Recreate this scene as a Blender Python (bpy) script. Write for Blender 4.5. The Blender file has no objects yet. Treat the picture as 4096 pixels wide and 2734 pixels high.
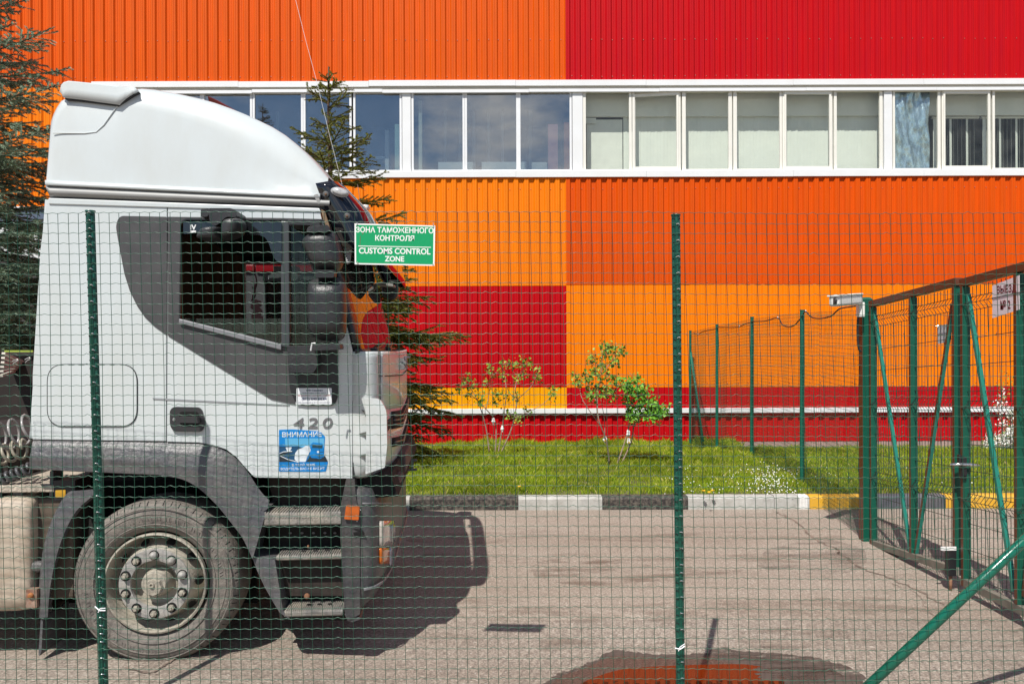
import bpy, math, random
import numpy as np
from mathutils import Vector, Matrix
from mathutils.geometry import tessellate_polygon
R = math.radians
rng = random.Random(7)
nrg = np.random.default_rng(7)
scene = bpy.context.scene
COL = scene.collection

# ------------------------------------------------------------------ camera, sky, sun, exposure
F, CX, CY, HY, ROLL, CH = 3186.0, 2048.0, 1367.0, 1380.0, 0.0035, 1.91
cam = bpy.data.cameras.new('camera')
cam.sensor_width = 36.0
cam.lens = 36.0 * F / 4096.0
cam.shift_y = (HY - CY) / 4096.0
cam.clip_end = 800
cam.clip_start = 0.05
cam_ob = bpy.data.objects.new('camera', cam)
COL.objects.link(cam_ob)
cam_ob.location = (0, 0, CH)
cam_ob.rotation_euler = (R(90), ROLL, 0)
scene.camera = cam_ob

SUNX, SUNY = 0.24, 0.655                # metres a shadow runs right / away per metre of height
sun_dir = Vector((-SUNX, -SUNY, 1)).normalized()
sun = bpy.data.lights.new('sun', 'SUN')
sun.energy = 5.0
sun.angle = R(0.5)
sun.color = (1.0, 0.962, 0.895)
sun_ob = bpy.data.objects.new('sun', sun)
COL.objects.link(sun_ob)
sun_ob.location = (-4, -12, 20)
sun_ob.rotation_euler = sun_dir.to_track_quat('Z', 'Y').to_euler()

world = bpy.data.worlds.new('World')
scene.world = world
world.use_nodes = True
wn, wl = world.node_tree.nodes, world.node_tree.links
wn.clear()
sky = wn.new('ShaderNodeTexSky')
sky.sky_type = 'NISHITA'
sky.sun_disc = False
sky.sun_elevation = math.asin(sun_dir.z)
sky.sun_rotation = math.atan2(sun_dir.x, sun_dir.y)
sky.air_density = 1.0
sky.dust_density = 0.25
sky.ozone_density = 4.0
wtc = wn.new('ShaderNodeTexCoord')
wmap = wn.new('ShaderNodeMapping')
wmap.inputs['Scale'].default_value = (1.3, 1.3, 3.2)
wno = wn.new('ShaderNodeTexNoise')
wno.inputs['Scale'].default_value = 2.6
wno.inputs['Detail'].default_value = 7
wno.inputs['Roughness'].default_value = 0.58
wra = wn.new('ShaderNodeValToRGB')
wra.color_ramp.elements[0].position = 0.51
wra.color_ramp.elements[1].position = 0.64
wmx = wn.new('ShaderNodeMixRGB')
wmx.inputs['Color2'].default_value = (10.5, 10.5, 10.8, 1)
wbg = wn.new('ShaderNodeBackground')
wbg.inputs['Strength'].default_value = 0.080
wout = wn.new('ShaderNodeOutputWorld')
wl.new(wtc.outputs['Generated'], wmap.inputs['Vector'])
wl.new(wmap.outputs['Vector'], wno.inputs['Vector'])
wl.new(wno.outputs['Fac'], wra.inputs['Fac'])
wl.new(wra.outputs['Color'], wmx.inputs['Fac'])
wl.new(sky.outputs['Color'], wmx.inputs['Color1'])
wl.new(wmx.outputs['Color'], wbg.inputs['Color'])
wl.new(wbg.outputs['Background'], wout.inputs['Surface'])

vs = scene.view_settings
vs.view_transform = 'Standard'
vs.look = 'None'
vs.gamma = 1.0
vs.use_curve_mapping = False
vs.exposure = 0.12

# ------------------------------------------------------------------ placing things from measured points
def level(px, py):
    return px - ROLL * (py - CY), py + ROLL * (px - CX)
def at(px, py, Y):
    x, y = level(px, py)
    return Vector(((x - CX) * Y / F, Y, CH + (HY - y) * Y / F))
def ground(px, py, z=0.0):
    x, y = level(px, py)
    Y = (CH - z) * F / (y - HY)
    return Vector(((x - CX) * Y / F, Y, z))
def lerp(a, b, t):
    return a + (b - a) * t
def sstep(a, b, x):
    t = min(1, max(0, (x - a) / (b - a)))
    return t * t * (3 - 2 * t)

# ------------------------------------------------------------------ materials
MATS = {}
def mat(name, col, rough=0.6, metal=0.0, spec=0.5, var=0.0, vscale=6.0, bump=0.0, bscale=60.0, dirt=None, dirt_amt=0.0, dirt_scale=2.5,
        coat=0.0, trans=False, stretch=None, speck=0.0):
    if name in MATS:
        return MATS[name]
    m = bpy.data.materials.new(name)
    m.use_nodes = True
    n, l = m.node_tree.nodes, m.node_tree.links
    b = n['Principled BSDF']
    b.inputs['Base Color'].default_value = (*col, 1)
    b.inputs['Roughness'].default_value = rough
    b.inputs['Metallic'].default_value = metal
    b.inputs['Specular IOR Level'].default_value = spec
    b.inputs['Coat Weight'].default_value = coat
    b.inputs['Coat Roughness'].default_value = 0.06
    tc = n.new('ShaderNodeTexCoord')
    src = tc.outputs['Object']
    if stretch:
        mp = n.new('ShaderNodeMapping')
        mp.inputs['Scale'].default_value = stretch
        l.new(src, mp.inputs['Vector'])
        src = mp.outputs['Vector']
    cur = None
    if var > 0:
        no = n.new('ShaderNodeTexNoise')
        no.inputs['Scale'].default_value = vscale
        no.inputs['Detail'].default_value = 6
        no.inputs['Roughness'].default_value = 0.6
        l.new(src, no.inputs['Vector'])
        mr = n.new('ShaderNodeMapRange')
        mr.inputs['From Min'].default_value = 0.3
        mr.inputs['From Max'].default_value = 0.7
        mr.inputs['To Min'].default_value = 1 - var
        mr.inputs['To Max'].default_value = 1 + var
        l.new(no.outputs['Fac'], mr.inputs['Value'])
        mx = n.new('ShaderNodeVectorMath')
        mx.operation = 'SCALE'
        mx.inputs[0].default_value = col
        l.new(mr.outputs['Result'], mx.inputs['Scale'])
        cur = mx.outputs['Vector']
    if dirt is not None:
        no2 = n.new('ShaderNodeTexNoise')
        no2.inputs['Scale'].default_value = dirt_scale
        no2.inputs['Detail'].default_value = 8
        no2.inputs['Roughness'].default_value = 0.68
        l.new(src, no2.inputs['Vector'])
        rp = n.new('ShaderNodeValToRGB')
        rp.color_ramp.elements[0].position = 0.42
        rp.color_ramp.elements[1].position = 0.68
        l.new(no2.outputs['Fac'], rp.inputs['Fac'])
        mu = n.new('ShaderNodeMath')
        mu.operation = 'MULTIPLY'
        mu.inputs[1].default_value = dirt_amt
        l.new(rp.outputs['Color'], mu.inputs[0])
        mx2 = n.new('ShaderNodeMixRGB')
        mx2.inputs['Color1'].default_value = (*col, 1)
        mx2.inputs['Color2'].default_value = (*dirt, 1)
        if cur is not None:
            l.new(cur, mx2.inputs['Color1'])
        l.new(mu.outputs[0], mx2.inputs['Fac'])
        cur = mx2.outputs['Color']
    if speck > 0:
        no3 = n.new('ShaderNodeTexVoronoi')
        no3.inputs['Scale'].default_value = 110
        l.new(src, no3.inputs['Vector'])
        mr3 = n.new('ShaderNodeMapRange')
        mr3.inputs['To Min'].default_value = 1 - speck
        mr3.inputs['To Max'].default_value = 1 + speck
        l.new(no3.outputs['Color'], mr3.inputs['Value'])
        mx3 = n.new('ShaderNodeVectorMath')
        mx3.operation = 'SCALE'
        if cur is not None:
            l.new(cur, mx3.inputs[0])
        else:
            mx3.inputs[0].default_value = col
        l.new(mr3.outputs['Result'], mx3.inputs['Scale'])
        cur = mx3.outputs['Vector']
    if cur is not None:
        l.new(cur, b.inputs['Base Color'])
    if bump > 0:
        bn = n.new('ShaderNodeTexNoise')
        bn.inputs['Scale'].default_value = bscale
        bn.inputs['Detail'].default_value = 5
        l.new(src, bn.inputs['Vector'])
        bp = n.new('ShaderNodeBump')
        bp.inputs['Strength'].default_value = bump
        bp.inputs['Distance'].default_value = 0.01
        l.new(bn.outputs['Fac'], bp.inputs['Height'])
        l.new(bp.outputs['Normal'], b.inputs['Normal'])
    MATS[name] = m
    return m

def glass_mat(name, tint=(0.85, 0.9, 0.9), refl=0.12, dust=0.0, dust_col=(0.5, 0.5, 0.48), rough=0.02):
    """a thin pane: mostly lets light through, mirrors a little, a film of dust on it"""
    if name in MATS:
        return MATS[name]
    m = bpy.data.materials.new(name)
    m.use_nodes = True
    n, l = m.node_tree.nodes, m.node_tree.links
    n.clear()
    out = n.new('ShaderNodeOutputMaterial')
    tr = n.new('ShaderNodeBsdfTransparent')
    tr.inputs['Color'].default_value = (*tint, 1)
    gl = n.new('ShaderNodeBsdfGlossy')
    gl.inputs['Roughness'].default_value = rough
    lw = n.new('ShaderNodeLayerWeight')
    lw.inputs['Blend'].default_value = 0.5
    pw = n.new('ShaderNodeMath')
    pw.operation = 'POWER'
    pw.inputs[1].default_value = 4.0
    l.new(lw.outputs['Facing'], pw.inputs[0])
    ad = n.new('ShaderNodeMath')
    ad.operation = 'MULTIPLY_ADD'
    ad.inputs[1].default_value = 0.75
    ad.inputs[2].default_value = refl
    ad.use_clamp = True
    l.new(pw.outputs[0], ad.inputs[0])
    mx = n.new('ShaderNodeMixShader')
    l.new(ad.outputs[0], mx.inputs['Fac'])
    l.new(tr.outputs[0], mx.inputs[1])
    l.new(gl.outputs[0], mx.inputs[2])
    last = mx.outputs[0]
    if dust > 0:
        di = n.new('ShaderNodeBsdfDiffuse')
        di.inputs['Color'].default_value = (*dust_col, 1)
        tc = n.new('ShaderNodeTexCoord')
        no = n.new('ShaderNodeTexNoise')
        no.inputs['Scale'].default_value = 3.0
        no.inputs['Detail'].default_value = 8
        l.new(tc.outputs['Object'], no.inputs['Vector'])
        mr = n.new('ShaderNodeMapRange')
        mr.inputs['From Min'].default_value = 0.35
        mr.inputs['From Max'].default_value = 0.75
        mr.inputs['To Min'].default_value = dust * 0.4
        mr.inputs['To Max'].default_value = dust * 1.8
        l.new(no.outputs['Fac'], mr.inputs['Value'])
        m2 = n.new('ShaderNodeMixShader')
        l.new(mr.outputs['Result'], m2.inputs['Fac'])
        l.new(last, m2.inputs[1])
        l.new(di.outputs[0], m2.inputs[2])
        last = m2.outputs[0]
    l.new(last, out.inputs['Surface'])
    MATS[name] = m
    return m

# ------------------------------------------------------------------ object helpers
def tag(o, label=None, cat=None, group=None, kind=None):
    if label: o['label'] = label
    if cat: o['category'] = cat
    if group: o['group'] = group
    if kind: o['kind'] = kind
    return o
def thing(name, loc, label, cat, group=None, rz=0.0):
    o = bpy.data.objects.new(name, None)
    o.empty_display_size = 0.2
    COL.objects.link(o)
    o.location = loc
    o.rotation_euler = (0, 0, rz)
    return tag(o, label, cat, group)
def link(name, me, parent=None):
    o = bpy.data.objects.new(name, me)
    COL.objects.link(o)
    if parent is not None:
        o.parent = parent
    return o
def sub(o, p):
    """hang o under p where both were made in the same frame"""
    o.parent = p
    return o

class MB:
    def __init__(s):
        s.v, s.f, s.m = [], [], []
    def add(s, vs_, fs_, mi=0):
        k = len(s.v)
        s.v.extend([tuple(v) for v in vs_])
        s.f.extend([tuple(i + k for i in f) for f in fs_])
        s.m.extend([mi] * len(fs_))
        return s
    def box(s, lo, hi, mi=0):
        (a, b, c), (d, e, f) = lo, hi
        return s.add([(a, b, c), (d, b, c), (d, e, c), (a, e, c), (a, b, f), (d, b, f), (d, e, f), (a, e, f)],
                     [(0, 3, 2, 1), (4, 5, 6, 7), (0, 1, 5, 4), (1, 2, 6, 5), (2, 3, 7, 6), (3, 0, 4, 7)], mi)
    def bar(s, p, q, w, h, mi=0, up=(0, 0, 1), mis=None):
        """square bar from p to q; w across, h along 'up'. mis: materials for (end, end, sideA, sideB, top, bottom)"""
        p, q = Vector(p), Vector(q)
        d = (q - p).normalized()
        u = Vector(up)
        sd = d.cross(u)
        if sd.length < 1e-4:
            sd = Vector((1, 0, 0))
        sd.normalize()
        u = sd.cross(d).normalized()
        sd = sd * (w / 2); u = u * (h / 2)
        V = [p - sd - u, p + sd - u, p + sd + u, p - sd + u, q - sd - u, q + sd - u, q + sd + u, q - sd + u]
        Fs = [(0, 1, 2, 3), (7, 6, 5, 4), (1, 5, 6, 2), (0, 3, 7, 4), (3, 2, 6, 7), (0, 4, 5, 1)]
        k = len(s.v)
        s.v.extend([tuple(v) for v in V])
        for i, f in enumerate(Fs):
            s.f.append(tuple(j + k for j in f))
            s.m.append(mi if mis is None else mis[i])
        return s
    def tube(s, pts, r, n=8, mi=0, caps=True, rs=None):
        pts = [Vector(p) for p in pts]
        k = len(s.v)
        prev = None
        for i, p in enumerate(pts):
            a = pts[max(0, i - 1)]; b = pts[min(len(pts) - 1, i + 1)]
            d = (b - a)
            if d.length < 1e-9: d = Vector((0, 0, 1))
            d.normalize()
            if prev is None:
                ref = Vector((0, 0, 1)) if abs(d.z) < 0.9 else Vector((1, 0, 0))
                x = d.cross(ref).normalized()
            else:
                x = (prev - d * prev.dot(d))
                x = x.normalized() if x.length > 1e-6 else d.orthogonal().normalized()
            prev = x
            y = d.cross(x)
            rr = rs[i] if rs else r
            for j in range(n):
                t = 2 * math.pi * j / n
                s.v.append(tuple(p + x * (math.cos(t) * rr) + y * (math.sin(t) * rr)))
        for i in range(len(pts) - 1):
            for j in range(n):
                a = k + i * n + j; b = k + i * n + (j + 1) % n
                s.f.append((a, b, b + n, a + n)); s.m.append(mi)
        if caps:
            s.f.append(tuple(k + j for j in range(n))[::-1]); s.m.append(mi)
            e = k + (len(pts) - 1) * n
            s.f.append(tuple(e + j for j in range(n))); s.m.append(mi)
        return s
    def prism(s, poly, y0, y1, holes=(), mi=0, side_mi=None):
        """poly in x,z extruded along y from y0 (front) to y1; holes likewise"""
        loops = [list(poly)] + [list(h) for h in holes]
        tri = tessellate_polygon([[Vector((p[0], p[1], 0)) for p in lp] for lp in loops])
        flat = [p for lp in loops for p in lp]
        N = len(flat)
        k = len(s.v)
        s.v.extend([(p[0], y0, p[1]) for p in flat])
        s.v.extend([(p[0], y1, p[1]) for p in flat])
        for t in tri:
            a, b, c = [flat[i] for i in t]
            cr = (b[0] - a[0]) * (c[1] - a[1]) - (b[1] - a[1]) * (c[0] - a[0])
            t = tuple(t) if cr > 0 else tuple(t)[::-1]      # front faces look to -y
            s.f.append(tuple(k + i for i in t)); s.m.append(mi)
            s.f.append(tuple(k + N + i for i in t[::-1])); s.m.append(mi)
        off = 0
        for li, lp in enumerate(loops):
            area = sum(lp[i][0] * lp[(i + 1) % len(lp)][1] - lp[(i + 1) % len(lp)][0] * lp[i][1] for i in range(len(lp)))
            ccw = area > 0
            for i in range(len(lp)):
                a = k + off + i; b = k + off + (i + 1) % len(lp)
                f = (a, a + N, b + N, b)
                if (not ccw) ^ (li > 0): f = f[::-1]
                s.f.append(f); s.m.append(mi if side_mi is None else side_mi)
            off += len(lp)
        return s
    def grid(s, rows, mi=0, closed=False):
        k = len(s.v)
        w = len(rows[0])
        for r_ in rows:
            s.v.extend([tuple(p) for p in r_])
        for i in range(len(rows) - 1):
            for j in range(w - 1 + (1 if closed else 0)):
                a = k + i * w + j; b = k + i * w + (j + 1) % w
                s.f.append((a, b, b + w, a + w)); s.m.append(mi)
        return s
    def lathe(s, prof, c, axis='y', n=48, mi=0, sx=1.0):
        """prof: (radius, along) pairs, turned about the axis through c"""
        rows = []
        for r_, a in prof:
            row = []
            for j in range(n):
                t = 2 * math.pi * j / n
                if axis == 'y': row.append((c[0] + math.cos(t) * r_, c[1] + a, c[2] + math.sin(t) * r_))
                elif axis == 'z': row.append((c[0] + math.cos(t) * r_, c[1] + math.sin(t) * r_, c[2] + a))
                else: row.append((c[0] + a, c[1] + math.cos(t) * r_, c[2] + math.sin(t) * r_))
            rows.append(row)
        return s.grid(rows, mi, closed=True)
    def build(s, name, mats, parent=None, smooth=False, bevel=0.0, seg=2, solid=0.0, off=0.0, auto=None, subsurf=0):
        me = bpy.data.meshes.new(name)
        me.from_pydata(s.v, [], s.f)
        if not isinstance(mats, (list, tuple)): mats = [mats]
        for m in mats: me.materials.append(m)
        if len(mats) > 1:
            me.polygons.foreach_set('material_index', s.m)
        if smooth or auto is not None:
            me.polygons.foreach_set('use_smooth', [True] * len(me.polygons))
            if auto is not None:
                try: me.set_sharp_from_angle(angle=R(auto))
                except Exception: pass
        me.update()
        o = link(name, me, parent)
        if solid:
            md = o.modifiers.new('thickness', 'SOLIDIFY'); md.thickness = solid; md.offset = off
        if bevel:
            md = o.modifiers.new('edge', 'BEVEL'); md.width = bevel; md.segments = seg; md.limit_method = 'ANGLE'; md.angle_limit = R(35)
        if subsurf:
            md = o.modifiers.new('round', 'SUBSURF'); md.levels = subsurf; md.render_levels = subsurf
        return o

def mesh_np(name, V, Fq, m, parent=None, smooth=False, k=4, midx=None):
    me = bpy.data.meshes.new(name)
    V = np.asarray(V, dtype=np.float32).reshape(-1, 3)
    Fq = np.asarray(Fq, dtype=np.int32).reshape(-1, k)
    me.vertices.add(len(V)); me.vertices.foreach_set('co', V.ravel())
    me.loops.add(Fq.size); me.loops.foreach_set('vertex_index', Fq.ravel())
    me.polygons.add(len(Fq))
    me.polygons.foreach_set('loop_start', np.arange(0, Fq.size, k, dtype=np.int32))
    if smooth: me.polygons.foreach_set('use_smooth', np.ones(len(Fq), dtype=bool))
    for x in (m if isinstance(m, (list, tuple)) else [m]): me.materials.append(x)
    if midx is not None: me.polygons.foreach_set('material_index', np.asarray(midx, dtype=np.int32))
    me.update(); me.validate()
    return link(name, me, parent)

def np_tubes(P, r, n=4):
    """P: (K, M, 3) paths -> verts, quads. cross-section spans the two axes least along the path"""
    P = np.asarray(P, dtype=np.float64)
    K, M, _ = P.shape
    d = np.gradient(P, axis=1)
    d /= np.linalg.norm(d, axis=2, keepdims=True) + 1e-12
    ref = np.where(np.abs(d[..., 2:3]) < 0.8, np.array([0, 0, 1.0]), np.array([1.0, 0, 0]))
    x = np.cross(d, ref); x /= np.linalg.norm(x, axis=2, keepdims=True) + 1e-12
    y = np.cross(d, x)
    t = 2 * np.pi * (np.arange(n) + 0.5) / n
    rr = r if np.isscalar(r) else np.asarray(r)[..., None, None]
    V = P[:, :, None, :] + rr * (x[:, :, None, :] * np.cos(t)[None, None, :, None] + y[:, :, None, :] * np.sin(t)[None, None, :, None])
    idx = np.arange(K * M * n).reshape(K, M, n)
    a = idx[:, :-1, :]; b = np.roll(idx, -1, axis=2)[:, :-1, :]
    c = np.roll(idx, -1, axis=2)[:, 1:, :]; e = idx[:, 1:, :]
    return V.reshape(-1, 3), np.stack([a, b, c, e], axis=-1).reshape(-1, 4)

def rnd(pts, r, n=5):
    """round the corners of a closed polygon"""
    out = []
    N = len(pts)
    for i in range(N):
        p = Vector(pts[i][:2]); a = Vector(pts[i - 1][:2]); b = Vector(pts[(i + 1) % N][:2])
        ri = pts[i][2] if len(pts[i]) > 2 else r
        da, db = (a - p), (b - p)
        la, lb = da.length, db.length
        t = min(ri, la * 0.48, lb * 0.48)
        if t < 1e-6:
            out.append((p.x, p.y)); continue
        pa = p + da / la * t; pb = p + db / lb * t
        for k in range(n + 1):
            u = k / n
            q = pa * (1 - u) ** 2 + p * 2 * u * (1 - u) + pb * u * u
            out.append((q.x, q.y))
    return out
def spline(pts, n=6):
    """Catmull-Rom through open points"""
    P = [Vector(p) for p in pts]
    out = []
    for i in range(len(P) - 1):
        p0 = P[max(0, i - 1)]; p1 = P[i]; p2 = P[i + 1]; p3 = P[min(len(P) - 1, i + 2)]
        for k in range(n):
            t = k / n
            out.append(0.5 * ((2 * p1) + (p2 - p0) * t + (2 * p0 - 5 * p1 + 4 * p2 - p3) * t * t + (3 * p1 - p0 - 3 * p2 + p3) * t ** 3))
    out.append(P[-1])
    return out
def interp(tab, x):
    if x <= tab[0][0]: return tab[0][1]
    for (a, va), (b, vb) in zip(tab, tab[1:]):
        if x <= b: return va + (vb - va) * (x - a) / (b - a)
    return tab[-1][1]

def text(name, body, m, parent, loc, w, h, rot=(R(90), 0, 0), ext=0.0006, bold=0.0, mirror=False, shear=0.0, space=1.0):
    """lettering as thin solid letters, w x h overall, loc = its centre"""
    cu = bpy.data.curves.new(name, 'FONT')
    cu.body = body
    cu.align_x = 'CENTER'; cu.align_y = 'CENTER'
    cu.extrude = ext
    cu.offset = bold
    cu.shear = shear
    cu.space_character = space
    cu.resolution_u = 4
    cu.materials.append(m)
    o = link(name, cu, None)
    bpy.context.view_layer.update()
    d = o.dimensions
    cu.extrude = ext / max(1e-6, h / max(d.y, 1e-6))
    sx, sy = w / max(d.x, 1e-6), h / max(d.y, 1e-6)
    o.scale = (-sx if mirror else sx, sy, sy)
    bb = [Vector(c) for c in o.bound_box]
    cxm = (min(b.x for b in bb) + max(b.x for b in bb)) / 2; cym = (min(b.y for b in bb) + max(b.y for b in bb)) / 2
    from mathutils import Euler
    M = Euler(rot).to_matrix()
    offv = M @ Vector((cxm * o.scale.x, cym * sy, 0))
    dg = bpy.context.evaluated_depsgraph_get()
    me = bpy.data.meshes.new_from_object(o.evaluated_get(dg))
    me.name = name
    sc_ = o.scale.copy()
    bpy.data.objects.remove(o)
    bpy.data.curves.remove(cu)
    if not me.materials: me.materials.append(m)
    o = link(name, me, None)
    o.scale = sc_
    o.rotation_euler = rot
    o.location = Vector(loc) - offv
    if parent is not None: o.parent = parent
    return o
# ================================================================== THE SETTING
YW = 17.95                                   # the warehouse wall
SW = F / YW
def wx(px): return (px - CX) / SW
def wz(py): return CH + (HY - py) / SW
KY = 9.234                                   # face of the kerb

def road_z(x, y):
    dip = math.exp(-(((x - 0.95) / 1.3) ** 4) - (((y - 4.2) / 1.15) ** 4))
    return 0.09 * sstep(-0.7, -2.0, x) * sstep(8.6, 6.2, y) * sstep(-1.0, 2.0, y) - 0.085 * dip
def sstep_(a, b, x):
    t = np.clip((x - a) / (b - a), 0, 1); return t * t * (3 - 2 * t)
def lawn_z(y):
    return 0.145 - 0.46 * sstep_(12.4, 16.4, np.asarray(y, dtype=float))

def ground_mat(name, c1, c2, c3, sc=0.35, crack=False):
    m = bpy.data.materials.new(name); m.use_nodes = True
    n, l = m.node_tree.nodes, m.node_tree.links
    b = n['Principled BSDF']; b.inputs['Roughness'].default_value = 0.9
    b.inputs['Specular IOR Level'].default_value = 0.25
    g = n.new('ShaderNodeNewGeometry')
    def noise(s, d=6, r=0.6, vec=None):
        q = n.new('ShaderNodeTexNoise'); q.inputs['Scale'].default_value = s; q.inputs['Detail'].default_value = d; q.inputs['Roughness'].default_value = r
        l.new(vec or g.outputs['Position'], q.inputs['Vector']); return q.outputs['Fac']
    def ramp(src, p0, p1, v0=(0, 0, 0, 1), v1=(1, 1, 1, 1)):
        q = n.new('ShaderNodeValToRGB'); q.color_ramp.elements[0].position = p0; q.color_ramp.elements[1].position = p1
        q.color_ramp.elements[0].color = v0; q.color_ramp.elements[1].color = v1
        l.new(src, q.inputs['Fac']); return q.outputs['Color']
    def mix(f, a, bb, mode='MIX'):
        q = n.new('ShaderNodeMixRGB'); q.blend_type = mode
        if isinstance(f, (int, float)): q.inputs['Fac'].default_value = f
        else: l.new(f, q.inputs['Fac'])
        for s_, k in ((a, 'Color1'), (bb, 'Color2')):
            if isinstance(s_, tuple): q.inputs[k].default_value = (*s_, 1)
            else: l.new(s_, q.inputs[k])
        return q.outputs['Color']
    mp = n.new('ShaderNodeMapping'); mp.inputs['Scale'].default_value = (0.35, 1.3, 1)
    l.new(g.outputs['Position'], mp.inputs['Vector'])
    col = mix(ramp(noise(sc * 2.2, vec=mp.outputs['Vector']), 0.42, 0.66), c1, c2)
    col = mix(ramp(noise(2.3, 8, 0.7, vec=mp.outputs['Vector']), 0.55, 0.75), col, c3)
    col = mix(ramp(noise(26, 5, 0.7), 0.35, 0.75), mix(0.5, col, (0.05, 0.04, 0.035)), col)
    vo = n.new('ShaderNodeTexVoronoi'); vo.inputs['Scale'].default_value = 95
    l.new(g.outputs['Position'], vo.inputs['Vector'])
    st = ramp(vo.outputs['Color'], 0.80, 0.9)
    col = mix(st, col, mix(0.45, col, (0.75, 0.68, 0.6)))
    st2 = ramp(vo.outputs['Color'], 0.10, 0.03)
    col = mix(0.65, col, mix(ramp(noise(75, 3), 0.36, 0.62), (0.12, 0.09, 0.07), col))
    l.new(col, b.inputs['Base Color'])
    bp = n.new('ShaderNodeBump'); bp.inputs['Strength'].default_value = 0.5; bp.inputs['Distance'].default_value = 0.012
    l.new(mix(0.5, noise(120, 3), vo.outputs['Distance']), bp.inputs['Height'])
    l.new(bp.outputs['Normal'], b.inputs['Normal'])
    return m
road_mat = ground_mat('old asphalt', (0.56, 0.475, 0.395), (0.47, 0.385, 0.31), (0.30, 0.235, 0.185))
soil_mat = ground_mat('soil', (0.14, 0.16, 0.05), (0.11, 0.12, 0.035), (0.24, 0.18, 0.09), 1.0)
pave_mat = ground_mat('pale paving', (0.42, 0.35, 0.30), (0.36, 0.30, 0.26), (0.25, 0.2, 0.17))

def sheet(name, xs, ys, zf, m):
    V = [(x, y, zf(x, y)) for y in ys for x in xs]
    w = len(xs)
    Fq = [(j * w + i, j * w + i + 1, (j + 1) * w + i + 1, (j + 1) * w + i) for j in range(len(ys) - 1) for i in range(w - 1)]
    return mesh_np(name, V, Fq, m, smooth=True)
xs = sorted(set([-60, -30, -15, -10, 10, 15, 30, 60] + [round(-8 + 0.125 * i, 3) for i in range(129)]))
ys = sorted(set([-60, -30, -12, -6, -3] + [round(-2 + 0.125 * i, 3) for i in range(90)] + [9.3]))
tag(sheet('road', xs, ys, road_z, road_mat), kind='structure')
tag(sheet('yard_paving', [-60, -20, -1.72], [9.3, 10.2, 11.2], lambda x, y: -0.001, road_mat), kind='structure')
tag(sheet('ground', [-400, 400], [-400, 400], lambda x, y: -0.55, soil_mat), kind='structure')
lawn_xs = [-1.72, 0, 2, 4, 6, 8, 12, 20, 60]
lawn_ys = [9.37] + [9.5 + 0.25 * i for i in range(34)] + [18.0]
tag(sheet('lawn', lawn_xs, lawn_ys, lambda x, y: float(lawn_z(y)), soil_mat), kind='structure')
tag(sheet('rear_lawn', [-60, -10, -1.72], [11.35, 12, 13, 14, 15, 16, 17, 18], lambda x, y: float(lawn_z(y)), soil_mat), kind='structure')
tag(sheet('pavement', [5.0, 20, 40], [16.75, 17.4, 18.0], lambda x, y: -0.285, pave_mat), kind='structure')

# --- kerb stones
kerb = thing('kerb', (0, KY, 0), None, None); kerb['kind'] = 'structure'
del_ = None
kb = mat('kerb black paint', (0.022, 0.018, 0.018), 0.75, var=0.25, vscale=9, dirt=(0.42, 0.36, 0.28), dirt_amt=0.34, dirt_scale=22, bump=0.5)
kg = mat('kerb grey concrete', (0.46, 0.45, 0.42), 0.85, var=0.18, vscale=5, dirt=(0.24, 0.22, 0.18), dirt_amt=0.45, dirt_scale=7, bump=0.5)
kw = mat('kerb white paint', (0.74, 0.73, 0.70), 0.7, var=0.06, dirt=(0.4, 0.36, 0.3), dirt_amt=0.35, dirt_scale=8, bump=0.4)
ky = mat('kerb yellow paint', (0.72, 0.38, 0.02), 0.65, var=0.12, vscale=8, dirt=(0.28, 0.2, 0.1), dirt_amt=0.35, dirt_scale=9, bump=0.4)
kd = mat('kerb slate paint', (0.075, 0.08, 0.095), 0.7, var=0.15, dirt=(0.25, 0.22, 0.2), dirt_amt=0.25, bump=0.4)
stones = [(-1.72, -1.196, kg), (-1.19, 0.062, kb), (0.068, 1.04, kg), (1.047, 2.03, kb), (2.037, 3.03, kg), (3.038, 3.32, kg), (3.323, 3.44, kw),
          (3.447, 4.22, ky), (4.226, 5.02, kd), (5.026, 6.02, ky), (6.026, 7.02, kd), (7.026, 8.02, ky), (8.026, 9.02, kd)]
for a, b_, m in stones:
    q = MB(); w = b_ - a; j1, j2 = rng.uniform(-.003, .003), rng.uniform(-.003, .003)
    prof = [(0.0, -0.06), (0.0, 0.125 + j1), (0.012, 0.143 + j1), (0.03, 0.15 + j1), (0.15, 0.15 + j1), (0.15, -0.06)]
    n_ = 12
    rows = []
    for i in range(n_ + 1):
        t = i / n_
        rows.append([(t * w, y + rng.uniform(-.0025, .0025) + j2, z + rng.uniform(-.0025, .0025)) for y, z in prof])
    q.grid(rows)
    k0 = 0
    q.f.append(tuple(range(len(prof)))[::-1]); q.m.append(0)
    q.f.append(tuple(n_ * len(prof) + i for i in range(len(prof)))); q.m.append(0)
    o = q.build('kerb_stone', m, kerb); o.location = (a, 0, 0)
# the kerb that turns away behind the lorry
for k in range(2):
    q = MB().box((0, 0, -0.05), (0.15, 0.96, 0.15)); o = q.build('kerb_stone', kg, kerb, bevel=0.012); o.location = (-1.88, 0.0 + k * 0.98, 0)

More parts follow.
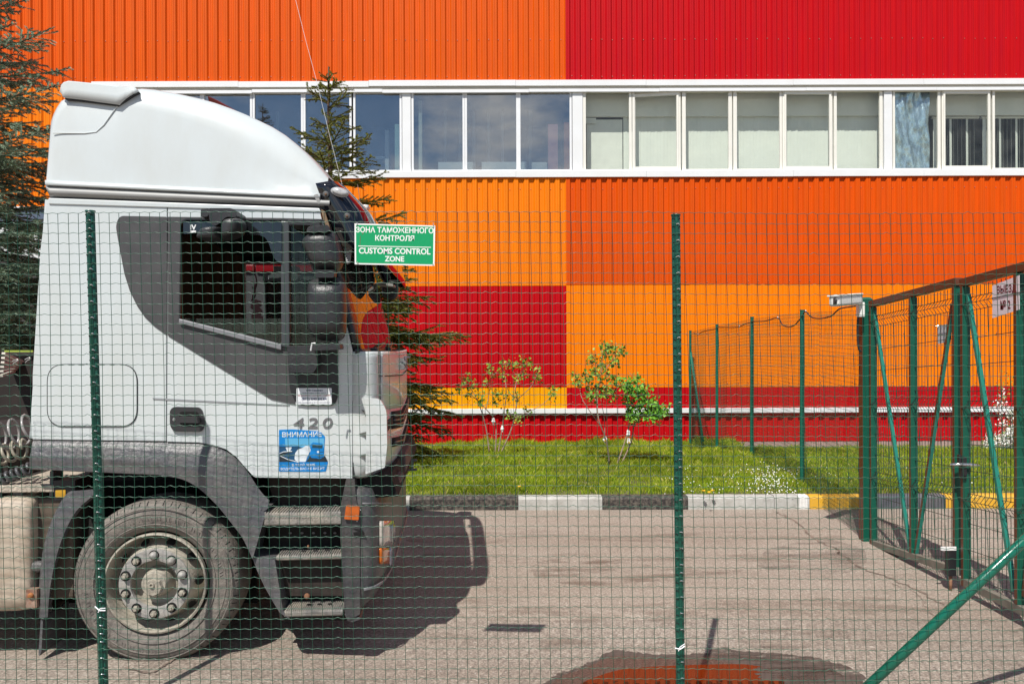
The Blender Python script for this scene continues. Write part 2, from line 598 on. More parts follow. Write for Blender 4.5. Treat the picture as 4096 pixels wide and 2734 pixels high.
# --- cracks and repairs in the asphalt
crack_mat = mat('crack soil', (0.19, 0.14, 0.11), 0.95, var=.5, vscale=8)
def ragged_strip(name, pts, w, m, z=0.004, jit=0.02, parent=None):
    pts = spline([Vector(p) for p in pts], 10)
    L, Rr = [], []
    for i, p in enumerate(pts):
        a = pts[max(0, i - 1)]; b_ = pts[min(len(pts) - 1, i + 1)]
        d = (b_ - a); d.z = 0; d.normalize(); nrm = Vector((-d.y, d.x, 0))
        off = rng.uniform(-jit, jit); ww = w * rng.uniform(0.3, 1.2)
        if i in (0, len(pts) - 1): ww = w * 0.1
        for lst, s_ in ((L, 1), (Rr, -1)):
            c = p + nrm * (off + s_ * ww / 2); lst.append((c.x, c.y, road_z(c.x, c.y) + z))
    q = MB().grid([L, Rr]); return tag(q.build(name, m), kind='structure')
ragged_strip('asphalt_crack', [ground(3098, 2044), ground(3170, 2080), ground(3250, 2150), ground(3330, 2190), ground(3430, 2262), ground(3600, 2330), ground(3780, 2420)], 0.026, crack_mat, jit=.028)
ragged_strip('asphalt_crack', [ground(500, 2734), ground(600, 2720, .05), ground(660, 2680, .06), ground(720, 2636, .07)], 0.018, crack_mat, z=0.006, jit=.006)
ragged_strip('asphalt_crack', [ground(3560, 2330), ground(3680, 2380), ground(3720, 2450), ground(3830, 2480)], 0.008, crack_mat)

def blob(name, pts, m, z, jit=0.0, sub_n=8, flat=None):
    """a flat irregular patch on the ground, from its outline"""
    P = [p for p in pts]
    P = P + [P[0]]
    sp = spline([Vector((p.x, p.y, 0)) for p in P], sub_n)[:-1]
    poly = []
    for p in sp:
        poly.append((p.x + rng.uniform(-jit, jit) * 1.6, p.y + rng.uniform(-jit, jit)))
    tri = tessellate_polygon([[Vector((a, b_, 0)) for a, b_ in poly]])
    me = bpy.data.meshes.new(name)
    fs = []
    for t in tri:
        a, b_, c = [poly[i] for i in t]
        cr = (b_[0] - a[0]) * (c[1] - a[1]) - (b_[1] - a[1]) * (c[0] - a[0])
        fs.append(tuple(t) if cr > 0 else tuple(t)[::-1])
    me.from_pydata([(a, b_, z + (road_z(a, b_) if flat is None else flat)) for a, b_ in poly], [], fs)
    me.materials.append(m); me.update()
    return link(name, me)
def stain_mat(name, col, amt, scale):
    m = bpy.data.materials.new(name); m.use_nodes = True
    n, l = m.node_tree.nodes, m.node_tree.links
    b = n['Principled BSDF']; b.inputs['Roughness'].default_value = 0.85; b.inputs['Base Color'].default_value = (*col, 1)
    g = n.new('ShaderNodeNewGeometry'); mp = n.new('ShaderNodeMapping'); mp.inputs['Scale'].default_value = (0.5, 1.6, 1)
    no = n.new('ShaderNodeTexNoise'); no.inputs['Scale'].default_value = scale; no.inputs['Detail'].default_value = 7; no.inputs['Roughness'].default_value = 0.7
    r = n.new('ShaderNodeMapRange'); r.inputs['From Min'].default_value = 0.47 - .12 * (amt >= 1); r.inputs['From Max'].default_value = 0.74 - .2 * (amt >= 1); r.inputs['To Max'].default_value = amt
    l.new(g.outputs['Position'], mp.inputs['Vector']); l.new(mp.outputs['Vector'], no.inputs['Vector']); l.new(no.outputs['Fac'], r.inputs['Value'])
    l.new(r.outputs['Result'], b.inputs['Alpha'])
    return m
stm = stain_mat('oily stain', (0.20, 0.14, 0.105), 0.85, 3.2)
for k_, (ya_, xa_, xb_, dy_) in enumerate(((7.9, -1.0, 3.2, .16), (7.1, -.8, 4.4, .13), (5.75, -.4, 4.0, .22), (5.2, 0.2, 3.6, .12))):
    pts_ = [Vector((lerp(xa_, xb_, i / 6), ya_ + .1 * math.sin(i * 1.7 + k_) + dy_, 0)) for i in range(7)] + [Vector((lerp(xb_, xa_, i / 6), ya_ + .08 * math.sin(i * 2.1 + k_) - dy_, 0)) for i in range(7)]
    tag(blob('tyre_track', pts_, MATS.setdefault('track%d' % k_, stain_mat('tyre grime %d' % k_, (0.27, 0.205, 0.16), 0.8, 2.2 + k_)), 0.0035 + .0004 * k_, 0.004, 5), kind='structure')
def gp(lst, ox=0.0, oy=0.0, s=1.0): return [ground(ox + a / s, oy + b_ / s) for a, b_ in lst]
o = blob('oil_stain', gp([(480, 640), (750, 625), (1150, 640), (1400, 690), (1900, 700), (2150, 760), (1700, 800), (1300, 800), (950, 830), (560, 800), (420, 720)], 1900, 1900, 1.88), stm, 0.004, 0.01)
tag(o, kind='structure')
o = blob('oil_stain', gp([(430, 680), (600, 720), (700, 770), (650, 880), (330, 900), (60, 860), (100, 760)], 3000, 1700, 1.516), stain_mat('dark patch', (0.16, 0.125, 0.105), 0.7, 3.0), 0.004, 0.01)
tag(o, kind='structure')
# puddle: a damp margin and the water inside it
damp = bpy.data.materials.new('wet asphalt'); damp.use_nodes = True
_n, _l = damp.node_tree.nodes, damp.node_tree.links
_b = _n['Principled BSDF']; _b.inputs['Base Color'].default_value = (0.085, 0.062, 0.05, 1); _b.inputs['Roughness'].default_value = 0.42
_g = _n.new('ShaderNodeNewGeometry'); _v = _n.new('ShaderNodeTexNoise'); _v.inputs['Scale'].default_value = 70; _v.inputs['Detail'].default_value = 4
_bp = _n.new('ShaderNodeBump'); _bp.inputs['Strength'].default_value = 0.6; _bp.inputs['Distance'].default_value = 0.008
_r = _n.new('ShaderNodeValToRGB'); _r.color_ramp.elements[0].color = (0.05, 0.035, 0.028, 1); _r.color_ramp.elements[1].color = (0.14, 0.1, 0.08, 1); _r.color_ramp.elements[0].position = .35; _r.color_ramp.elements[1].position = .65
_l.new(_g.outputs['Position'], _v.inputs['Vector']); _l.new(_v.outputs['Fac'], _bp.inputs['Height']); _l.new(_bp.outputs['Normal'], _b.inputs['Normal'])
_l.new(_v.outputs['Fac'], _r.inputs['Fac']); _l.new(_r.outputs['Color'], _b.inputs['Base Color'])
water = bpy.data.materials.new('puddle water'); water.use_nodes = True
_n, _l = water.node_tree.nodes, water.node_tree.links
_b = _n['Principled BSDF']; _b.inputs['Base Color'].default_value = (0.05, 0.022, 0.013, 1); _b.inputs['Roughness'].default_value = 0.015
_b.inputs['IOR'].default_value = 1.33; _b.inputs['Specular IOR Level'].default_value = 0.5; _b.inputs['Coat Weight'].default_value = 1.0; _b.inputs['Coat Roughness'].default_value = 0.01; _b.inputs['Coat IOR'].default_value = 1.65
_g = _n.new('ShaderNodeNewGeometry'); _v = _n.new('ShaderNodeTexNoise'); _v.inputs['Scale'].default_value = 9; _v.inputs['Detail'].default_value = 2
_bp = _n.new('ShaderNodeBump'); _bp.inputs['Strength'].default_value = 0.05; _bp.inputs['Distance'].default_value = 0.004
_l.new(_g.outputs['Position'], _v.inputs['Vector']); _l.new(_v.outputs['Fac'], _bp.inputs['Height']); _l.new(_bp.outputs['Normal'], _b.inputs['Normal']); _l.new(_bp.outputs['Normal'], _b.inputs['Coat Normal'])
pud = thing('puddle', ground(2700, 2760), 'shallow puddle mirroring the orange wall on wet asphalt at the bottom edge', 'puddle')
def local(o, p):
    o.parent = p; o.matrix_parent_inverse = Matrix.Translation(-Vector(p.location)); return o
local(blob('damp_edge', gp([(300, 1700), (400, 1540), (520, 1470), (620, 1405), (720, 1370), (830, 1340), (930, 1295), (1040, 1250), (1200, 1262), (1400, 1275), (1700, 1268), (1850, 1232), (2000, 1255), (2300, 1275), (2550, 1310), (2780, 1375), (2930, 1480), (2780, 1560), (2560, 1620), (2400, 1700), (2150, 1850), (1500, 1950), (600, 1900)], 1900, 1900, 1.88), stain_mat('damp edge stain', (0.10, 0.072, 0.058), 1.0, 6.0), 0.003, 0.01, 9, flat=None), pud)
local(blob('wet_margin', gp([(380, 1700), (480, 1568), (560, 1500), (650, 1440), (740, 1405), (830, 1375), (930, 1330), (1040, 1290), (1200, 1292), (1400, 1305), (1700, 1298), (1850, 1272), (2000, 1288), (2300, 1308), (2550, 1345), (2740, 1400), (2840, 1470), (2700, 1520), (2500, 1570), (2350, 1650), (2150, 1800), (1500, 1900), (700, 1850)], 1900, 1900, 1.88), damp, 0.006, 0.007, 9, flat=-0.062), pud)
local(blob('water', gp([(640, 1700), (700, 1568), (790, 1500), (880, 1455), (1000, 1415), (1150, 1385), (1500, 1362), (1950, 1352), (2100, 1362), (2230, 1385), (2300, 1420), (2330, 1470), (2290, 1540), (2200, 1640), (2050, 1740), (1500, 1830), (850, 1800)], 1900, 1900, 1.88), water, 0.009, 0.002, 9, flat=-0.062), pud)

# --- grass
def grass_mat():
    m = bpy.data.materials.new('grass'); m.use_nodes = True
    n, l = m.node_tree.nodes, m.node_tree.links
    b = n['Principled BSDF']; b.inputs['Roughness'].default_value = 0.55; b.inputs['Specular IOR Level'].default_value = 0.3
    g = n.new('ShaderNodeNewGeometry')
    r = n.new('ShaderNodeValToRGB'); e = r.color_ramp.elements
    e[0].color = (0.17, 0.28, 0.012, 1); e[1].color = (0.68, 0.60, 0.24, 1); e.new(0.5).color = (0.30, 0.43, 0.020, 1); e.new(0.88).color = (0.50, 0.56, 0.06, 1)
    e[-1].position = 1.0
    l.new(g.outputs['Random Per Island'], r.inputs['Fac'])
    no = n.new('ShaderNodeTexNoise'); no.inputs['Scale'].default_value = 0.9; no.inputs['Detail'].default_value = 5
    l.new(g.outputs['Position'], no.inputs['Vector'])
    mr = n.new('ShaderNodeMapRange'); mr.inputs['From Min'].default_value = .3; mr.inputs['From Max'].default_value = .7; mr.inputs['To Min'].default_value = .7; mr.inputs['To Max'].default_value = 1.3
    l.new(no.outputs['Fac'], mr.inputs['Value'])
    sc = n.new('ShaderNodeVectorMath'); sc.operation = 'SCALE'
    l.new(r.outputs['Color'], sc.inputs[0]); l.new(mr.outputs['Result'], sc.inputs['Scale'])
    l.new(sc.outputs['Vector'], b.inputs['Base Color'])
    tr = n.new('ShaderNodeBsdfTranslucent'); l.new(sc.outputs['Vector'], tr.inputs['Color'])
    mx = n.new('ShaderNodeMixShader'); mx.inputs['Fac'].default_value = 0.45
    l.new(b.outputs[0], mx.inputs[1]); l.new(tr.outputs[0], mx.inputs[2]); l.new(mx.outputs[0], n['Material Output'].inputs['Surface'])
    return m
GM = grass_mat()
def grass(name, x0, x1, y0, y1, n, hmin, hmax, wid, dens_pow=1.0, zf=lawn_z, skip=None):
    x = nrg.uniform(x0, x1, n); y = nrg.uniform(y0, y1, n)
    if skip is not None:
        k = ~skip(x, y); x = x[k]; y = y[k]
    # tufts: pull some of the blades together
    tx = np.sin(x * 5.3 + np.sin(y * 3.1) * 2) * np.cos(y * 6.1 + np.sin(x * 2.7) * 2)
    n = len(x)
    h = nrg.uniform(hmin, hmax, n) * (0.75 + 0.45 * tx) * (0.65 + 0.4 * sstep_(9.6, 15.5, y))
    a = nrg.uniform(0, 2 * np.pi, n); b_ = nrg.uniform(0, 2 * np.pi, n)
    lean = nrg.uniform(0.1, 0.75, n) * h
    z = zf(y)
    w = wid * nrg.uniform(.6, 1.3, n)
    dx, dy = np.cos(a) * w / 2, np.sin(a) * w / 2
    V = np.empty((n, 4, 3))
    V[:, 0] = np.stack([x - dx, y - dy, z - .01], 1); V[:, 1] = np.stack([x + dx, y + dy, z - .01], 1)
    V[:, 2] = np.stack([x + np.cos(b_) * lean * .35 + dx * .7, y + np.sin(b_) * lean * .35 + dy * .7, z + h * .6], 1)
    V[:, 3] = np.stack([x + np.cos(b_) * lean, y + np.sin(b_) * lean, z + h], 1)
    i = np.arange(n) * 4
    T = np.stack([np.stack([i, i + 1, i + 2], 1), np.stack([i, i + 2, i + 3], 1)], 1).reshape(-1, 3)
    return tag(mesh_np(name, V.reshape(-1, 3), T, GM, k=3), 'bright green rough grass growing on the verge behind the kerb', 'grass', kind='stuff')
paved = lambda x, y: (x > 4.95) & (y > 16.7)
bare = lambda x, y: paved(x, y) | ((np.sin(x * 2.9 + 1.3 * np.sin(y * 4.3)) * np.sin(y * 5.2 + x) > 0.93) & (y < 11.5) & (nrg.uniform(0, 1, len(x)) < .8))
grass('grass', -1.72, 10.6, 9.4, 17.9, 330000, 0.055, 0.14, 0.008, skip=bare)
o = grass('grass', -12, -1.75, 11.4, 17.9, 30000, 0.06, 0.15, 0.012); o['label'] = 'sparser grass round the foot of the big blue spruce'
o = grass('grass', -1.2, 4.9, 16.6, 17.85, 7000, 0.10, 0.20, 0.005); o['label'] = 'tall seeding grass stalks against the foot of the red wall'

# dandelions and the drift of small white flowers
yel = mat('dandelion yellow', (0.85, 0.5, 0.01), 0.6); whf = mat('white petals', (0.85, 0.85, 0.8), 0.6)
dsrc = None
for i, (px, py) in enumerate([(2077, 1957), (2815, 1975), (2837, 1981), (2851, 1974), (3075, 1778)]):
    p = ground(px, py, 0.2 if i < 4 else -.1)
    d = thing('dandelion', (p.x, p.y, float(lawn_z(p.y))), ['single yellow dandelion near the kerb, right of the lorry', 'left dandelion of the three beside the tall fence post',
              'lowest dandelion of the three by the kerb edge', 'right dandelion of the three by the kerb edge', 'far dandelion at the edge of the paved strip by the wall'][i], 'dandelion', 'yellow dandelions in the grass')
    MB().tube([(0, 0, 0), (0.005, 0, .05), (0, 0, .085)], 0.002, 5).build('stem', MATS.get('leaf') or mat('leaf', (0.06, 0.16, 0.02), 0.5, var=0.3, vscale=20), d)
    q = MB()
    for k in range(16):
        a = k * 2.4; r_ = 0.012 + 0.012 * (k % 3) / 2
        q.add([(0, 0, .088), (math.cos(a) * r_, math.sin(a) * r_, .1), (math.cos(a + .5) * r_, math.sin(a + .5) * r_, .098)], [(0, 1, 2)])
    q.lathe([(0.0, .084), (.016, .088), (.02, .096), (.012, .104), (0, .106)], (0, 0, 0), 'z', 10)
    q.build('flower_head', yel, d)
V, T = [], []
for i in range(320):
    u = rng.gauss(0, 1); v = rng.gauss(0, 1)
    px, py = (3085 + u * 55, 1915 + v * 28) if i < 170 else (rng.uniform(2650, 3200), rng.uniform(1860, 1975))
    if i > 290: px, py = rng.uniform(3240, 3900), rng.uniform(1840, 1950)
    if not (1800 < py < 1985): continue
    p = ground(px, py, 0.2); s_ = rng.uniform(.004, .0075); z = p.z + rng.uniform(-.02, .03)
    k = len(V)
    V += [(p.x - s_, p.y, z - s_ * .5), (p.x + s_, p.y - .004, z - s_ * .5), (p.x + s_ * .7, p.y, z + s_), (p.x - s_ * .7, p.y, z + s_)]; T.append((k, k + 1, k + 2, k + 3))
tag(mesh_np('small_white_flowers', V, T, whf), 'drift of tiny white flowers in the grass before the fence corner', 'flowers', kind='stuff')

# ================================================================== WAREHOUSE
ware = thing('warehouse', (wx(2265), YW, 0), 'long warehouse clad in orange, red and yellow corrugated sheets with a ribbon of windows', 'building')
def wp(o): return local(o, ware)
PI_ = 0.233
def clad(name, col):
    return mat(name, col, 0.5, spec=0.16, var=0.08, vscale=1.6, dirt=(col[0] * .75, col[1] * .8, col[2] * .8 + .01), dirt_amt=0.45, dirt_scale=2.2, stretch=(3, 1, .3), bump=0.08, bscale=14)
c_or = clad('sheet orange', (0.84, 0.205, 0.002)); c_do = clad('sheet deep orange', (0.68, 0.082, 0.000)); c_ro = clad('sheet red orange', (0.68, 0.094, 0.001))
c_rd = clad('sheet red', (0.50, 0.002, 0.005)); c_ye = clad('sheet yellow', (0.88, 0.37, 0.000)); c_mo = clad('sheet mid orange', (0.88, 0.215, 0.000))
def prof(np_):
    P = []
    for i in range(np_):
        a = i * PI_
        P += [(a + .002, -.042), (a + .040, -.042), (a + .043, -.035), (a + .049, -.035), (a + .052, -.042), (a + .090, -.042), (a + .120, 0), (a + .156, 0), (a + .159, -.006), (a + .166, -.006), (a + .169, 0), (a + .204, 0)]
    P.append((np_ * PI_ + .004, -.043))
    return P
sheet_cache = {}
def clad_sheet(x, z0, z1, m, np_=4, yo=0.0):
    key = (round(z1 - z0, 3), np_, m.name)
    if key not in sheet_cache:
        pr = prof(np_)
        q = MB().grid([[(a, b_, z1 - z0) for a, b_ in pr], [(a, b_, 0) for a, b_ in pr]])
        o = q.build('cladding_sheet', m); sheet_cache[key] = o.data
        md_me = o.data
    else:
        o = link('cladding_sheet', sheet_cache[key])
    o.location = (x, YW + yo + rng.uniform(-.0015, .0015), z0); o.rotation_euler = (rng.uniform(-.0006, .0006), 0, rng.uniform(-.004, .004))
    return wp(o)
xb = wx(2265)
W4 = 4 * PI_
x_win0 = wx(375)
zt = 13.2
def row(xa, xe, pz0, pz1, m, yo=0.0):
    """sheets from xa to xe measured outward from the colour joint"""
    z0 = wz(pz0) if pz0 > 14 else pz0; z1 = wz(pz1) if pz1 > 14 else pz1
    if xe > xa:
        x = xa
        while x < xe - .01: clad_sheet(x, z0, z1, m, 4, yo); x += W4
    else:
        x = xa - W4
        while x > xe - W4 + .01: clad_sheet(x, z0, z1, m, 4, yo); x -= W4
XL, XR = -15.5, 15.5
row(xb, XR, wz(332), zt, c_rd)
nL = math.ceil((xb - x_win0) / W4)
row(xb, xb - (nL) * W4 + .02, wz(332), zt, c_ro)
xl2 = xb - nL * W4
row(xl2, XL, wz(340), zt, c_ro)
row(xl2, XL, wz(713) , wz(343), c_or, yo=.004)
row(xb, XR, wz(1140), wz(706), c_do); row(xb, XL, wz(1143), wz(706), c_or)
row(xb, XR, wz(1550), wz(1141), c_mo, yo=.004); row(xb, XL, wz(1548), wz(1144), c_rd, yo=.004)
row(xb, XR, wz(1634), wz(1551), c_rd, yo=.008); row(xb, XL, wz(1634), wz(1549), c_ye, yo=.008)
row(xb, XR, wz(1768), wz(1650), c_rd, yo=.05); row(xb, XL, -.7, wz(1650), c_rd, yo=.05)
# screw heads
q = MB(); scr = mat('screw head', (0.5, 0.35, 0.28), 0.4, metal=.6)
for zr in (wz(306), wz(756), wz(1128), wz(1335), wz(1532), wz(1606), wz(1735), wz(160)):
    x = xb - 60 * PI_ + .137
    while x < 12:
        if rng.random() < .93 and not (zr > wz(330) and False):
            zz = zr + rng.uniform(-.012, .012); xx = x + rng.uniform(-.012, .012)
            yo = -.008 if zr > wz(1640) else .042
            q.lathe([(0.0, -.006), (.007, -.005), (.010, 0)], (xx, YW + yo, zz), 'y', 6)
        x += PI_
o = wp(q.build('screw_heads', scr)); o['kind'] = 'stuff'
# backing wall behind everything so that no light leaks
dk = mat('dark wall core', (0.08, 0.075, 0.07), 0.9)
q = MB().box((XL - 3, YW + .07, -.7), (XR + 3, YW + .3, wz(713) + .0)).box((XL - 3, YW + .07, wz(345)), (XR + 3, YW + .3, zt)).box((XL - 3, YW + .072, wz(712)), (x_win0, YW + .298, wz(346)))
wp(q.build('wall_core', dk))
trim = mat('white trim', (0.78, 0.79, 0.80), 0.45, var=0.03, dirt=(0.55, 0.52, 0.47), dirt_amt=0.2, dirt_scale=3)
cream = mat('cream frame', (0.80, 0.78, 0.71), 0.4, var=0.02, dirt=(0.6, 0.56, 0.48), dirt_amt=0.18)
wfr = mat('white frame', (0.79, 0.80, 0.82), 0.4, var=0.02, dirt=(0.6, 0.57, 0.52), dirt_amt=0.15)
soff = mat('beige soffit', (0.52, 0.49, 0.42), 0.6)
# flashings in lengths of about three metres, each slightly out of line
x = x_win0; k = 0
while x < XR:
    w = 2.93 if k % 2 else 3.3; e = min(x + w, XR); j = rng.uniform(-.010, .010); j2 = rng.uniform(-.010, .010)
    q = MB().box((x, YW - .072, wz(348) + j), (e - .003, YW + .02, wz(325) + j)); wp(q.build('top_flashing', trim, bevel=.003))
    q = MB().box((x, YW - .03, wz(359)), (e - .003, YW + .03, wz(347))); wp(q.build('soffit', soff))
    q = MB().box((x + .3, YW - .052, wz(371) + j2), (e + .297, YW + .03, wz(359) + j2)); wp(q.build('head_flashing', wfr, bevel=.003))
    zt_, zb_ = wz(684), wz(712) + j
    q = MB().add([(x, YW - .075, zb_), (e - .003, YW - .075, zb_), (e - .003, YW - .075, zt_ - .012), (x, YW - .075, zt_ - .012), (x, YW + .06, zb_), (e - .003, YW + .06, zb_), (e - .003, YW + .06, zt_ + .012), (x, YW + .06, zt_ + .012)],
                 [(0, 1, 2, 3), (3, 2, 6, 7), (5, 4, 7, 6), (0, 4, 5, 1), (1, 5, 6, 2), (4, 0, 3, 7)])
    wp(q.build('sill_flashing', trim, bevel=.003))
    x += w; k += 1
x = XL
while x < XR:
    q = MB().box((x, YW - .075, wz(1652)), (x + 2.97, YW + .05, wz(1633))); wp(q.build('base_flashing', trim, bevel=.004)); x += 2.98
# base: dark plinth below the lowest sheets on the right
q = MB().box((XL, YW + .06, -.7), (XR, YW + .12, wz(1760))); wp(q.build('plinth', mat('plinth concrete', (0.12, 0.11, 0.1), 0.9, bump=.4)))

GL = glass_mat('window glass', (0.80, 0.86, 0.88), 0.27, dust=0.02, dust_col=(.4, .45, .55), rough=0.01)
GL2 = glass_mat('office window glass', (0.955, 0.975, 0.955), 0.03, dust=0.03, rough=0.01)
blind_m = mat('blind fabric', (0.78, 0.79, 0.74), 0.8, var=0.03, stretch=(30, 1, .2), vscale=2)
board_m = mat('white board', (0.78, 0.78, 0.73), 0.7, var=.04)
ZG0, ZG1 = wz(684), wz(371)
def ring(x0, x1, z0, z1, tx, tz, y0, y1):
    return MB().prism([(x0, z0), (x1, z0), (x1, z1), (x0, z1)], y0, y1, holes=[[(x0 + tx, z0 + tz), (x1 - tx, z0 + tz), (x1 - tx, z1 - tz), (x0 + tx, z1 - tz)]])
def window(x0, x1, kind, fm, l=18, r=18):
    """x0,x1 glass edges in pixels along the wall; l, r frame widths"""
    a, b_ = wx(x0 - l / 2) + .002, wx(x1 + r / 2) - .002
    g0, g1 = wx(x0), wx(x1)
    z0, z1 = ZG0 - .02, ZG1 + .03
    q = MB().prism([(a, z0), (b_, z0), (b_, z1), (a, z1)], YW + .018, YW + .075, holes=[[(g0, ZG0 + .035), (g1, ZG0 + .035), (g1, z1 - .03), (g0, z1 - .03)]])
    w_ = wp(q.build('window', fm, bevel=.003))
    gm = GL if kind == 'dark' else GL2
    def s_(q_, name, m, **kw):
        o_ = q_.build(name, m, **kw); o_.parent = w_
        return o_
    if 'sash' in kind:
        i0, i1 = g0 - .03, g1 + .03
        q2 = MB().prism([(i0, ZG0), (i1, ZG0), (i1, z1 - .015), (i0, z1 - .015)], YW - .005, YW + .05, holes=[[(g0 + .015, ZG0 + .085), (g1 - .015, ZG0 + .085), (g1 - .015, z1 - .09), (g0 + .015, z1 - .09)]])
        q3 = MB().box((g0 + .012, YW + .02, ZG0 + .08), (g1 - .012, YW + .026, z1 - .085))
        if 'open' in kind:
            for qq in (q2, q3):
                V2 = []
                for (x_, y_, z_) in qq.v:
                    a_ = R(3.2); dx = x_ - i1; dy = y_ - (YW + .02)
                    t_ = (z1 - z_) / (z1 - ZG0) * 0.0
                    V2.append((i1 + dx * math.cos(a_) - dy * math.sin(a_), YW + .02 - (-dx) * -math.sin(a_) + dy * math.cos(a_), z_ - max(0, (i1 - x_)) * .035 * (1 if z_ > 6.5 else -.35)))
                qq.v = V2
        s_(q2, 'sash', fm, bevel=.004)
        s_(q3, 'pane', gm)
    else:
        s_(MB().box((g0 - .01, YW + .05, ZG0), (g1 + .01, YW + .056, z1 - .02)), 'pane', gm)
    yb = YW + .46
    zb_top = wz(447)
    if 'blind' in kind and 'bent' not in kind:
        xx = g0 - .20
        q_ = MB().box((g0 - .2, yb - .02, zb_top), (g1 + .2, yb + .04, zb_top + .05)); s_(q_, 'blind_rail', cream)
        sl = MB().add([(0, 0, 0), (.082, -.012, 0), (.082, -.012, zb_top - ZG0 + .1), (0, 0, zb_top - ZG0 + .1)], [(0, 1, 2, 3)]).build('blind_slat', blind_m, w_, solid=.001)
        sl.location = (xx, yb, ZG0 - .1); n_ = int((g1 - g0 + .42) / .078)
        for i in range(1, n_):
            c = link('blind_slat', sl.data, w_); md = c.modifiers.new('t', 'SOLIDIFY'); md.thickness = .001
            c.location = (xx + i * .078, yb + rng.uniform(-.003, .003), ZG0 - .1); c.rotation_euler = (0, 0, rng.uniform(-.06, .06))
    if 'bent' in kind:
        q_ = MB().box((g0 - .05, yb - .02, zb_top - .06), (g1 + .05, yb + .04, zb_top - .02)); s_(q_, 'blind_rail', cream)
        xs_ = np.arange(g0 - .02, g1, .095)
        for i, x_ in enumerate(xs_):
            ang = (.1 if i < 3 else (1.1 if i % 4 else .5)); tilt = .06 if i == 3 else 0
            wd = .085
            q_ = MB().add([(0, 0, 0), (math.cos(ang) * wd, math.sin(ang) * wd, 0), (math.cos(ang) * wd, math.sin(ang) * wd, zb_top - ZG0), (0, 0, zb_top - ZG0)], [(0, 1, 2, 3)])
            o_ = q_.build('blind_slat', blind_m, w_, solid=.001); o_.location = (x_, yb, ZG0 - .05); o_.rotation_euler = (0, tilt, 0)
    if kind == 'board':
        s_(MB().box((wx(2358), yb, ZG0 - .1), (wx(2504), yb + .03, wz(457))), 'blind_panel', board_m)
        s_(MB().box((g0, yb - .05, wz(474)), (wx(2395), yb - .02, wz(452))), 'notice', board_m)
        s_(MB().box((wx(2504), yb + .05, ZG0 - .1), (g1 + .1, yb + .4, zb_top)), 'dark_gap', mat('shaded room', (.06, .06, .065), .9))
    if kind == 'plastic':
        fm_ = mat('clear plastic film', (0.50, 0.60, 0.66), 0.22, metal=.75, bump=2.0, bscale=7, var=.5, vscale=6, stretch=(2, 2, .8))
        q_ = MB(); rows_ = []
        for i in range(34):
            r_ = []
            for j in range(22):
                u, v = i / 33, j / 21
                y_ = YW + .12 + .035 * math.sin(v * 9 + u * 3.0 + 2.2 * math.sin(u * 5)) + .02 * math.sin(v * 23 - u * 8) + rng.uniform(-.008, .008)
                r_.append((lerp(g0, g0 + (g1 - g0) * (.86 - .1 * u * (1 - u)), v), y_, lerp(z1, ZG0, u)))
            rows_.append(r_)
        s_(q_.grid(rows_), 'plastic_film', fm_, smooth=True)
        for i in range(4):
            q_ = MB().box((g1 - .06 * i - .09, yb, ZG0 - .1), (g1 - .06 * i - .06, yb + .05, wz(470))); s_(q_, 'blind_slat', blind_m)
    return w_
for x0, x1 in ((425, 602), (620, 802), (819, 1002), (1021, 1206), (1224, 1400), (1424, 1601)): window(x0, x1, 'dark', wfr)
for x0, x1 in ((1657, 1853), (1871, 2068), (2085, 2282)): window(x0, x1, 'dark', wfr)
window(2347, 2520, 'board', cream, 24, 22); window(2543, 2712, 'sash open blind', cream, 20, 30); window(2747, 2918, 'blind', cream, 30, 30)
window(2952, 3123, 'blind', cream, 30, 20); window(3146, 3323, 'sash blind', cream, 24, 24); window(3352, 3523, 'blind', cream, 24, 26)
window(3585, 3756, 'plastic', cream, 18, 24); window(3782, 3958, 'sash bent', cream, 20, 20); window(3985, 4180, 'bent', cream, 20, 20)
window(4215, 4390, 'blind', cream, 20, 20)
# piers between window groups
for a, b_ in ((1612, 1646), (2293, 2334), (3540, 3572), (378, 414)):
    q = MB().box((wx(a), YW + .0, ZG0 - .02), (wx(b_), YW + .08, ZG1 + .02)); wp(q.build('pier_cover', trim, bevel=.004))
# rooms behind the glass
rm = mat('room plaster', (0.38, 0.38, 0.36), 0.9, var=.1); rm2 = mat('office plaster', (0.88, 0.86, 0.77), 0.9)
xm = wx(2315)
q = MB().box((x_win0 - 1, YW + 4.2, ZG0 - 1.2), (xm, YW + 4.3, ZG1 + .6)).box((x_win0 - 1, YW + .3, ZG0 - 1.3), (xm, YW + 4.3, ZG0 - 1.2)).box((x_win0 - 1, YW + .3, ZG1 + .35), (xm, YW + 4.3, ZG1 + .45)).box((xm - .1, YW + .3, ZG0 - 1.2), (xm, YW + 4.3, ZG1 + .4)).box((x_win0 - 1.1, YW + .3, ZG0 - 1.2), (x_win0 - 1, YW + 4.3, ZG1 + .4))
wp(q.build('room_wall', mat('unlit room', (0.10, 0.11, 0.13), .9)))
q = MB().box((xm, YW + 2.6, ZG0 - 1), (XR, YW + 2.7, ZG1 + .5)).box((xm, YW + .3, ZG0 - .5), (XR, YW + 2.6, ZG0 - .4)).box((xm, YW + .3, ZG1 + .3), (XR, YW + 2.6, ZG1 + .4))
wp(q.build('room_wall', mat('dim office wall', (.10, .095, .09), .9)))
wp(MB().box((xm + .02, YW + .36, wz(449)), (XR, YW + .43, ZG1 + .29)).build('inner_lintel', rm2))
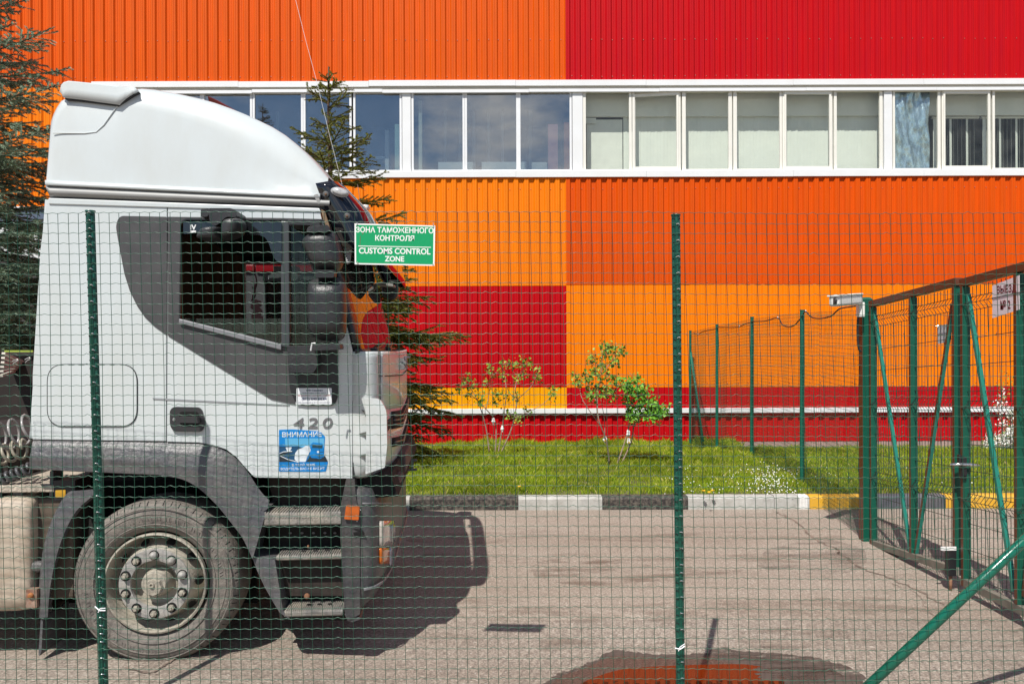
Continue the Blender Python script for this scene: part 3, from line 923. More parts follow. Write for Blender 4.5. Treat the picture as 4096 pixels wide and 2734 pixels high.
for a, b_, t, bt, yy, m in ((1745, 1900, 622, 690, .62, board_m), (1925, 2110, 622, 690, .62, board_m), (2132, 2196, 624, 690, .62, board_m), (2197, 2237, 485, 690, .25, mat('pink board', (.55, .22, .22), .8)),  # the three low white blocks are sun patches built as solid shapes
                            (2262, 2284, 477, 690, .25, mat('bare brick edge', (.42, .12, .05), .9, var=.3, vscale=30)), (1673, 1687, 390, 686, .2, mat('pale batten', (.72, .68, .52), .8)),
                            (1574, 1592, 480, 686, .3, mat('mint post', (.45, .62, .52), .7)), (1520, 1536, 480, 700, .8, board_m), (1480, 1524, 590, 600, .8, board_m)):
    q = MB().box((wx(a), YW + yy, wz(bt)), (wx(b_), YW + yy + .1, wz(t))); wp(q.build('fitting_and_sun_patch', m, bevel=.005))
for px in (1760, 1825, 1885, 1950, 2010, 1030, 2130):
    q = MB().tube([(wx(px), YW + 1.6, wz(610)), (wx(px), YW + 1.6, wz(360))], .035, 8); wp(q.build('pipe', mat('grey pipe', (.4, .45, .52), .5)))
# pale gate with a strip window behind the big spruce
q = MB().box((wx(-600), YW - .12, wz(1035)), (wx(330), YW - .06, wz(905))); wp(q.build('wall_panel', mat('pale door', (.72, .72, .72), .5, var=.04), bevel=.01))
q = MB().box((wx(-600), YW - .12, -.6), (wx(330), YW - .06, wz(1037))); wp(q.build('wall_panel', mat('dark backing sheet', (.05, .045, .04), .6, var=.1), bevel=.01))  # dark sheet added to keep the wall behind the spruce dark
q = ring(wx(-600), wx(330), wz(905) + .003, wz(822), .05, .05, YW - .12, YW - .05); wp(q.build('window', wfr))
wp(MB().box((wx(-595), YW - .07, wz(900)), (wx(325), YW - .06, wz(830))).build('pane', mat('dull strip glass', (.10, .12, .17), .15, spec=.8)))
# ================================================================== THE WHITE LORRY
TH = R(4.0)
TO = at(623, 2330, 4.635); TO.z = 0.0
TU = Vector((math.cos(TH), math.sin(TH), 0)); TV = Vector((-math.sin(TH), math.cos(TH), 0))
def tl(px, py, d=0.0):
    """pixel -> (x forward, z up) on the lorry's own plane d metres behind its near side"""
    x, y = level(px, py)
    a, b_ = (x - CX) / F, (HY - y) / F
    t = (d + TO.dot(TV)) / (a * TV.x + TV.y)
    p = Vector((t * a, t, CH + t * b_))
    q = p - TO
    return (q.dot(TU), p.z)
def P3(px, py, d=0.0):
    x, z = tl(px, py, d); return Vector((x, d, z))
def poly(pts, d=0.0, r=0, n=4):
    """outline in pixels (optional third number: corner radius in pixels) -> local x,z outline"""
    pts = rnd(pts, r, n)
    return [tl(a, b_, d) for a, b_ in pts]
lorry = thing('lorry', TO, 'white articulated lorry cab with grey trim parked behind the wire fence', 'lorry', rz=TH)
white = mat('white lorry paint', (0.575, 0.618, 0.622), 0.32, spec=0.5, coat=0.35, var=0.012, vscale=1.5, dirt=(0.44, 0.42, 0.36), dirt_amt=0.25, dirt_scale=3.0, stretch=(1, 1, .4))
whited = mat('white lorry paint low', (0.575, 0.615, 0.615), 0.35, coat=0.3, var=0.02, dirt=(0.42, 0.37, 0.30), dirt_amt=0.4, dirt_scale=3.6)
gtrim = mat('grey trim plastic', (0.056, 0.054, 0.056), 0.5, var=0.06, vscale=5, dirt=(0.13, 0.125, 0.12), dirt_amt=0.25, bump=.1, bscale=200)
fend = mat('weathered fender plastic', (0.085, 0.085, 0.093), 0.42, var=0.22, vscale=4, dirt=(0.19, 0.17, 0.145), dirt_amt=0.5, dirt_scale=5, bump=.5, bscale=40)
stepm = mat('dusty step plastic', (0.19, 0.18, 0.168), 0.6, var=0.25, vscale=7, dirt=(0.42, 0.37, 0.30), dirt_amt=0.8, dirt_scale=6, bump=.6, bscale=50)
blackp = mat('black plastic', (0.018, 0.018, 0.02), 0.4, var=.1)
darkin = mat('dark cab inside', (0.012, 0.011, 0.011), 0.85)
mirrp = mat('mirror housing plastic', (0.022, 0.022, 0.025), 0.4, var=.12, vscale=6, dirt=(.07, .065, .06), dirt_amt=.3, dirt_scale=9, bump=.25, bscale=80)
rubber = mat('dusty tyre rubber', (0.155, 0.137, 0.12), 0.75, var=.22, vscale=5, dirt=(0.26, .225, .19), dirt_amt=.6, dirt_scale=7, bump=.5, bscale=70)
rimm = mat('dusty wheel steel', (0.40, 0.365, 0.30), 0.6, var=.15, vscale=9, dirt=(.24, .205, .16), dirt_amt=.6, dirt_scale=9, bump=.35, bscale=60)
rimg = mat('grey wheel ring', (0.33, 0.32, 0.305), 0.55, var=.12, dirt=(.36, .32, .26), dirt_amt=.5, dirt_scale=8, bump=.3)
black = mat('deep black', (0.006, 0.005, 0.005), 0.9)
bumpm = mat('bumper plastic', (0.068, 0.068, 0.074), 0.42, var=0.2, vscale=4, dirt=(0.15, 0.135, 0.115), dirt_amt=0.5, dirt_scale=5, bump=.4, bscale=40)
seam = mat('seam shadow rubber', (0.03, 0.03, 0.032), 0.8)
greys = mat('gutter grey', (0.30, 0.30, 0.29), .45, var=.08)
beige = mat('weathered beige tank', (0.50, 0.42, 0.33), .55, var=.15, vscale=2.5, dirt=(.28, .19, .12), dirt_amt=.6, dirt_scale=4, stretch=(1, 1, 3))
chassis = mat('chassis brown', (0.05, 0.035, 0.03), .7, var=.3, bump=.3)
WID = 2.5
def LB(q, name, m, parent=lorry, **kw): return q.build(name, m, parent, **kw)

# window opening shared by side skin, trim and liner
hole_main = [(731, 893, 18), (748, 884), (1130, 889), (1130, 1376), (722, 1283, 8)]
hole_q = [(1160, 893), (1288, 893, 10), (1352, 1384, 10), (1160, 1384)]
win_h = lambda d=0.0: [poly([(725, 893, 16), (745, 880, 6), (1292, 884, 8), (1352, 1386, 10), (1130, 1386), (722, 1284, 8)], d)]
# --- cab side skin: fixed rear part, door
rear_out = [(194, 793), (668, 812), (664, 1764), (130, 1757), (130, 1500), (161, 1000), (184, 815, 10)]
hatch = [(190, 1457, 70), (548, 1457, 70), (548, 1704, 70), (190, 1704, 70)]
q = MB().prism(poly(rear_out), 0, .035)
LB(q, 'rear_side_panel', white, bevel=.004)
hp = poly(hatch, -.004, 60, 8)
hat = LB(MB().prism(hp, -.006, .01), 'locker_hatch', white, bevel=.004)
rg = [Vector((a, -.0035, b_)) for a, b_ in hp]; rg.append(rg[0])
LB(MB().tube(rg, .0036, 6, caps=False), 'hatch_seal', seam)
door_out = [(672, 812), (1277, 834), (1290, 892), (1409, 1398), (1409, 1912), (1018, 1908, 10), (985, 1872), (945, 1826), (905, 1796), (850, 1777), (795, 1768), (668, 1765)]
door = LB(MB().prism(poly(door_out), 0, .035, holes=win_h()), 'door', white, bevel=.004)
# dirt band low on the door comes from its own paint
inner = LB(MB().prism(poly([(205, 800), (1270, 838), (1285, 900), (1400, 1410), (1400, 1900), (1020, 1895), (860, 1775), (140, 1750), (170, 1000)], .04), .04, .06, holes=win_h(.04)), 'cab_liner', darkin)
# grey swoosh round the window
sw = [(463, 900, 26), (478, 863, 20), (668, 867), (668, 1340), (620, 1306), (580, 1268), (548, 1222), (520, 1165), (498, 1095), (480, 1000), (470, 945)]
LB(MB().prism(poly(sw, -.004, 6), -.006, .0), 'trim_panel', gtrim, bevel=.002)
swd = [(672, 867), (1128, 872), (1292, 876), (1300, 900), (1352, 1395), (1352, 1400), (1160, 1400), (1160, 1500), (1182, 1618), (1085, 1596), (800, 1421), (672, 1342)]
LB(MB().prism(poly(swd, -.004, 3), -.006, .0, holes=win_h(-.004)), 'trim_panel', gtrim, door, bevel=.002)
LB(MB().prism(poly([(1150, 1398), (1352, 1398), (1352, 1585, 30), (1338, 1622, 30), (1190, 1622, 40), (1160, 1560, 20)], -.01, 4), -.014, .002), 'quarter_panel', blackp, door, bevel=.003)
# door rubber and frame round the glass
wf = [(722, 885, 16), (748, 872, 8), (1296, 878, 8), (1356, 1392, 8), (1130, 1398), (716, 1290, 8)]
LB(MB().prism(poly(wf, -.008), -.012, .03, holes=win_h(-.008)), 'window_frame', blackp, door, bevel=.003)
LB(MB().prism(poly([(1124, 884), (1158, 886), (1160, 1392), (1126, 1385)], -.01), -.02, .03), 'window_pillar', mat('window pillar grey', (.05, .055, .06), .4), door, bevel=.006)
sill_a, sill_b = tl(718, 1283, -.02), tl(1128, 1392, -.02)
LB(MB().prism(poly([(716, 1274), (735, 1278), (1126, 1376), (1126, 1400), (716, 1292)], -.02), -.026, .0), 'window_sill', mat('sill strip grey', (.20, .20, .215), .35), door, bevel=.005)
vg = glass_mat('cab side glass', (.70, .76, .74), .04, dust=.008)
LB(MB().prism(poly([(730, 1273), (1124, 1273), (1124, 1384), (718, 1290)], .01), .012, .016), 'window_glass', vg, door)
qg = glass_mat('quarter glass', (.66, .72, .68), .03, dust=.008)
LB(MB().prism(poly([(1160, 890), (1290, 890), (1350, 1384), (1160, 1384)], .01), .012, .016), 'quarter_glass', qg, door)
# tinted wind deflector inside the top of the opening
defl = [(735, 886), (1128, 889), (1128, 1052), (1115, 1050), (1098, 1035), (1085, 1000), (1076, 972), (1062, 950), (1040, 941), (980, 937), (960, 915), (930, 905), (880, 925), (735, 937)]
dm = glass_mat('smoked deflector', (.08, .09, .12), .10, dust=.03, dust_col=(.3, .32, .38), rough=.08)
df = LB(MB().prism(poly(defl, -.02, 8), -.028, -.022), 'wind_deflector', dm, door)
text('maker_letters', 'IV', mat('sticker white', (.8, .8, .8), .5), df, (*[P3(773, 909, -.03)[i] for i in range(3)],), .034, .030, bold=.03)
LB(MB().prism(poly([(761, 922), (784, 922), (784, 931), (761, 931)], -.03), -.0305, -.0285), 'label_strip', MATS['sticker white'], df)
# handle
h_ = LB(MB().prism(poly([(680, 1640, 18), (694, 1626, 12), (795, 1628, 14), (808, 1640), (823, 1690, 14), (808, 1726, 14), (694, 1724, 18), (680, 1700, 14)], -.012, 10, 5), -.016, .002), 'door_handle', mat('handle black', (.035, .034, .036), .38), door, bevel=.005, seg=3)
LB(MB().prism(poly([(716, 1645, 14), (796, 1645, 16), (799, 1700, 12), (720, 1700, 12)], -.016, 12), -.0168, -.0158), 'handle_recess', black, h_)
LB(MB().prism(poly([(716, 1665, 5), (798, 1667, 5), (800, 1692, 5), (716, 1690, 5)], -.03, 4), -.032, -.017), 'handle_grip', MATS['handle black'], h_, bevel=.004)
c_ = P3(696, 1677, -.016); LB(MB().lathe([(0, -.003), (.0075, -.003), (.010, 0)], c_, 'y', 14), 'lock_cylinder', mat('dull chrome', (.5, .5, .5), .35, metal=.9), h_)
# styling line: flat grey strip painted as the shadow in its groove
LB(MB().prism(poly([(610, 1590), (1158, 1618), (1158, 1623), (612, 1597)], -.003), -.0035, 0), 'styling_shadow', mat('groove shade grey', (.28, .29, .30), .5), door)

# badge and stickers on the door
bm = mat('badge chrome', (.28, .28, .30), .25, metal=.75)
text('power_badge', '420', bm, door, P3(1252, 1690, -.004), (tl(1330, 1690)[0] - tl(1174, 1690)[0]), .060, ext=.004, bold=.0, shear=.12, space=1.3)
white_s = mat('label white', (.72, .74, .76), .4); navy = mat('print navy', (.02, .03, .12), .5); redp = mat('print red', (.5, .03, .03), .5)
def plate(name, px0, py0, px1, py1, d, m, parent, th=.0012, r=2):
    return LB(MB().prism(poly([(px0, py0), (px1, py0), (px1, py1), (px0, py1)], d, r), d - th, d), name, m, parent)
sv = plate('service_label', 1186, 1551, 1327, 1617, -.0145, white_s, door, r=4)
def tx(body, px, py, wpx, hpx, d, m, parent, **kw):
    w = tl(px + wpx / 2, py, d)[0] - tl(px - wpx / 2, py, d)[0]; h = tl(px, py - hpx / 2, d)[1] - tl(px, py + hpx / 2, d)[1]
    return text(kw.pop('name', 'lettering'), body, m, parent, P3(px, py, d), w, h, **kw)
tx('ИВ-Сервис', 1259, 1561, 66, 9, -.0162, navy, sv, bold=.02)
tx('официальный дилер IVECO', 1257, 1571, 94, 4.5, -.0162, navy, sv)
tx('автомобили • запчасти • сервис', 1257, 1581, 130, 4.5, -.0162, redp, sv)
tx('(812) 640 64 64', 1257, 1596, 100, 11, -.0162, navy, sv, bold=.01)
tx('СПб, Московское ш. 231 А    www.iv-service.ru', 1257, 1609, 128, 4, -.0162, navy, sv)
blu = mat('sticker blue', (.0, .20, .55), .35); blu2 = mat('sticker pale blue', (.10, .38, .62), .35); stw = mat('sticker white patch', (.66, .72, .76), .4)
bs = LB(MB().prism(poly([(1116, 1718), (1170, 1716), (1280, 1724), (1300, 1745), (1296, 1820), (1312, 1848), (1304, 1884), (1280, 1886), (1116, 1884)], -.001, 2), -.0022, -.0006), 'warning_sticker', blu, door)
LB(MB().prism(poly([(1140, 1752), (1296, 1752), (1296, 1790), (1200, 1788), (1140, 1783)], -.003), -.0026, -.0022), 'printed_sky', blu2, bs)
LB(MB().prism(poly([(1116, 1784), (1190, 1783), (1215, 1790), (1225, 1840), (1116, 1845)], -.003), -.0027, -.0022), 'printed_field', mat('sticker dark blue', (.01, .07, .16), .4), bs)
LB(MB().prism(poly([(1118, 1815), (1140, 1808), (1180, 1806), (1150, 1812), (1130, 1820), (1150, 1833), (1190, 1843), (1224, 1846), (1245, 1818), (1300, 1822), (1312, 1846), (1116, 1846)], -.003, 2), -.0030, -.0026), 'printed_road', mat('sticker black', (.02, .03, .04), .4), bs)
for a in ((1120, 1822, 1150, 1836, 1195, 1848), (1118, 1813, 1135, 1806, 1168, 1804)):
    LB(MB().tube([P3(a[0], a[1], -.0032), P3(a[2], a[3], -.0032), P3(a[4], a[5], -.0032)], .0022, 4), 'printed_line', stw, bs)
for pts in ([(1180, 1812), (1192, 1796), (1210, 1790), (1222, 1782), (1238, 1783), (1243, 1800), (1232, 1820), (1222, 1846), (1190, 1846), (1178, 1836)], [(1142, 1788), (1168, 1787), (1160, 1803), (1150, 1806)]):
    LB(MB().prism(poly(pts, -.0035, 3), -.0036, -.0030), 'worn_patch', stw, bs)
tk = LB(MB().prism(poly([(1240, 1778), (1252, 1768), (1290, 1772), (1294, 1786), (1296, 1826), (1280, 1834), (1245, 1830), (1238, 1815), (1244, 1795)], -.0035, 3), -.0038, -.0030), 'printed_lorry', blu, bs)
LB(MB().prism(poly([(1250, 1776), (1290, 1780), (1290, 1792), (1248, 1790)], -.004), -.0041, -.0038), 'printed_windscreen', mat('sticker deep', (.01, .05, .08), .4), bs)
for y_ in (1806, 1816, 1824): LB(MB().prism(poly([(1270, y_), (1293, y_), (1293, y_ + 3), (1270, y_ + 3)], -.004), -.0041, -.0038), 'printed_grille', MATS['sticker deep'], bs)
LB(MB().prism(poly([(1268, 1802), (1276, 1802), (1276, 1810), (1268, 1810)], -.004), -.0042, -.0038), 'printed_lamp', stw, bs)
tx('ВНИМАНИЕ', 1208, 1736, 158, 20, -.0026, stw, bs, bold=.015)
tx('В ЭТОЙ ЗОНЕ', 1214, 1857, 92, 12, -.0026, stw, bs, bold=.015)
tx('ВОДИТЕЛЬ ВАС НЕ ВИДИТ', 1211, 1874, 176, 12, -.0026, stw, bs, bold=.015)

# --- front of the cab: plan curve from the near corner across to the far one
def plan(x0, xf, y0=0.0, n=26, p=3.8, wid=WID, half=False):
    """(x, y) from near side (x0) round the front (xf at centre) to the far side"""
    out = []
    c = wid / 2
    for i in range(n + 1):
        t = i / n * math.pi
        cy = math.cos(t)
        y = c - math.copysign(abs(cy) ** (2 / p), cy) * (c - y0)
        x = x0 + (xf - x0) * abs(math.sin(t)) ** (2 / p)
        out.append((x, y))
    return out
def sil_x(px, py):
    """x whose plan curve shows its silhouette at pixel px"""
    best = None
    lo, hi = 0.6, 2.6
    for _ in range(40):
        mid = (lo + hi) / 2
        m = -1e9
        for (x, y) in plan(X1411, mid):
            w = TO + TU * x + TV * y
            m = max(m, w.x / w.y * F + CX)
        if m > px + ROLL * (py - CY) * -1: hi = mid
        else: lo = mid
    return (lo + hi) / 2
X1411 = tl(1411, 1650)[0]
XF = sil_x(1628, 1600)
rows = []
z_of = lambda py: tl(1450, py)[1]
ext_list = [(1400, .012), (1405, 0.0), (1430, 0), (1520, 0), (1640, 0), (1760, 0), (1800, 0), (1840, .01), (1865, .028), (1885, .055), (1900, .085), (1911, .12)]
for py, inset in ext_list:
    pl = plan(X1411, XF - inset * .8, y0=max(0, inset * .25))
    rows.append([(x, y, tl(1450, py, min(y, WID - y) * .8 + .0)[1]) for x, y in pl])
# split the nose at the panel seams so each panel is a part of its own
n_all = len(rows[0])
ns = [i for i in range(n_all) if rows[3][i][1] < .16][-1]
def nose(name, i0, i1, r0, r1, m, off=0.0):
    q = MB().grid([[rows[r][i] for i in range(i0, i1 + 1)] for r in range(r0, r1 + 1)])
    return LB(q, name, m, smooth=True, solid=.02, off=1)
nose('corner_panel', 0, ns, 1, len(rows) - 1, whited)
nose('front_panel', ns, n_all - 1 - ns, 1, 4, whited)
fpan = nose('grille_panel', ns, n_all - 1 - ns, 4, len(rows) - 1, whited)
nose('corner_panel', n_all - 1 - ns, n_all - 1, 1, len(rows) - 1, whited)
def on_front(t, py, out=0.0):
    """point on the nose: t = y across the cab"""
    pl = plan(X1411, XF + out, n=200)
    z = tl(1450, py, min(t, WID - t) * .8)[1]
    b = min(pl, key=lambda p_: abs(p_[1] - t))
    return Vector((b[0], b[1], z))
def front_patch(name, y0, y1, py0, py1, m, out=.004, parent=lorry, n=10, inset=0):
    rows_ = []
    for py in (py0, (py0 + py1) / 2, py1):
        rows_.append([on_front(lerp(y0, y1, i / n), py, out) for i in range(n + 1)])
    return LB(MB().grid(rows_), name, m, parent, smooth=True, solid=.008, off=0)
LB(MB().tube([Vector(rows[r][ns]) + Vector((-.0005, 0, 0)) for r in range(1, 7)], .0028, 5), 'panel_gap', seam)
front_patch('panel_gap', .1, 2.4, 1503, 1507, seam, .002)
for y0, y1, a, b_ in ((.42, 2.08, 1650, 1722), (.45, 2.05, 1758, 1795)):
    g_ = front_patch('grille_opening', y0, y1, a, b_, black, .003, fpan)
    for k in range(3 if a < 1700 else 1):
        f_ = (k + 1) / (4 if a < 1700 else 2)
        front_patch('grille_bar', y0 + .04, y1 - .02, lerp(a, b_, f_) - 3, lerp(a, b_, f_) + 3, mat('grille bar', (.12, .12, .12), .4), .012, g_)
letters = 'STRALIS'
chrome = mat('letter chrome', (.55, .56, .6), .15, metal=1)
for i, ch in enumerate(letters):
    yy = lerp(.62, 1.5, i / 6)
    p_ = on_front(WID - yy, 1458, .004)
    pn = on_front(WID - yy + .02, 1458, .004)
    ang = math.atan2(pn.y - p_.y, pn.x - p_.x)
    text('front_letter', ch, chrome, lorry, p_, .07, .085, rot=(R(90), 0, ang), ext=.004, bold=.02)
# corner air vane with its three slots
vane = LB(MB().prism(poly([(1460, 1592, 8), (1520, 1594, 20), (1546, 1640, 16), (1549, 1780), (1540, 1868, 6), (1462, 1895, 4), (1466, 1700)], -.012, 4), -.016, .03), 'corner_vane', whited, bevel=.012, seg=3)
for pts in ([(1446, 1638), (1456, 1640), (1466, 1668), (1462, 1658)], [(1434, 1734), (1468, 1725), (1468, 1752), (1455, 1742)], [(1436, 1820), (1468, 1813), (1468, 1838), (1455, 1830)]):
    LB(MB().prism(poly(pts, -.004), -.0055, -.002), 'vane_slot', mat('slot grey', (.10, .10, .09), .8))
LB(MB().prism([tl(1407, 1400, 0), tl(1413, 1400, 0), tl(1414, 1912, 0), tl(1408, 1912, 0)], .004, .03), 'door_gap', seam)
LB(MB().prism([tl(666, 812, 0), tl(675, 812, 0), tl(670, 1765, 0), tl(661, 1765, 0)], .010, .03), 'door_gap', seam)

# --- far side, back wall, floor, roof of the cab: a closed shell
fo = [(194, 793), (1277, 834), (1290, 892), (1409, 1398), (1409, 1912), (1018, 1908), (850, 1777), (130, 1757), (130, 1500), (161, 1000)]
def farwin():
    a = tl(985, 1000, WID); b_ = tl(1150, 1000, WID); c = tl(1345, 1330, WID); e = tl(985, 1330, WID)
    zt = tl(900, 880, 0)[1]
    return [(a[0], zt), (tl(1330, 1000, WID)[0] - .14, zt), (tl(1345, 1330, WID)[0] - .0, c[1]), (e[0], e[1])]
fpoly = poly(fo)
fw = farwin()
LB(MB().prism(fpoly, WID - .06, WID, holes=[fw]), 'far_side_panel', [white], bevel=0)
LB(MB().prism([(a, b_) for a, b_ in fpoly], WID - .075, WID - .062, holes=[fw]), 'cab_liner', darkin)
LB(MB().prism(fw, WID - .03, WID - .026), 'window_glass', glass_mat('far glass', (.6, .62, .62), .04, dust=.02))
A = {k: tl(*v) for k, v in dict(tr=(196, 796), tf=(1280, 838), br=(132, 1755), bf=(1405, 1905)).items()}
q = MB()
q.add([(A['br'][0] + .005, .03, A['br'][1]), (A['br'][0] + .005, WID - .03, A['br'][1]), (A['tr'][0] + .003, WID - .03, A['tr'][1]), (A['tr'][0] + .003, .03, A['tr'][1])], [(0, 3, 2, 1)])
LB(q, 'back_wall', white, solid=.04, off=1)
zf_ = tl(1000, 1700, 0)[1]
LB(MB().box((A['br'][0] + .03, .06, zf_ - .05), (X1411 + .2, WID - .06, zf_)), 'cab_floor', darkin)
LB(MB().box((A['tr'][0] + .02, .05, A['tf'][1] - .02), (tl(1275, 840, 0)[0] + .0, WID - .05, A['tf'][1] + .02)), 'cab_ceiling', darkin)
# dashboard, seats, wheel, bunk curtain
xd = tl(1300, 1400, 0)[0]
LB(MB().box((xd, .08, zf_), (XF - .1, WID - .08, tl(0, 1405, 0)[1] if False else z_of(1400))), 'dashboard', mat('dash grey', (.03, .03, .032), .7), bevel=.05, seg=3)
LB(MB().box((xd + .15, .1, z_of(1560)), (XF - .06, WID - .1, z_of(1408))), 'dashboard_cowl', darkin)
seatm = mat('seat cloth', (.03, .024, .022), .9, var=.3)
for yy in (.35, 1.65):
    xs_ = tl(640, 1400, 0)[0]
    s_ = LB(MB().box((xs_ - .1, yy, zf_ + .3), (xs_ + .42, yy + .5, zf_ + .48)), 'seat', seatm, bevel=.06, seg=3)
    LB(MB().box((xs_ - .22, yy + .02, zf_ + .42), (xs_ - .06, yy + .48, zf_ + .62)), 'backrest', seatm, s_, bevel=.06, seg=3)
    LB(MB().box((xs_ - .0, yy + .1, zf_ - .0), (xs_ + .3, yy + .4, zf_ + .3)), 'seat_base', darkin, s_)
cx_, cz_ = xd - .12, zf_ + .78
pts = []
for i in range(25):
    t = 2 * math.pi * i / 24; pts.append((cx_ + .10 * math.sin(t), 1.9 + .22 * math.cos(t), cz_ + .19 * math.sin(t)))
LB(MB().tube(pts, .014, 8, caps=False), 'steering_wheel', blackp)
q = MB(); rows_ = []
xc = tl(985, 1200, 2.4)[0] - .02
for i in range(40):
    rows_.append([(xc + .012 * math.sin(i * 1.3), .12 + i * .057, zz) for zz in (zf_ + .5, A['tf'][1] - .02)])
LB(q.grid(rows_), 'bunk_curtain', mat('curtain brown', (.06, .028, .015), .9, var=.2), smooth=True)
# windscreen between its lower and upper plan curves, pillars
zt_s, zb_s = tl(1290, 890)[1], z_of(1404)
xb0, xt0 = X1411 + .005, tl(1294, 890)[0]
XFB = sil_x(1572, 1395) + .0
xft = xt0 + (XFB - X1411) * .8
def screen_row(u, out=0.0):
    x0 = lerp(xb0, xt0, u); xf = lerp(XFB, xft, u) + out; z = lerp(zb_s, zt_s, u)
    return [(x, y, z) for x, y in plan(x0, xf, y0=.012, n=26)]
allr = [screen_row(u / 6) for u in range(7)]
npil = [i for i in range(27) if allr[0][i][1] < .10][-1]
wsg = glass_mat('windscreen glass', (.80, .84, .84), .06, dust=.05, rough=.01)
LB(MB().grid([r_[npil:27 - npil] for r_ in allr]), 'windscreen', wsg, smooth=True)
for sl_, nm in ((slice(0, npil + 1), 0), (slice(26 - npil, 27), 1)):
    LB(MB().grid([r_[sl_] for r_ in allr]), 'windscreen_pillar', blackp if nm == 0 else blackp, smooth=True, solid=.03, off=-1)
# white outer pillar between door and windscreen
LB(MB().prism([tl(1352, 1250, 0), tl(1375, 1250, 0), tl(1410, 1400, 0), tl(1410, 1602, 0), tl(1352, 1620, 0)], -.002, .003), 'pillar_skin', white, door)
# rubber seal and wipers along the lower edge
LB(MB().tube([Vector(p) + Vector((.008, -.004, 0)) for p in screen_row(0)], .016, 6), 'windscreen_seal', blackp)
for a, b_, hgt in ((.35, 1.15, .10), (1.2, 2.0, .12)):
    r0 = screen_row(0.0, .03); 
    def near(y, u): 
        rr = screen_row(u, .02); return Vector(min(rr, key=lambda p_: abs(p_[1] - y)))
    w_ = LB(MB().tube([near(a, 0.0), near(lerp(a, b_, .4), .02), near(b_, .07)], .012, 6), 'wiper', blackp)
    LB(MB().box(tuple(near(a, 0) - Vector((.03, .04, .05))), tuple(near(a, 0) + Vector((.04, .04, .02)))), 'wiper_pivot', blackp, w_, bevel=.01)
q = MB().box((XFB - .06, .5, z_of(1408)), (XFB + .02, 2.0, z_of(1392))); LB(q, 'scuttle', blackp, bevel=.01)

# --- roof fairing: lofted stations along the cab
top_line = [(205, 478), (232, 425), (250, 402), (280, 393), (400, 400), (470, 404), (500, 365), (560, 357), (620, 362), (700, 376), (780, 392), (850, 410), (960, 448), (1080, 503), (1150, 548), (1210, 600), (1260, 650), (1300, 698), (1330, 738), (1345, 765)]
crease = [(205, 560), (232, 470), (260, 430), (330, 415), (469, 419), (560, 436), (663, 455), (760, 486), (867, 526), (950, 580), (1020, 634), (1070, 680), (1110, 722), (1180, 752), (1262, 775), (1345, 778)]
base_y = lambda px: lerp(722, 780, (px - 185) / (1275 - 185))
st = [186, 190, 196, 204, 214, 228, 245, 265, 290, 330, 380, 430, 465, 480, 500, 530, 570, 620, 680, 740, 800, 860, 920, 980, 1040, 1090, 1140, 1180, 1220, 1255, 1285, 1310]
backx = [(722, 185), (600, 199), (520, 213), (470, 222), (430, 234), (402, 252)]
def fair_section(px):
    zb = tl(px, base_y(px))[1]
    ttab = interp(top_line, px) if px >= 205 else lerp(722, 478, (px - 185) / 20)
    ctab = interp(crease, px) if px >= 205 else lerp(722, 560, (px - 185) / 20)
    ctab = min(ctab, base_y(px) - 2)
    x0 = tl(px, ctab, .02)[0]
    zc = tl(px, ctab, .02)[1]; ztp = tl(px, ttab, .14)[1]; 
    ztp = max(ztp, zc + .01)
    x_t = tl(px, ttab, .14)[0]
    front = sstep(980, 1310, px)
    s = []
    xb_ = tl(px, base_y(px), 0)[0]
    for k, u in enumerate((0, .5, 1)):
        s.append((lerp(xb_, x0, u), .0 + .02 * u, lerp(zb, zc, u)))
    dz = ztp - zc
    for a_ in (15, 30, 45, 60, 75, 90):
        c_a, s_a = math.cos(R(a_)), math.sin(R(a_))
        s.append((lerp(x0, x_t, 1 - c_a),   .02 + .12 * (1 - c_a), zc + dz * s_a))
    s.append((x_t, .28, ztp + .008)); s.append((x_t, .8, ztp + .01)); s.append((x_t, 1.25, ztp + .012))
    full = s + [(x, WID - y, z) for x, y, z in s[-2::-1]]
    return full, front
secs = []
for px in st:
    sct, fr = fair_section(px)
    # bow the front stations forward towards the middle
    if fr > 0:
        bow = .03 * fr
        sct = [(x + bow * (1 - abs((y - 1.25) / 1.25) ** 2.6), y, z) for x, y, z in sct]
    secs.append(sct)
fair = LB(MB().grid(secs), 'roof_fairing', white, auto=40, smooth=True)
# close the back of the fairing
q = MB(); q.v = [tuple(p) for p in secs[0]]; q.f = [tuple(range(len(secs[0])))[::-1]]; q.m = [0]
LB(q, 'fairing_back', white)
q = MB(); q.v = [tuple(p) for p in secs[-1]]; q.f = [tuple(range(len(secs[-1])))]; q.m = [0]
LB(q, 'fairing_front', darkin)
# rear top flap, a separate wing above the corner
def wing_sec(px, ty, by):
    x0, z0 = tl(px, by, -.01); x1, z1 = tl(px, ty, .05)
    return [(x0, -.005, z0), (lerp(x0, x1, .3), .0, lerp(z0, z1, .5)), (lerp(x0, x1, .8), .004, lerp(z0, z1, .90)), (lerp(x0, x1, .95), .012, lerp(z0, z1, .97)), (x1, .03, z1), (x1, .6, z1 + .01), (x1, 1.25, z1 + .015), (x1, 1.9, z1 + .01), (x1, 2.40, z1), (lerp(x0, x1, .4), 2.48, lerp(z0, z1, .85)), (x0, 2.505, z0)]
ws = [wing_sec(250, 375, 387), wing_sec(256, 348, 388), wing_sec(266, 336, 390), (wing_sec(285, 330, 392)), wing_sec(330, 334, 397), wing_sec(400, 341, 407), wing_sec(455, 347, 414), wing_sec(474, 350, 417), wing_sec(500, 353, 392), wing_sec(530, 355, 372), wing_sec(548, 357, 362)]
LB(MB().grid(ws), 'rear_wing', white, smooth=True, auto=24, solid=.012, off=1)
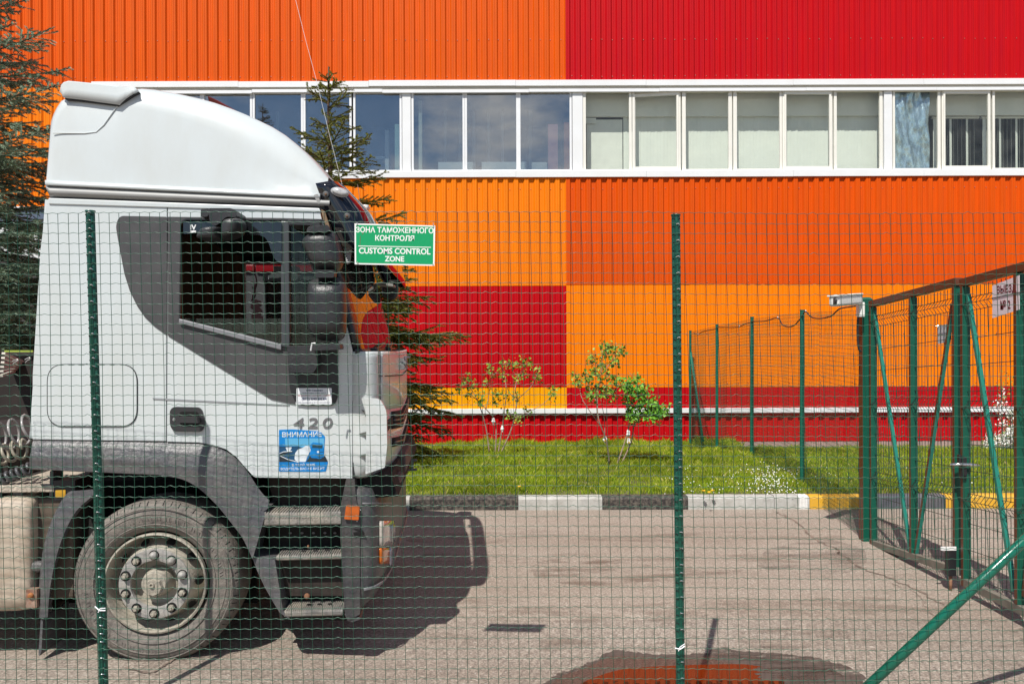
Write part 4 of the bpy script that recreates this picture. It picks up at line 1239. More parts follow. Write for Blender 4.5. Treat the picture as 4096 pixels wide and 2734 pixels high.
# dark strip standing in for the shadow line under the wing
LB(MB().prism(poly([(262, 388), (470, 416), (500, 392), (545, 358), (552, 366), (510, 400), (474, 425), (262, 398)], .01), .004, .06), 'wing_shadow', seam)
# pressed line of the little panel at the back corner
LB(MB().tube([P3(212, 532, .008), P3(340, 533, .010), P3(385, 528, .012), P3(415, 500, .012), P3(450, 450, .014), P3(470, 424, .016)], .0034, 6), 'pressed_line', white, fair)
# lip and rounded grey gutter moulding
q = MB(); rr = []
for px in range(180, 1281, 50):
    t = (px - 180) / 1100
    y0, y1, y2, y3 = lerp(720, 774, t), lerp(738, 789, t), lerp(742, 793, t), lerp(786, 826, t)
    if px < 200: y3 -= 30
    rr.append([P3(px, y0, -.012), P3(px, y1, -.022)])
LB(q.grid(rr), 'fairing_lip', white, smooth=True, solid=.01, off=-1)
q = MB(); rr = []
for px in [183, 190, 200] + list(range(240, 1301, 50)) + [1318]:
    t = (px - 180) / 1100
    y2, y3 = lerp(741, 793, t), lerp(787, 828, t)
    if px < 200: y3 = lerp(750, 787, (px - 183) / 17)
    rr.append([P3(px, y2, .012)] + [P3(px, lerp(y2, y3, .5 - .5 * math.cos(R(a))), -.022 + .06 * (1 - math.sin(R(a)) ** .8)) for a in (15, 40, 70, 100, 130, 155)] + [P3(px, y3, .04)])
LB(q.grid(rr), 'gutter_moulding', greys, smooth=True)
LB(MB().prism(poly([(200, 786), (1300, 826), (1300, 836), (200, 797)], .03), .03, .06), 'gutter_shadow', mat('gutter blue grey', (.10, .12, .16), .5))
# --- cab roof rail above the door
LB(MB().prism(poly([(195, 792), (1278, 833), (1284, 848), (195, 816)], -.004), -.008, .0), 'roof_rail', white, bevel=.004)

# --- sun visor: smoked wrap-round shield
rows_v = []
U = [0, .1, .2, .35, .5, .65, .8, .9, 1]
near_top = [(0, 1262, 733), (.35, 1292, 815), (.7, 1330, 905), (1, 1372, 985)]
cen = [(0, 1382, 756, .35), (.15, 1410, 785, .4), (.35, 1462, 842, .55), (.55, 1512, 905, .7), (.75, 1550, 990, .9), (.9, 1572, 1060, 1.05), (1, 1584, 1115, 1.15)]
for u in U:
    npx = interp([(a, b_) for a, b_, c in near_top], u); npy = interp([(a, c) for a, b_, c in near_top], u)
    cpx = interp([(c[0], c[1]) for c in cen], u); cpy = interp([(c[0], c[2]) for c in cen], u); cd = interp([(c[0], c[3]) for c in cen], u)
    x0, z0 = tl(npx, npy, -.01)
    xf, zf2 = tl(cpx, cpy, cd)
    r_ = []
    for x, y in plan(x0, xf + .02, y0=-.01, n=40, p=5.0):
        t = (x - x0) / max(1e-6, xf + .02 - x0)
        r_.append((x, y, lerp(z0, zf2, t ** 1.3)))
    rows_v.append(r_)
vism = bpy.data.materials.new('smoked acrylic'); vism.use_nodes = True
_b = vism.node_tree.nodes['Principled BSDF']; _b.inputs['Base Color'].default_value = (.006, .006, .009, 1); _b.inputs['Roughness'].default_value = .06; _b.inputs['Coat Weight'].default_value = .5; _b.inputs['Specular IOR Level'].default_value = .6
visor = LB(MB().grid(rows_v), 'sun_visor', vism, smooth=True, solid=.008, off=1)
def vis_pt(yt, u, out=.006):
    i = min(range(len(U)), key=lambda k: abs(U[k] - u)); r_ = rows_v[i]
    b_ = min(r_, key=lambda p_: abs(p_[1] - yt) + (0 if p_[0] >= r_[0][0] else 9)); return Vector(b_)
lampc = mat('clear lamp lens', (.42, .42, .42), .08, spec=.8, coat=.8, var=.4, vscale=40)
def face_disc(name, px, py, d, rx, rz_, th, m, parent, tilt=0.0):
    c = P3(px, py, d); n_ = 24
    ring0 = []; q = MB()
    prof_ = [(1.0, 0), (1.0, -th * .5), (.8, -th), (.4, -th * 1.25), (.01, -th * 1.3)]
    rows_ = []
    for s_, a_ in prof_:
        row_ = []
        for j in range(n_):
            t = 2 * math.pi * j / n_
            ex, ez = math.cos(t) * rx * s_, math.sin(t) * rz_ * s_
            row_.append((c.x + ex * math.cos(tilt) - ez * math.sin(tilt), c.y + a_, c.z + ex * math.sin(tilt) + ez * math.cos(tilt)))
        rows_.append(row_)
    return LB(q.grid(rows_, closed=True), name, m, parent, smooth=True)
ml = face_disc('marker_lamp', 1360, 768, -.020, .046, .021, .014, lampc, visor, R(-14))
face_disc('lamp_base', 1359, 769, -.014, .054, .028, .006, mat('lamp base', (.35, .35, .36), .3), ml, R(-14))
for a, b_ in ((1303, 777), (1388, 864)):
    w_ = face_disc('washer', a, b_, -.016, .019, .019, .004, mat('washer grey', (.07, .07, .07), .6), visor)
    face_disc('bolt', a, b_, -.022, .007, .007, .003, mat('bolt rust', (.12, .06, .03), .7), w_)
# slim lamp brackets and the two aerials
LB(MB().prism(poly([(1255, 782, 4), (1272, 776, 4), (1285, 815), (1275, 818)], -.01), -.02, .05), 'visor_bracket', greys, visor)
LB(MB().prism(poly([(1282, 832), (1300, 846), (1335, 960), (1322, 965), (1300, 905)], 0), .0, .05), 'rusty_joint', mat('rusty joint', (.22, .14, .08), .8, var=.4, vscale=30))
LB(MB().tube([P3(1370, 744, .3), P3(1318, 540, .3), P3(1268, 330, .3), P3(1225, 170, .3), P3(1180, -10, .3), P3(1140, -200, .3)], .0011, 5), 'aerial', mat('aerial white', (.75, .75, .72), .4))
LB(MB().tube([P3(1441, 815, .9), P3(1436, 775, .9), P3(1430, 737, .9)], .002, 5), 'aerial', mat('aerial dark', (.2, .15, .13), .4))
LB(MB().prism([tl(1446, 824, 1.7), tl(1458, 818, 1.7), tl(1478, 822, 1.7), tl(1468, 838, 1.7)], 1.68, 1.8), 'marker_lamp', mat('white lamp', (.75, .74, .72), .3), visor, bevel=.01)
# corrugated vent hose on the pillar behind the sign
for k in range(8):
    a = P3(1376 + k * 1.5 if k < 5 else 1383 + (k - 5) * 2, 996 + k * 8, .05); b_ = P3(1408 - k * 1.0, 990 + k * 8, .05)
    LB(MB().tube([a, b_], .008, 6), 'hose_rib', mat('hose grey', (.3, .3, .31), .45))
# dark red wind blade lying along the far edge of the roof
bl = MB()
rr = []
for a, b_, c in ((833, 386, 395), (868, 402, 418), (930, 436, 458), (990, 468, 492), (1050, 500, 520), (1105, 535, 548), (1135, 556, 566)):
    t1 = P3(a, b_, 1.9); t2 = P3(a + 8, c + 30, 1.95)
    rr.append([t1, t2])
LB(bl.grid(rr), 'roof_blade', mat('dark red blade', (.14, .012, .008), .35, var=.3), solid=.012)

# --- exterior mirrors
def inflate(name, pts, d_front, d_back, m, parent=lorry, sub_=None):
    """rounded housing: bulges towards the viewer in every cross-section"""
    pl = poly(pts, d_front, 8, 4)
    zs_ = [p_[1] for p_ in pl]; z0, z1 = min(zs_), max(zs_)
    rows_ = []; N_ = 16; M2 = 14
    for i in range(N_ + 1):
        v = .5 - .5 * math.cos(math.pi * (i + .12) / (N_ + .24)); z = lerp(z0, z1, v)
        xs2 = []
        for a, b_ in zip(pl, pl[1:] + pl[:1]):
            if (a[1] - z) * (b_[1] - z) <= 0 and abs(a[1] - b_[1]) > 1e-9: xs2.append(lerp(a[0], b_[0], (z - a[1]) / (b_[1] - a[1])))
        if len(xs2) < 2: continue
        xa, xb_ = min(xs2), max(xs2); k_ = math.sin(math.pi * min(.5, max(.06, (.5 - abs(v - .5)) * 1.9))) ** .5
        row_ = [(xb_, d_back, z)] if False else []
        for j in range(M2 + 1):
            t = math.pi * j / M2
            cx2, hw = (xa + xb_) / 2, (xb_ - xa) / 2
            cc, ss = math.cos(t), math.sin(t)
            row_.append((cx2 - hw * math.copysign(abs(cc) ** .62, cc), lerp(d_back, d_front, k_ * ss ** .62), z))
        row_ += [(xb_ * .3 + xa * .7, d_back + .01, z)][:0]
        rows_.append(row_)
    q_ = MB().grid(rows_, closed=True)
    n_ = len(rows_[0]); 
    q_.f.append(tuple(range(n_))); q_.m.append(0); q_.f.append(tuple((len(rows_) - 1) * n_ + j for j in range(n_))[::-1]); q_.m.append(0)
    return LB(q_, name, m, parent, smooth=True, auto=70)
def puffy(name, pts, d0, d1, m, parent=lorry, bev=.055, dref=None, r=8):
    dm_ = d0 if dref is None else dref
    return LB(MB().prism(poly(pts, dm_, r, 4), d0, d1), name, m, parent, bevel=bev, seg=4, smooth=True, auto=60)
ma = puffy('mirror_arm', [(1150, 878), (1275, 880), (1282, 902), (1150, 898)], -.20, .0, mirrp, door, bev=.012)
puffy('mirror_arm', [(1148, 1384, 8), (1262, 1380, 8), (1268, 1400), (1268, 1470, 12), (1250, 1492), (1158, 1488, 14)], -.12, .0, mirrp, door, bev=.02)
puffy('mirror_arm', [(1240, 1380), (1358, 1372), (1362, 1398), (1240, 1402)], -.24, -.10, mirrp, door, bev=.012)
wm = inflate('mirror_housing', [(1192, 956, 14), (1226, 922, 14), (1322, 908, 20), (1342, 940, 10), (1357, 993), (1361, 1048), (1340, 1084, 20), (1272, 1084, 24), (1232, 1054, 16), (1200, 985)], -.27, -.13, mirrp, lorry)
puffy('mirror_cap', [(1224, 928, 10), (1232, 905, 10), (1312, 898, 10), (1322, 925, 8)], -.27, -.19, mirrp, wm, bev=.015)
m2 = inflate('mirror_housing', [(1216, 1130, 22), (1235, 1106, 20), (1352, 1104, 24), (1370, 1126, 14), (1376, 1240), (1370, 1340, 20), (1350, 1364, 20), (1262, 1364, 26), (1223, 1330, 30), (1216, 1240)], -.27, -.13, mirrp, lorry)
puffy('mirror_neck', [(1260, 1080), (1340, 1080), (1336, 1110), (1262, 1110)], -.27, -.19, blackp, m2, bev=.01)
LB(MB().tube([P3(1262, 1372, -.33), P3(1248, 1372, -.33), P3(1243, 1402, -.33)], .0045, 6), 'mirror_clip', mat('pale clip', (.6, .6, .6), .4), m2)
# kerb mirror hanging over the window
km = inflate('kerb_mirror', [(870, 900, 6), (880, 872, 10), (925, 858, 22), (950, 866, 16), (958, 890, 14), (946, 928, 14), (905, 946, 20), (868, 952, 6)], -.30, -.14, mirrp, lorry)
inflate('kerb_mirror_shell', [(768, 943, 6), (786, 912, 12), (830, 897, 10), (868, 900, 4), (866, 955, 4), (805, 957, 16)], -.29, -.15, mirrp, km)
puffy('kerb_mirror_bracket', [(803, 836, 6), (836, 832), (832, 866), (803, 868, 6)], -.08, .0, mirrp, km, bev=.01)
puffy('kerb_mirror_neck', [(836, 832), (924, 832, 10), (946, 842, 8), (946, 870), (905, 866, 12), (880, 892, 14), (858, 905, 10), (842, 895, 12), (836, 870)], -.20, -.0, mirrp, km, bev=.02)
# mirror on the far side seen through the screen and beyond the pillar
fm2 = LB(MB().prism([tl(1528, 1128, 2.75), tl(1560, 1126, 2.75), tl(1600, 1150, 2.75), tl(1588, 1195, 2.75), tl(1566, 1203, 2.75), tl(1530, 1185, 2.75)], 2.66, 2.84), 'front_mirror', mirrp, bevel=.02, seg=3)
LB(MB().prism([tl(1515, 1134, 2.6), tl(1580, 1140, 2.6), tl(1582, 1150, 2.6), tl(1515, 1144, 2.6)], 2.45, 2.7), 'mirror_arm', greys, fm2, bevel=.008)

# --- fenders
fb = poly([(134, 1757), (663, 1765), (658, 1812), (655, 1845), (640, 1898), (112, 1874), (112, 1855)], -.03)
rr = []
for t in range(13):
    u = t / 12
    px0 = lerp(132, 664, u); ytop = lerp(1758, 1766, u); ybot = lerp(1874, 1899, u)
    sh = -14 * (1 - u)
    col_ = [P3(px0 + 2, ytop, .01)]
    for k in range(1, 9):
        v = k / 8
        col_.append(P3(px0 + lerp(0, sh - 6 * u, min(1, v * 1.6)), lerp(ytop, ybot, v), -.035 * math.sin(min(1, v * 1.5) * math.pi / 2) - (.008 if .55 < v < .68 else 0)))
    col_.append(P3(px0 + sh - 6 * u, ybot + 2, .05))
    rr.append(col_)
LB(MB().grid(rr), 'rear_fender', fend, smooth=True, auto=50)
LB(MB().tube([P3(116, 1832, -.036), P3(300, 1836, -.038), P3(480, 1841, -.038), P3(650, 1848, -.038)], .004, 6), 'fender_groove', seam)
outer = [(666, 1767), (735, 1768), (800, 1770), (850, 1780), (895, 1797), (935, 1824), (968, 1856), (998, 1896), (1025, 1938), (1050, 1972), (1078, 2000)]
inner_ = [(646, 1902), (700, 1908), (745, 1922), (790, 1948), (830, 1982), (870, 2022), (908, 2068), (942, 2112), (970, 2150), (990, 2190), (1010, 2235)]
rr = []
o_s = spline([Vector((a, b_, 0)) for a, b_ in outer], 3); i_s = spline([Vector((a, b_, 0)) for a, b_ in inner_], 3)
for a, b_ in zip(o_s, i_s):
    row_ = [P3(a.x, a.y, .012)]
    for k in range(1, 9):
        v = k / 8
        px, py = lerp(a.x, b_.x, v), lerp(a.y, b_.y, v)
        row_.append(P3(px, py, -.045 * math.sin(min(1, v * 2) * math.pi / 2) + .012 - (0 if v < .6 else .01)))
    row_.append(P3(b_.x, b_.y, .22))
    rr.append(row_)
LB(MB().grid(rr), 'wheel_arch_flare', fend, smooth=True, auto=50)
# mudguard behind the wheel and its flaps
mo = [(376, 1955), (320, 1960), (274, 1967), (238, 2014), (204, 2086), (175, 2181), (160, 2294), (154, 2395), (156, 2467)]
mi_ = [(420, 1960), (395, 1972), (376, 1990), (330, 2030), (298, 2075), (258, 2160), (226, 2264), (206, 2366), (197, 2467)]
rr = []
for a, b_ in zip(spline([Vector((*p, 0)) for p in mo], 4), spline([Vector((*p, 0)) for p in mi_], 4)):
    rr.append([P3(a.x, a.y, .40), P3(a.x, a.y, .02), P3(lerp(a.x, b_.x, .15), a.y + 2, .0), P3(lerp(a.x, b_.x, .85), b_.y, .0), P3(b_.x, b_.y, .03), P3(b_.x, b_.y, .40)])
LB(MB().grid(rr), 'mudguard', fend, smooth=True, auto=40)
LB(MB().prism(poly([(163, 2470), (172, 2470), (166, 2600), (158, 2622), (154, 2616)], .03), .03, .34), 'mud_flap', fend)
LB(MB().prism(poly([(208, 2400), (262, 2400), (262, 2610), (222, 2622), (212, 2520)], .36), .36, .40), 'mud_flap', mat('muddy flap', (.10, .075, .055), .8, var=.3))
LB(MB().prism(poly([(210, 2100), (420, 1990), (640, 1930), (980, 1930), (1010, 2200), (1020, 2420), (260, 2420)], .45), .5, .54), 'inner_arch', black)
LB(MB().lathe([(.0, -.02), (.03, -.02), (.034, .01), (.02, .05)], P3(150, 2264, .05), 'x', 12), 'guard_clip', fend)

# --- steps
def stepb(name, pts, d0, d1, m, parent=lorry, bev=.012): return LB(MB().prism(poly(pts, d0, 4), d0, d1), name, m, parent, bevel=bev, seg=3)
sb = stepb('step_surround', [(1075, 2030), (1050, 2030), (1010, 2225), (1070, 2230), (1100, 2240), (1132, 2440), (1160, 2474), (1120, 2450), (1092, 2405), (1058, 2345), (1028, 2280), (985, 2160), (1000, 2080)], -.02, .22, fend)
def tread(nm, x0, x1, yf, yb, face, depth, d0=-.02, ribs=26, x0b=None):
    """yf front edge row, yb back edge row, face = bottom of the front lip"""
    zt_ = tl(1200, yf, d0)[1]; zb_ = tl(1200, face, d0)[1]
    a, b_ = tl(x0, yf, d0)[0], tl(x1, yf, d0)[0]
    t_ = LB(MB().box((a, d0, zb_), (b_, d0 + depth, zt_ - .006)), 'step', stepm, bevel=.012, seg=3)
    q = MB(); w = (b_ - a - .03) / ribs
    for i in range(ribs):
        xx = a + .015 + i * w
        q.add([(xx, d0 - .003, zb_ + (zt_ - zb_) * .55), (xx + w * .5, d0 - .003, zb_ + (zt_ - zb_) * .55), (xx + w * .5, d0 + .002, zt_), (xx, d0 + .002, zt_), (xx, d0 + depth - .02, zt_), (xx + w * .5, d0 + depth - .02, zt_),
               (xx, d0 + depth - .02, zt_ - .008), (xx + w * .5, d0 + depth - .02, zt_ - .008), (xx, d0 + .004, zb_ + (zt_ - zb_) * .5), (xx + w * .5, d0 + .004, zb_ + (zt_ - zb_) * .5)],
              [(0, 1, 2, 3), (3, 2, 5, 4), (4, 5, 7, 6), (1, 9, 7, 5), (1, 5, 2), (0, 3, 4), (0, 4, 6, 8)])
    r_ = LB(q, 'tread_ribs', stepm, t_); r_['kind'] = 'stuff'
    for i in range(3):
        for j in range(2):
            cx2 = lerp(a, b_, .38 + .18 * i); cy2 = d0 + depth * (.45 + .25 * j)
            LB(MB().lathe([(0.0, .0105), (.014, .0105), (.014, .004)], (cx2 + .01 * j, cy2, zt_ - .008), 'z', 12), 'drain_hole', black, t_)
    return t_
tread('s1', 1048, 1366, 2044, 2010, 2100, .22)
tread('s2', 1102, 1370, 2216, 2190, 2240, .17, -.01)
tread('s3', 1132, 1374, 2437, 2392, 2466, .20)
LB(MB().prism(poly([(1060, 1890), (1400, 1900), (1380, 2040), (1100, 2040)], .2), .22, .26), 'step_back', mat('dim brown liner', (.05, .038, .03), .8))
LB(MB().prism(poly([(1060, 2060), (1400, 2060), (1390, 2480), (1120, 2480)], .2), .20, .24), 'step_back', mat('very dark liner', (.016, .013, .011), .8, var=.3))
LB(MB().prism(poly([(1100, 2238), (1370, 2240), (1370, 2390), (1135, 2390)], .06), .10, .12), 'step_riser', mat('brown riser', (.028, .02, .016), .75, var=.5, vscale=12))
face_disc('rusty_plug', 1228, 2382, .03, .017, .017, .01, mat('rust plug', (.22, .10, .05), .8), lorry)
face_disc('rusty_plug', 1233, 2184, .03, .007, .010, .01, MATS['rust plug'], lorry)
for px in (1161, 1208, 1254, 1300, 1340): face_disc('bracket_bolt', px, 2130, .15, .010, .007, .004, mat('bolt grey', (.18, .17, .17), .5), lorry)

# --- bumper and lamps
BX0 = tl(1400, 2200)[0]
def bum_row(py, tuck, y0=0.0, xf=None, p=4.6):
    z = tl(1420, py)[1]
    return [(x, y, z) for x, y in plan(BX0 - .02, XFbum - tuck, y0=y0 + tuck * .15, n=26, p=p)]
XFbum = sil_x(1623, 2150)
br = [bum_row(1945, .16), bum_row(1962, .05), bum_row(2000, .015), bum_row(2030, 0), bum_row(2080, 0), bum_row(2180, .0), bum_row(2250, .0), bum_row(2320, .0), bum_row(2375, .02), bum_row(2420, .06), bum_row(2452, .13)]
bump_ = LB(MB().grid(br), 'bumper', bumpm, smooth=True, solid=.03, off=1)
side_e = [(1385, 1913), (1418, 1915), (1424, 1990), (1440, 2060), (1440, 2455), (1394, 2479), (1378, 2443), (1370, 2276), (1362, 2157), (1359, 2038)]
LB(MB().prism(poly(side_e, -.006, 4), -.008, .16), 'bumper_end', mat('bumper end plastic', (.045, .045, .05), .45, var=.2, dirt=(.12, .105, .09), dirt_amt=.5, dirt_scale=5, bump=.4), bevel=.012, seg=3)
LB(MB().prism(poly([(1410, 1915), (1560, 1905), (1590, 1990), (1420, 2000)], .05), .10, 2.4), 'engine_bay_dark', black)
q = MB().tube([P3(1470, 1990, .2), P3(1560, 1960, .3), P3(1600, 1900, .5)], .03, 8).tube([P3(1600, 1900, .5), P3(1600, 1900, 2.0)], .03, 8); LB(q, 'front_bracket', mat('bracket brown', (.12, .07, .06), .6))
def bum_pt(y, py, out=.004, tuck=0.0):
    z = tl(1420, py, min(y, WID - y))[1] if py < 2300 else tl(1420, py)[1]; pl = plan(BX0 - .02, XFbum - tuck + out, n=240, p=4.6, y0=-out)
    b = min(pl, key=lambda p_: abs(p_[1] - y)); return Vector((b[0], b[1], z))
def bum_patch(name, yr, pyr, m, out=.006, parent=lorry, n=8, th=.012):
    rows_ = []
    for k in range(5):
        v = k / 4; py = lerp(pyr[0], pyr[1], v)
        cut = .0
        rows_.append([bum_pt(lerp(yr[0], yr[1], i / n), py, out, tuck=0) for i in range(n + 1)])
    return LB(MB().grid(rows_), name, m, parent, smooth=True, solid=th, off=0)
def solve_y(px, py):
    best = min((i / 400 * 1.25 for i in range(401)), key=lambda y: abs(((lambda w: w.x / w.y * F + CX)(TO + TU * bum_pt(y, py).x + TV * bum_pt(y, py).y)) - px)); return best
y1_, y2_ = solve_y(1516, 2130), solve_y(1570, 2130)
hl = bum_patch('headlamp', (y1_, y2_), (2084, 2186), mat('headlamp lens', (.55, .50, .44), .1, spec=.8, coat=.8, var=.25, vscale=14), .008, th=.014)
bum_patch('lamp_reflector', (lerp(y1_, y2_, .55), lerp(y1_, y2_, .9)), (2100, 2170), mat('lamp reflector', (.6, .6, .62), .15, metal=.8), .020, hl)
h2 = bum_patch('indicator_lamp', (y1_, lerp(y1_, y2_, .5)), (2192, 2256), mat('amber lens', (.60, .14, .01), .12, coat=.7), .006, th=.014)
bum_patch('fog_lamp', (lerp(y1_, y2_, .52), y2_), (2190, 2262), mat('fog lens', (.42, .46, .55), .06, metal=.35, coat=.9), .008, h2, th=.014)
bum_patch('lip_highlight', (.0, 2.5), (2352, 2362), mat('lip sheen', (.17, .17, .18), .35), .006, bump_, n=60, th=.010)  # lighter strip painted as the highlight along the bumper's lower lip
bum_patch('crease_highlight', (.0, .5), (2010, 2016), mat('lip sheen', (.17, .17, .18), .35), .004, bump_, n=20, th=.006)  # same sheen colour laid on as a painted highlight on the crease
LB(MB().prism(poly([(1386, 2018), (1440, 2024), (1436, 2077), (1378, 2073)], -.012, 6), -.028, .0), 'side_marker', mat('amber marker', (.50, .10, .008), .15, coat=.7), bevel=.006, seg=3)
face_disc('screw', 1442, 2038, -.02, .004, .004, .003, MATS['dull chrome'], lorry); face_disc('screw', 1428, 2083, -.02, .004, .004, .003, MATS['dull chrome'], lorry)
LB(MB().prism(poly([(1412, 2128), (1452, 2122), (1460, 2134), (1420, 2148)], -.01, 3), -.012, -.006), 'bumper_vent', black)
LB(MB().prism(poly([(1412, 2112), (1450, 2116), (1438, 2122)], -.01, 3), -.0135, -.007), 'bumper_vent', black)
LB(MB().prism(poly([(1376, 2446), (1440, 2462), (1446, 2470), (1408, 2484), (1392, 2478)], .02), .0, .2), 'bumper_spoiler', bumpm, bevel=.006)
# amber tow hook cover, mirror-like plate far front
LB(MB().box((XF - .02, .9, z_of(1990)), (XF + .05, 1.6, z_of(1900))), 'number_plate_mount', mat('plate mount', (.10, .07, .065), .7), bevel=.01)
# small towing-eye frame sticking out low at the far front corner
q = MB()
for py in (1842, 1880): q.bar(P3(1600, py, 2.3), P3(1668, py - 4, 2.3), .02, .02)
q.bar(P3(1650, 1842, 2.3), P3(1650, 1880, 2.3), .03, .02); LB(q, 'front_step_frame', mat('frame grey', (.14, .14, .14), .5))

# --- wheels
def wheel(xc, yc, near=True, rr_=.476, label=None):
    w = bpy.data.objects.new('wheel', None); COL.objects.link(w); w.parent = lorry; w.location = (xc, yc, 0)
    zc = ZC
    prof_t = [(.300, .02), (.312, .0), (.33, -.012), (.36, -.022), (.40, -.024), (.43, -.016), (.452, .0), (.468, .018), (rr_, .045), (rr_ + .002, .10), (rr_ + .002, .26), (rr_, .29), (.45, .33), (.40, .35), (.32, .34)]
    q = MB().lathe(prof_t, (0, 0, zc), 'y', 96)
    V2 = []
    for (x, y, z) in q.v:
        r_ = math.hypot(x, z - zc)
        lo = GZ + .002
        if z < lo + .05 and r_ > .35: z2 = max(z, lo); x = x * (1 + max(0, lo - z) * .8); z = z2
        V2.append((x, y, z))
    q.v = V2
    ty = q.build('tyre', rubber, w, smooth=True, auto=50)
    # shoulder notches
    q = MB()
    for j in range(64):
        t = 2 * math.pi * j / 64
        c, s_ = math.cos(t), math.sin(t); c2, s2 = math.cos(t + .012), math.sin(t + .012)
        if zc + s_ * rr_ < GZ + .03: continue
        a, b_ = .452, .474
        q.add([(c * a, -.002, zc + s_ * a), (c2 * a, -.002, zc + s2 * a), (c2 * b_, .026, zc + s2 * b_), (c * b_, .026, zc + s_ * b_)], [(0, 1, 2, 3)])
    n_ = q.build('shoulder_grooves', black, w); n_['kind'] = 'stuff'
    for rad, m_ in ((.405, rubber), (.345, rubber), (.438, rubber)):
        w_t = MB().lathe([(rad - .004, -.0235), (rad, -.0275), (rad + .004, -.0235)], (0, 0, zc), 'y', 90); w_t.build('sidewall_ring', m_, w, smooth=True)
    # raised sidewall marks
    q = MB()
    for j in range(46):
        t = 2 * math.pi * j / 46 + .1
        if j % 23 > 14: continue
        c, s_ = math.cos(t), math.sin(t)
        tx_, tz_ = -s_, c
        r0, r1 = .372, .394
        for k in range(2):
            o_ = k * .018
            q.add([(c * r0 + tx_ * o_, -.027, zc + s_ * r0 + tz_ * o_), (c * r1 + tx_ * (o_ + .008), -.027, zc + s_ * r1 + tz_ * (o_ + .008)), (c * r1 + tx_ * (o_ + .014), -.026, zc + s_ * r1 + tz_ * (o_ + .014)), (c * r0 + tx_ * (o_ + .006), -.026, zc + s_ * r0 + tz_ * (o_ + .006))], [(0, 1, 2, 3)])
    q.build('sidewall_marks', mat('sidewall mark', (.17, .15, .135), .8), w)['kind'] = 'stuff'
    RR = .292
    rim = MB().lathe([(RR, .02), (RR, -.012), (RR - .010, -.016), (RR - .014, -.004), (RR - .02, .05), (RR - .03, .10), (RR - .045, .115), (RR - .07, .06), (.205, -.005), (.198, -.012)], (0, 0, zc), 'y', 96).build('rim', rimm, w, smooth=True, auto=50)
    MB().lathe([(.203, -.012), (.200, -.022), (.150, -.026), (.136, -.022), (.134, .0)], (0, 0, zc), 'y', 72).build('hub_ring', rimg, w, smooth=True, auto=50)
    MB().lathe([(.142, -.01), (.132, .055), (.09, .06), (.085, .055)], (0, 0, zc), 'y', 48).build('hub_well', rimm, w, smooth=True, auto=50)
    hb = MB().lathe([(.092, .06), (.078, .0), (.072, -.025), (.066, -.034), (.0, -.036)], (0, 0, zc), 'y', 48).build('hub', rimm, w, smooth=True, auto=40)
    MB().lathe([(.05, -.038), (.046, -.060), (.0, -.062)], (.006, 0, zc - .01), 'y', 8).build('hub_cap', rimm, hb, auto=30, smooth=True)
    MB().lathe([(.016, -.062), (.014, -.072), (.008, -.072), (.007, -.064), (0, -.064)], (0, 0, zc + .006), 'y', 16).build('grease_nipple', rimm, hb)
    for j in range(10):
        t = R(90 + 36 * j + 0)
        c = (math.cos(t) * .168, 0, zc + math.sin(t) * .168)
        sk = MB().lathe([(.0295, -.0262), (.027, -.0268), (.027, -.0262)], c, 'y', 24).build('nut_seat', black, w)
        MB().lathe([(.0, -.0268), (.0275, -.0266)], c, 'y', 24).build('nut_recess', black, w)
        if j in (0, 9, 8):
            MB().lathe([(.023, -.025), (.023, -.042), (.014, -.054), (.0, -.058)], c, 'y', 20).build('nut_cap', rimg, w, smooth=True)
        else:
            nt = MB().lathe([(.0185, -.026), (.0185, -.043), (.016, -.046), (0, -.046)], c, 'y', 6).build('wheel_nut', rimm, w)
            MB().lathe([(.009, -.045), (.009, -.055), (0, -.056)], c, 'y', 12).build('stud', rimm, nt)
        t2 = R(90 + 36 * j + 18)
        c2 = Vector((math.cos(t2) * .2335, .042, zc + math.sin(t2) * .2335))
        radial = Vector((math.cos(t2), 0, math.sin(t2))); tang = Vector((-math.sin(t2), 0, math.cos(t2)))
        slope = (radial * .035 + Vector((0, .062, 0))).normalized()
        nrm = slope.cross(tang).normalized()
        if nrm.y > 0: nrm = -nrm
        ring_ = []
        for k in range(16):
            a_ = 2 * math.pi * k / 16
            ring_.append(c2 + tang * (math.cos(a_) * .026) + slope * (math.sin(a_) * .034) + nrm * .004)
        q = MB(); q.v = [tuple(v) for v in ring_]; q.f = [tuple(range(16))]; q.m = [0]
        q.build('hand_hole', black, w)
    return w
GZ = .09
ZC = TO.z + tl(623, 2330, 0)[1]
wheel(0, .0)
fw_ = bpy.data.objects.new('wheel', None); COL.objects.link(fw_); fw_.parent = lorry; fw_.location = (0, WID - .35, 0)
MB().lathe([(.30, .33), (.36, .36), (.44, .35), (.475, .30), (.477, .05), (.45, .0), (.32, .0)], (0, 0, ZC), 'y', 48).build('tyre', rubber, fw_, smooth=True)
MB().lathe([(.30, .02), (.29, .15), (0, .15)], (0, 0, ZC), 'y', 32).build('rim', rimm, fw_, smooth=True)

# --- chassis, tank and the gear behind the cab
xl = tl(-500, 2200)[0]
ch = LB(MB().box((xl, .78, .62), (XF - .25, .88, .88)).box((xl, 1.62, .62), (XF - .25, 1.72, .88)).box((tl(600, 2200)[0], .75, .5), (tl(660, 2200)[0], 1.75, .66)), 'chassis_rail', chassis, bevel=.01)
LB(MB().box((tl(300, 2000, .5)[0], .5, .55), (tl(1350, 2000, .5)[0], 2.0, 1.05)), 'engine_block', black, bevel=.02)
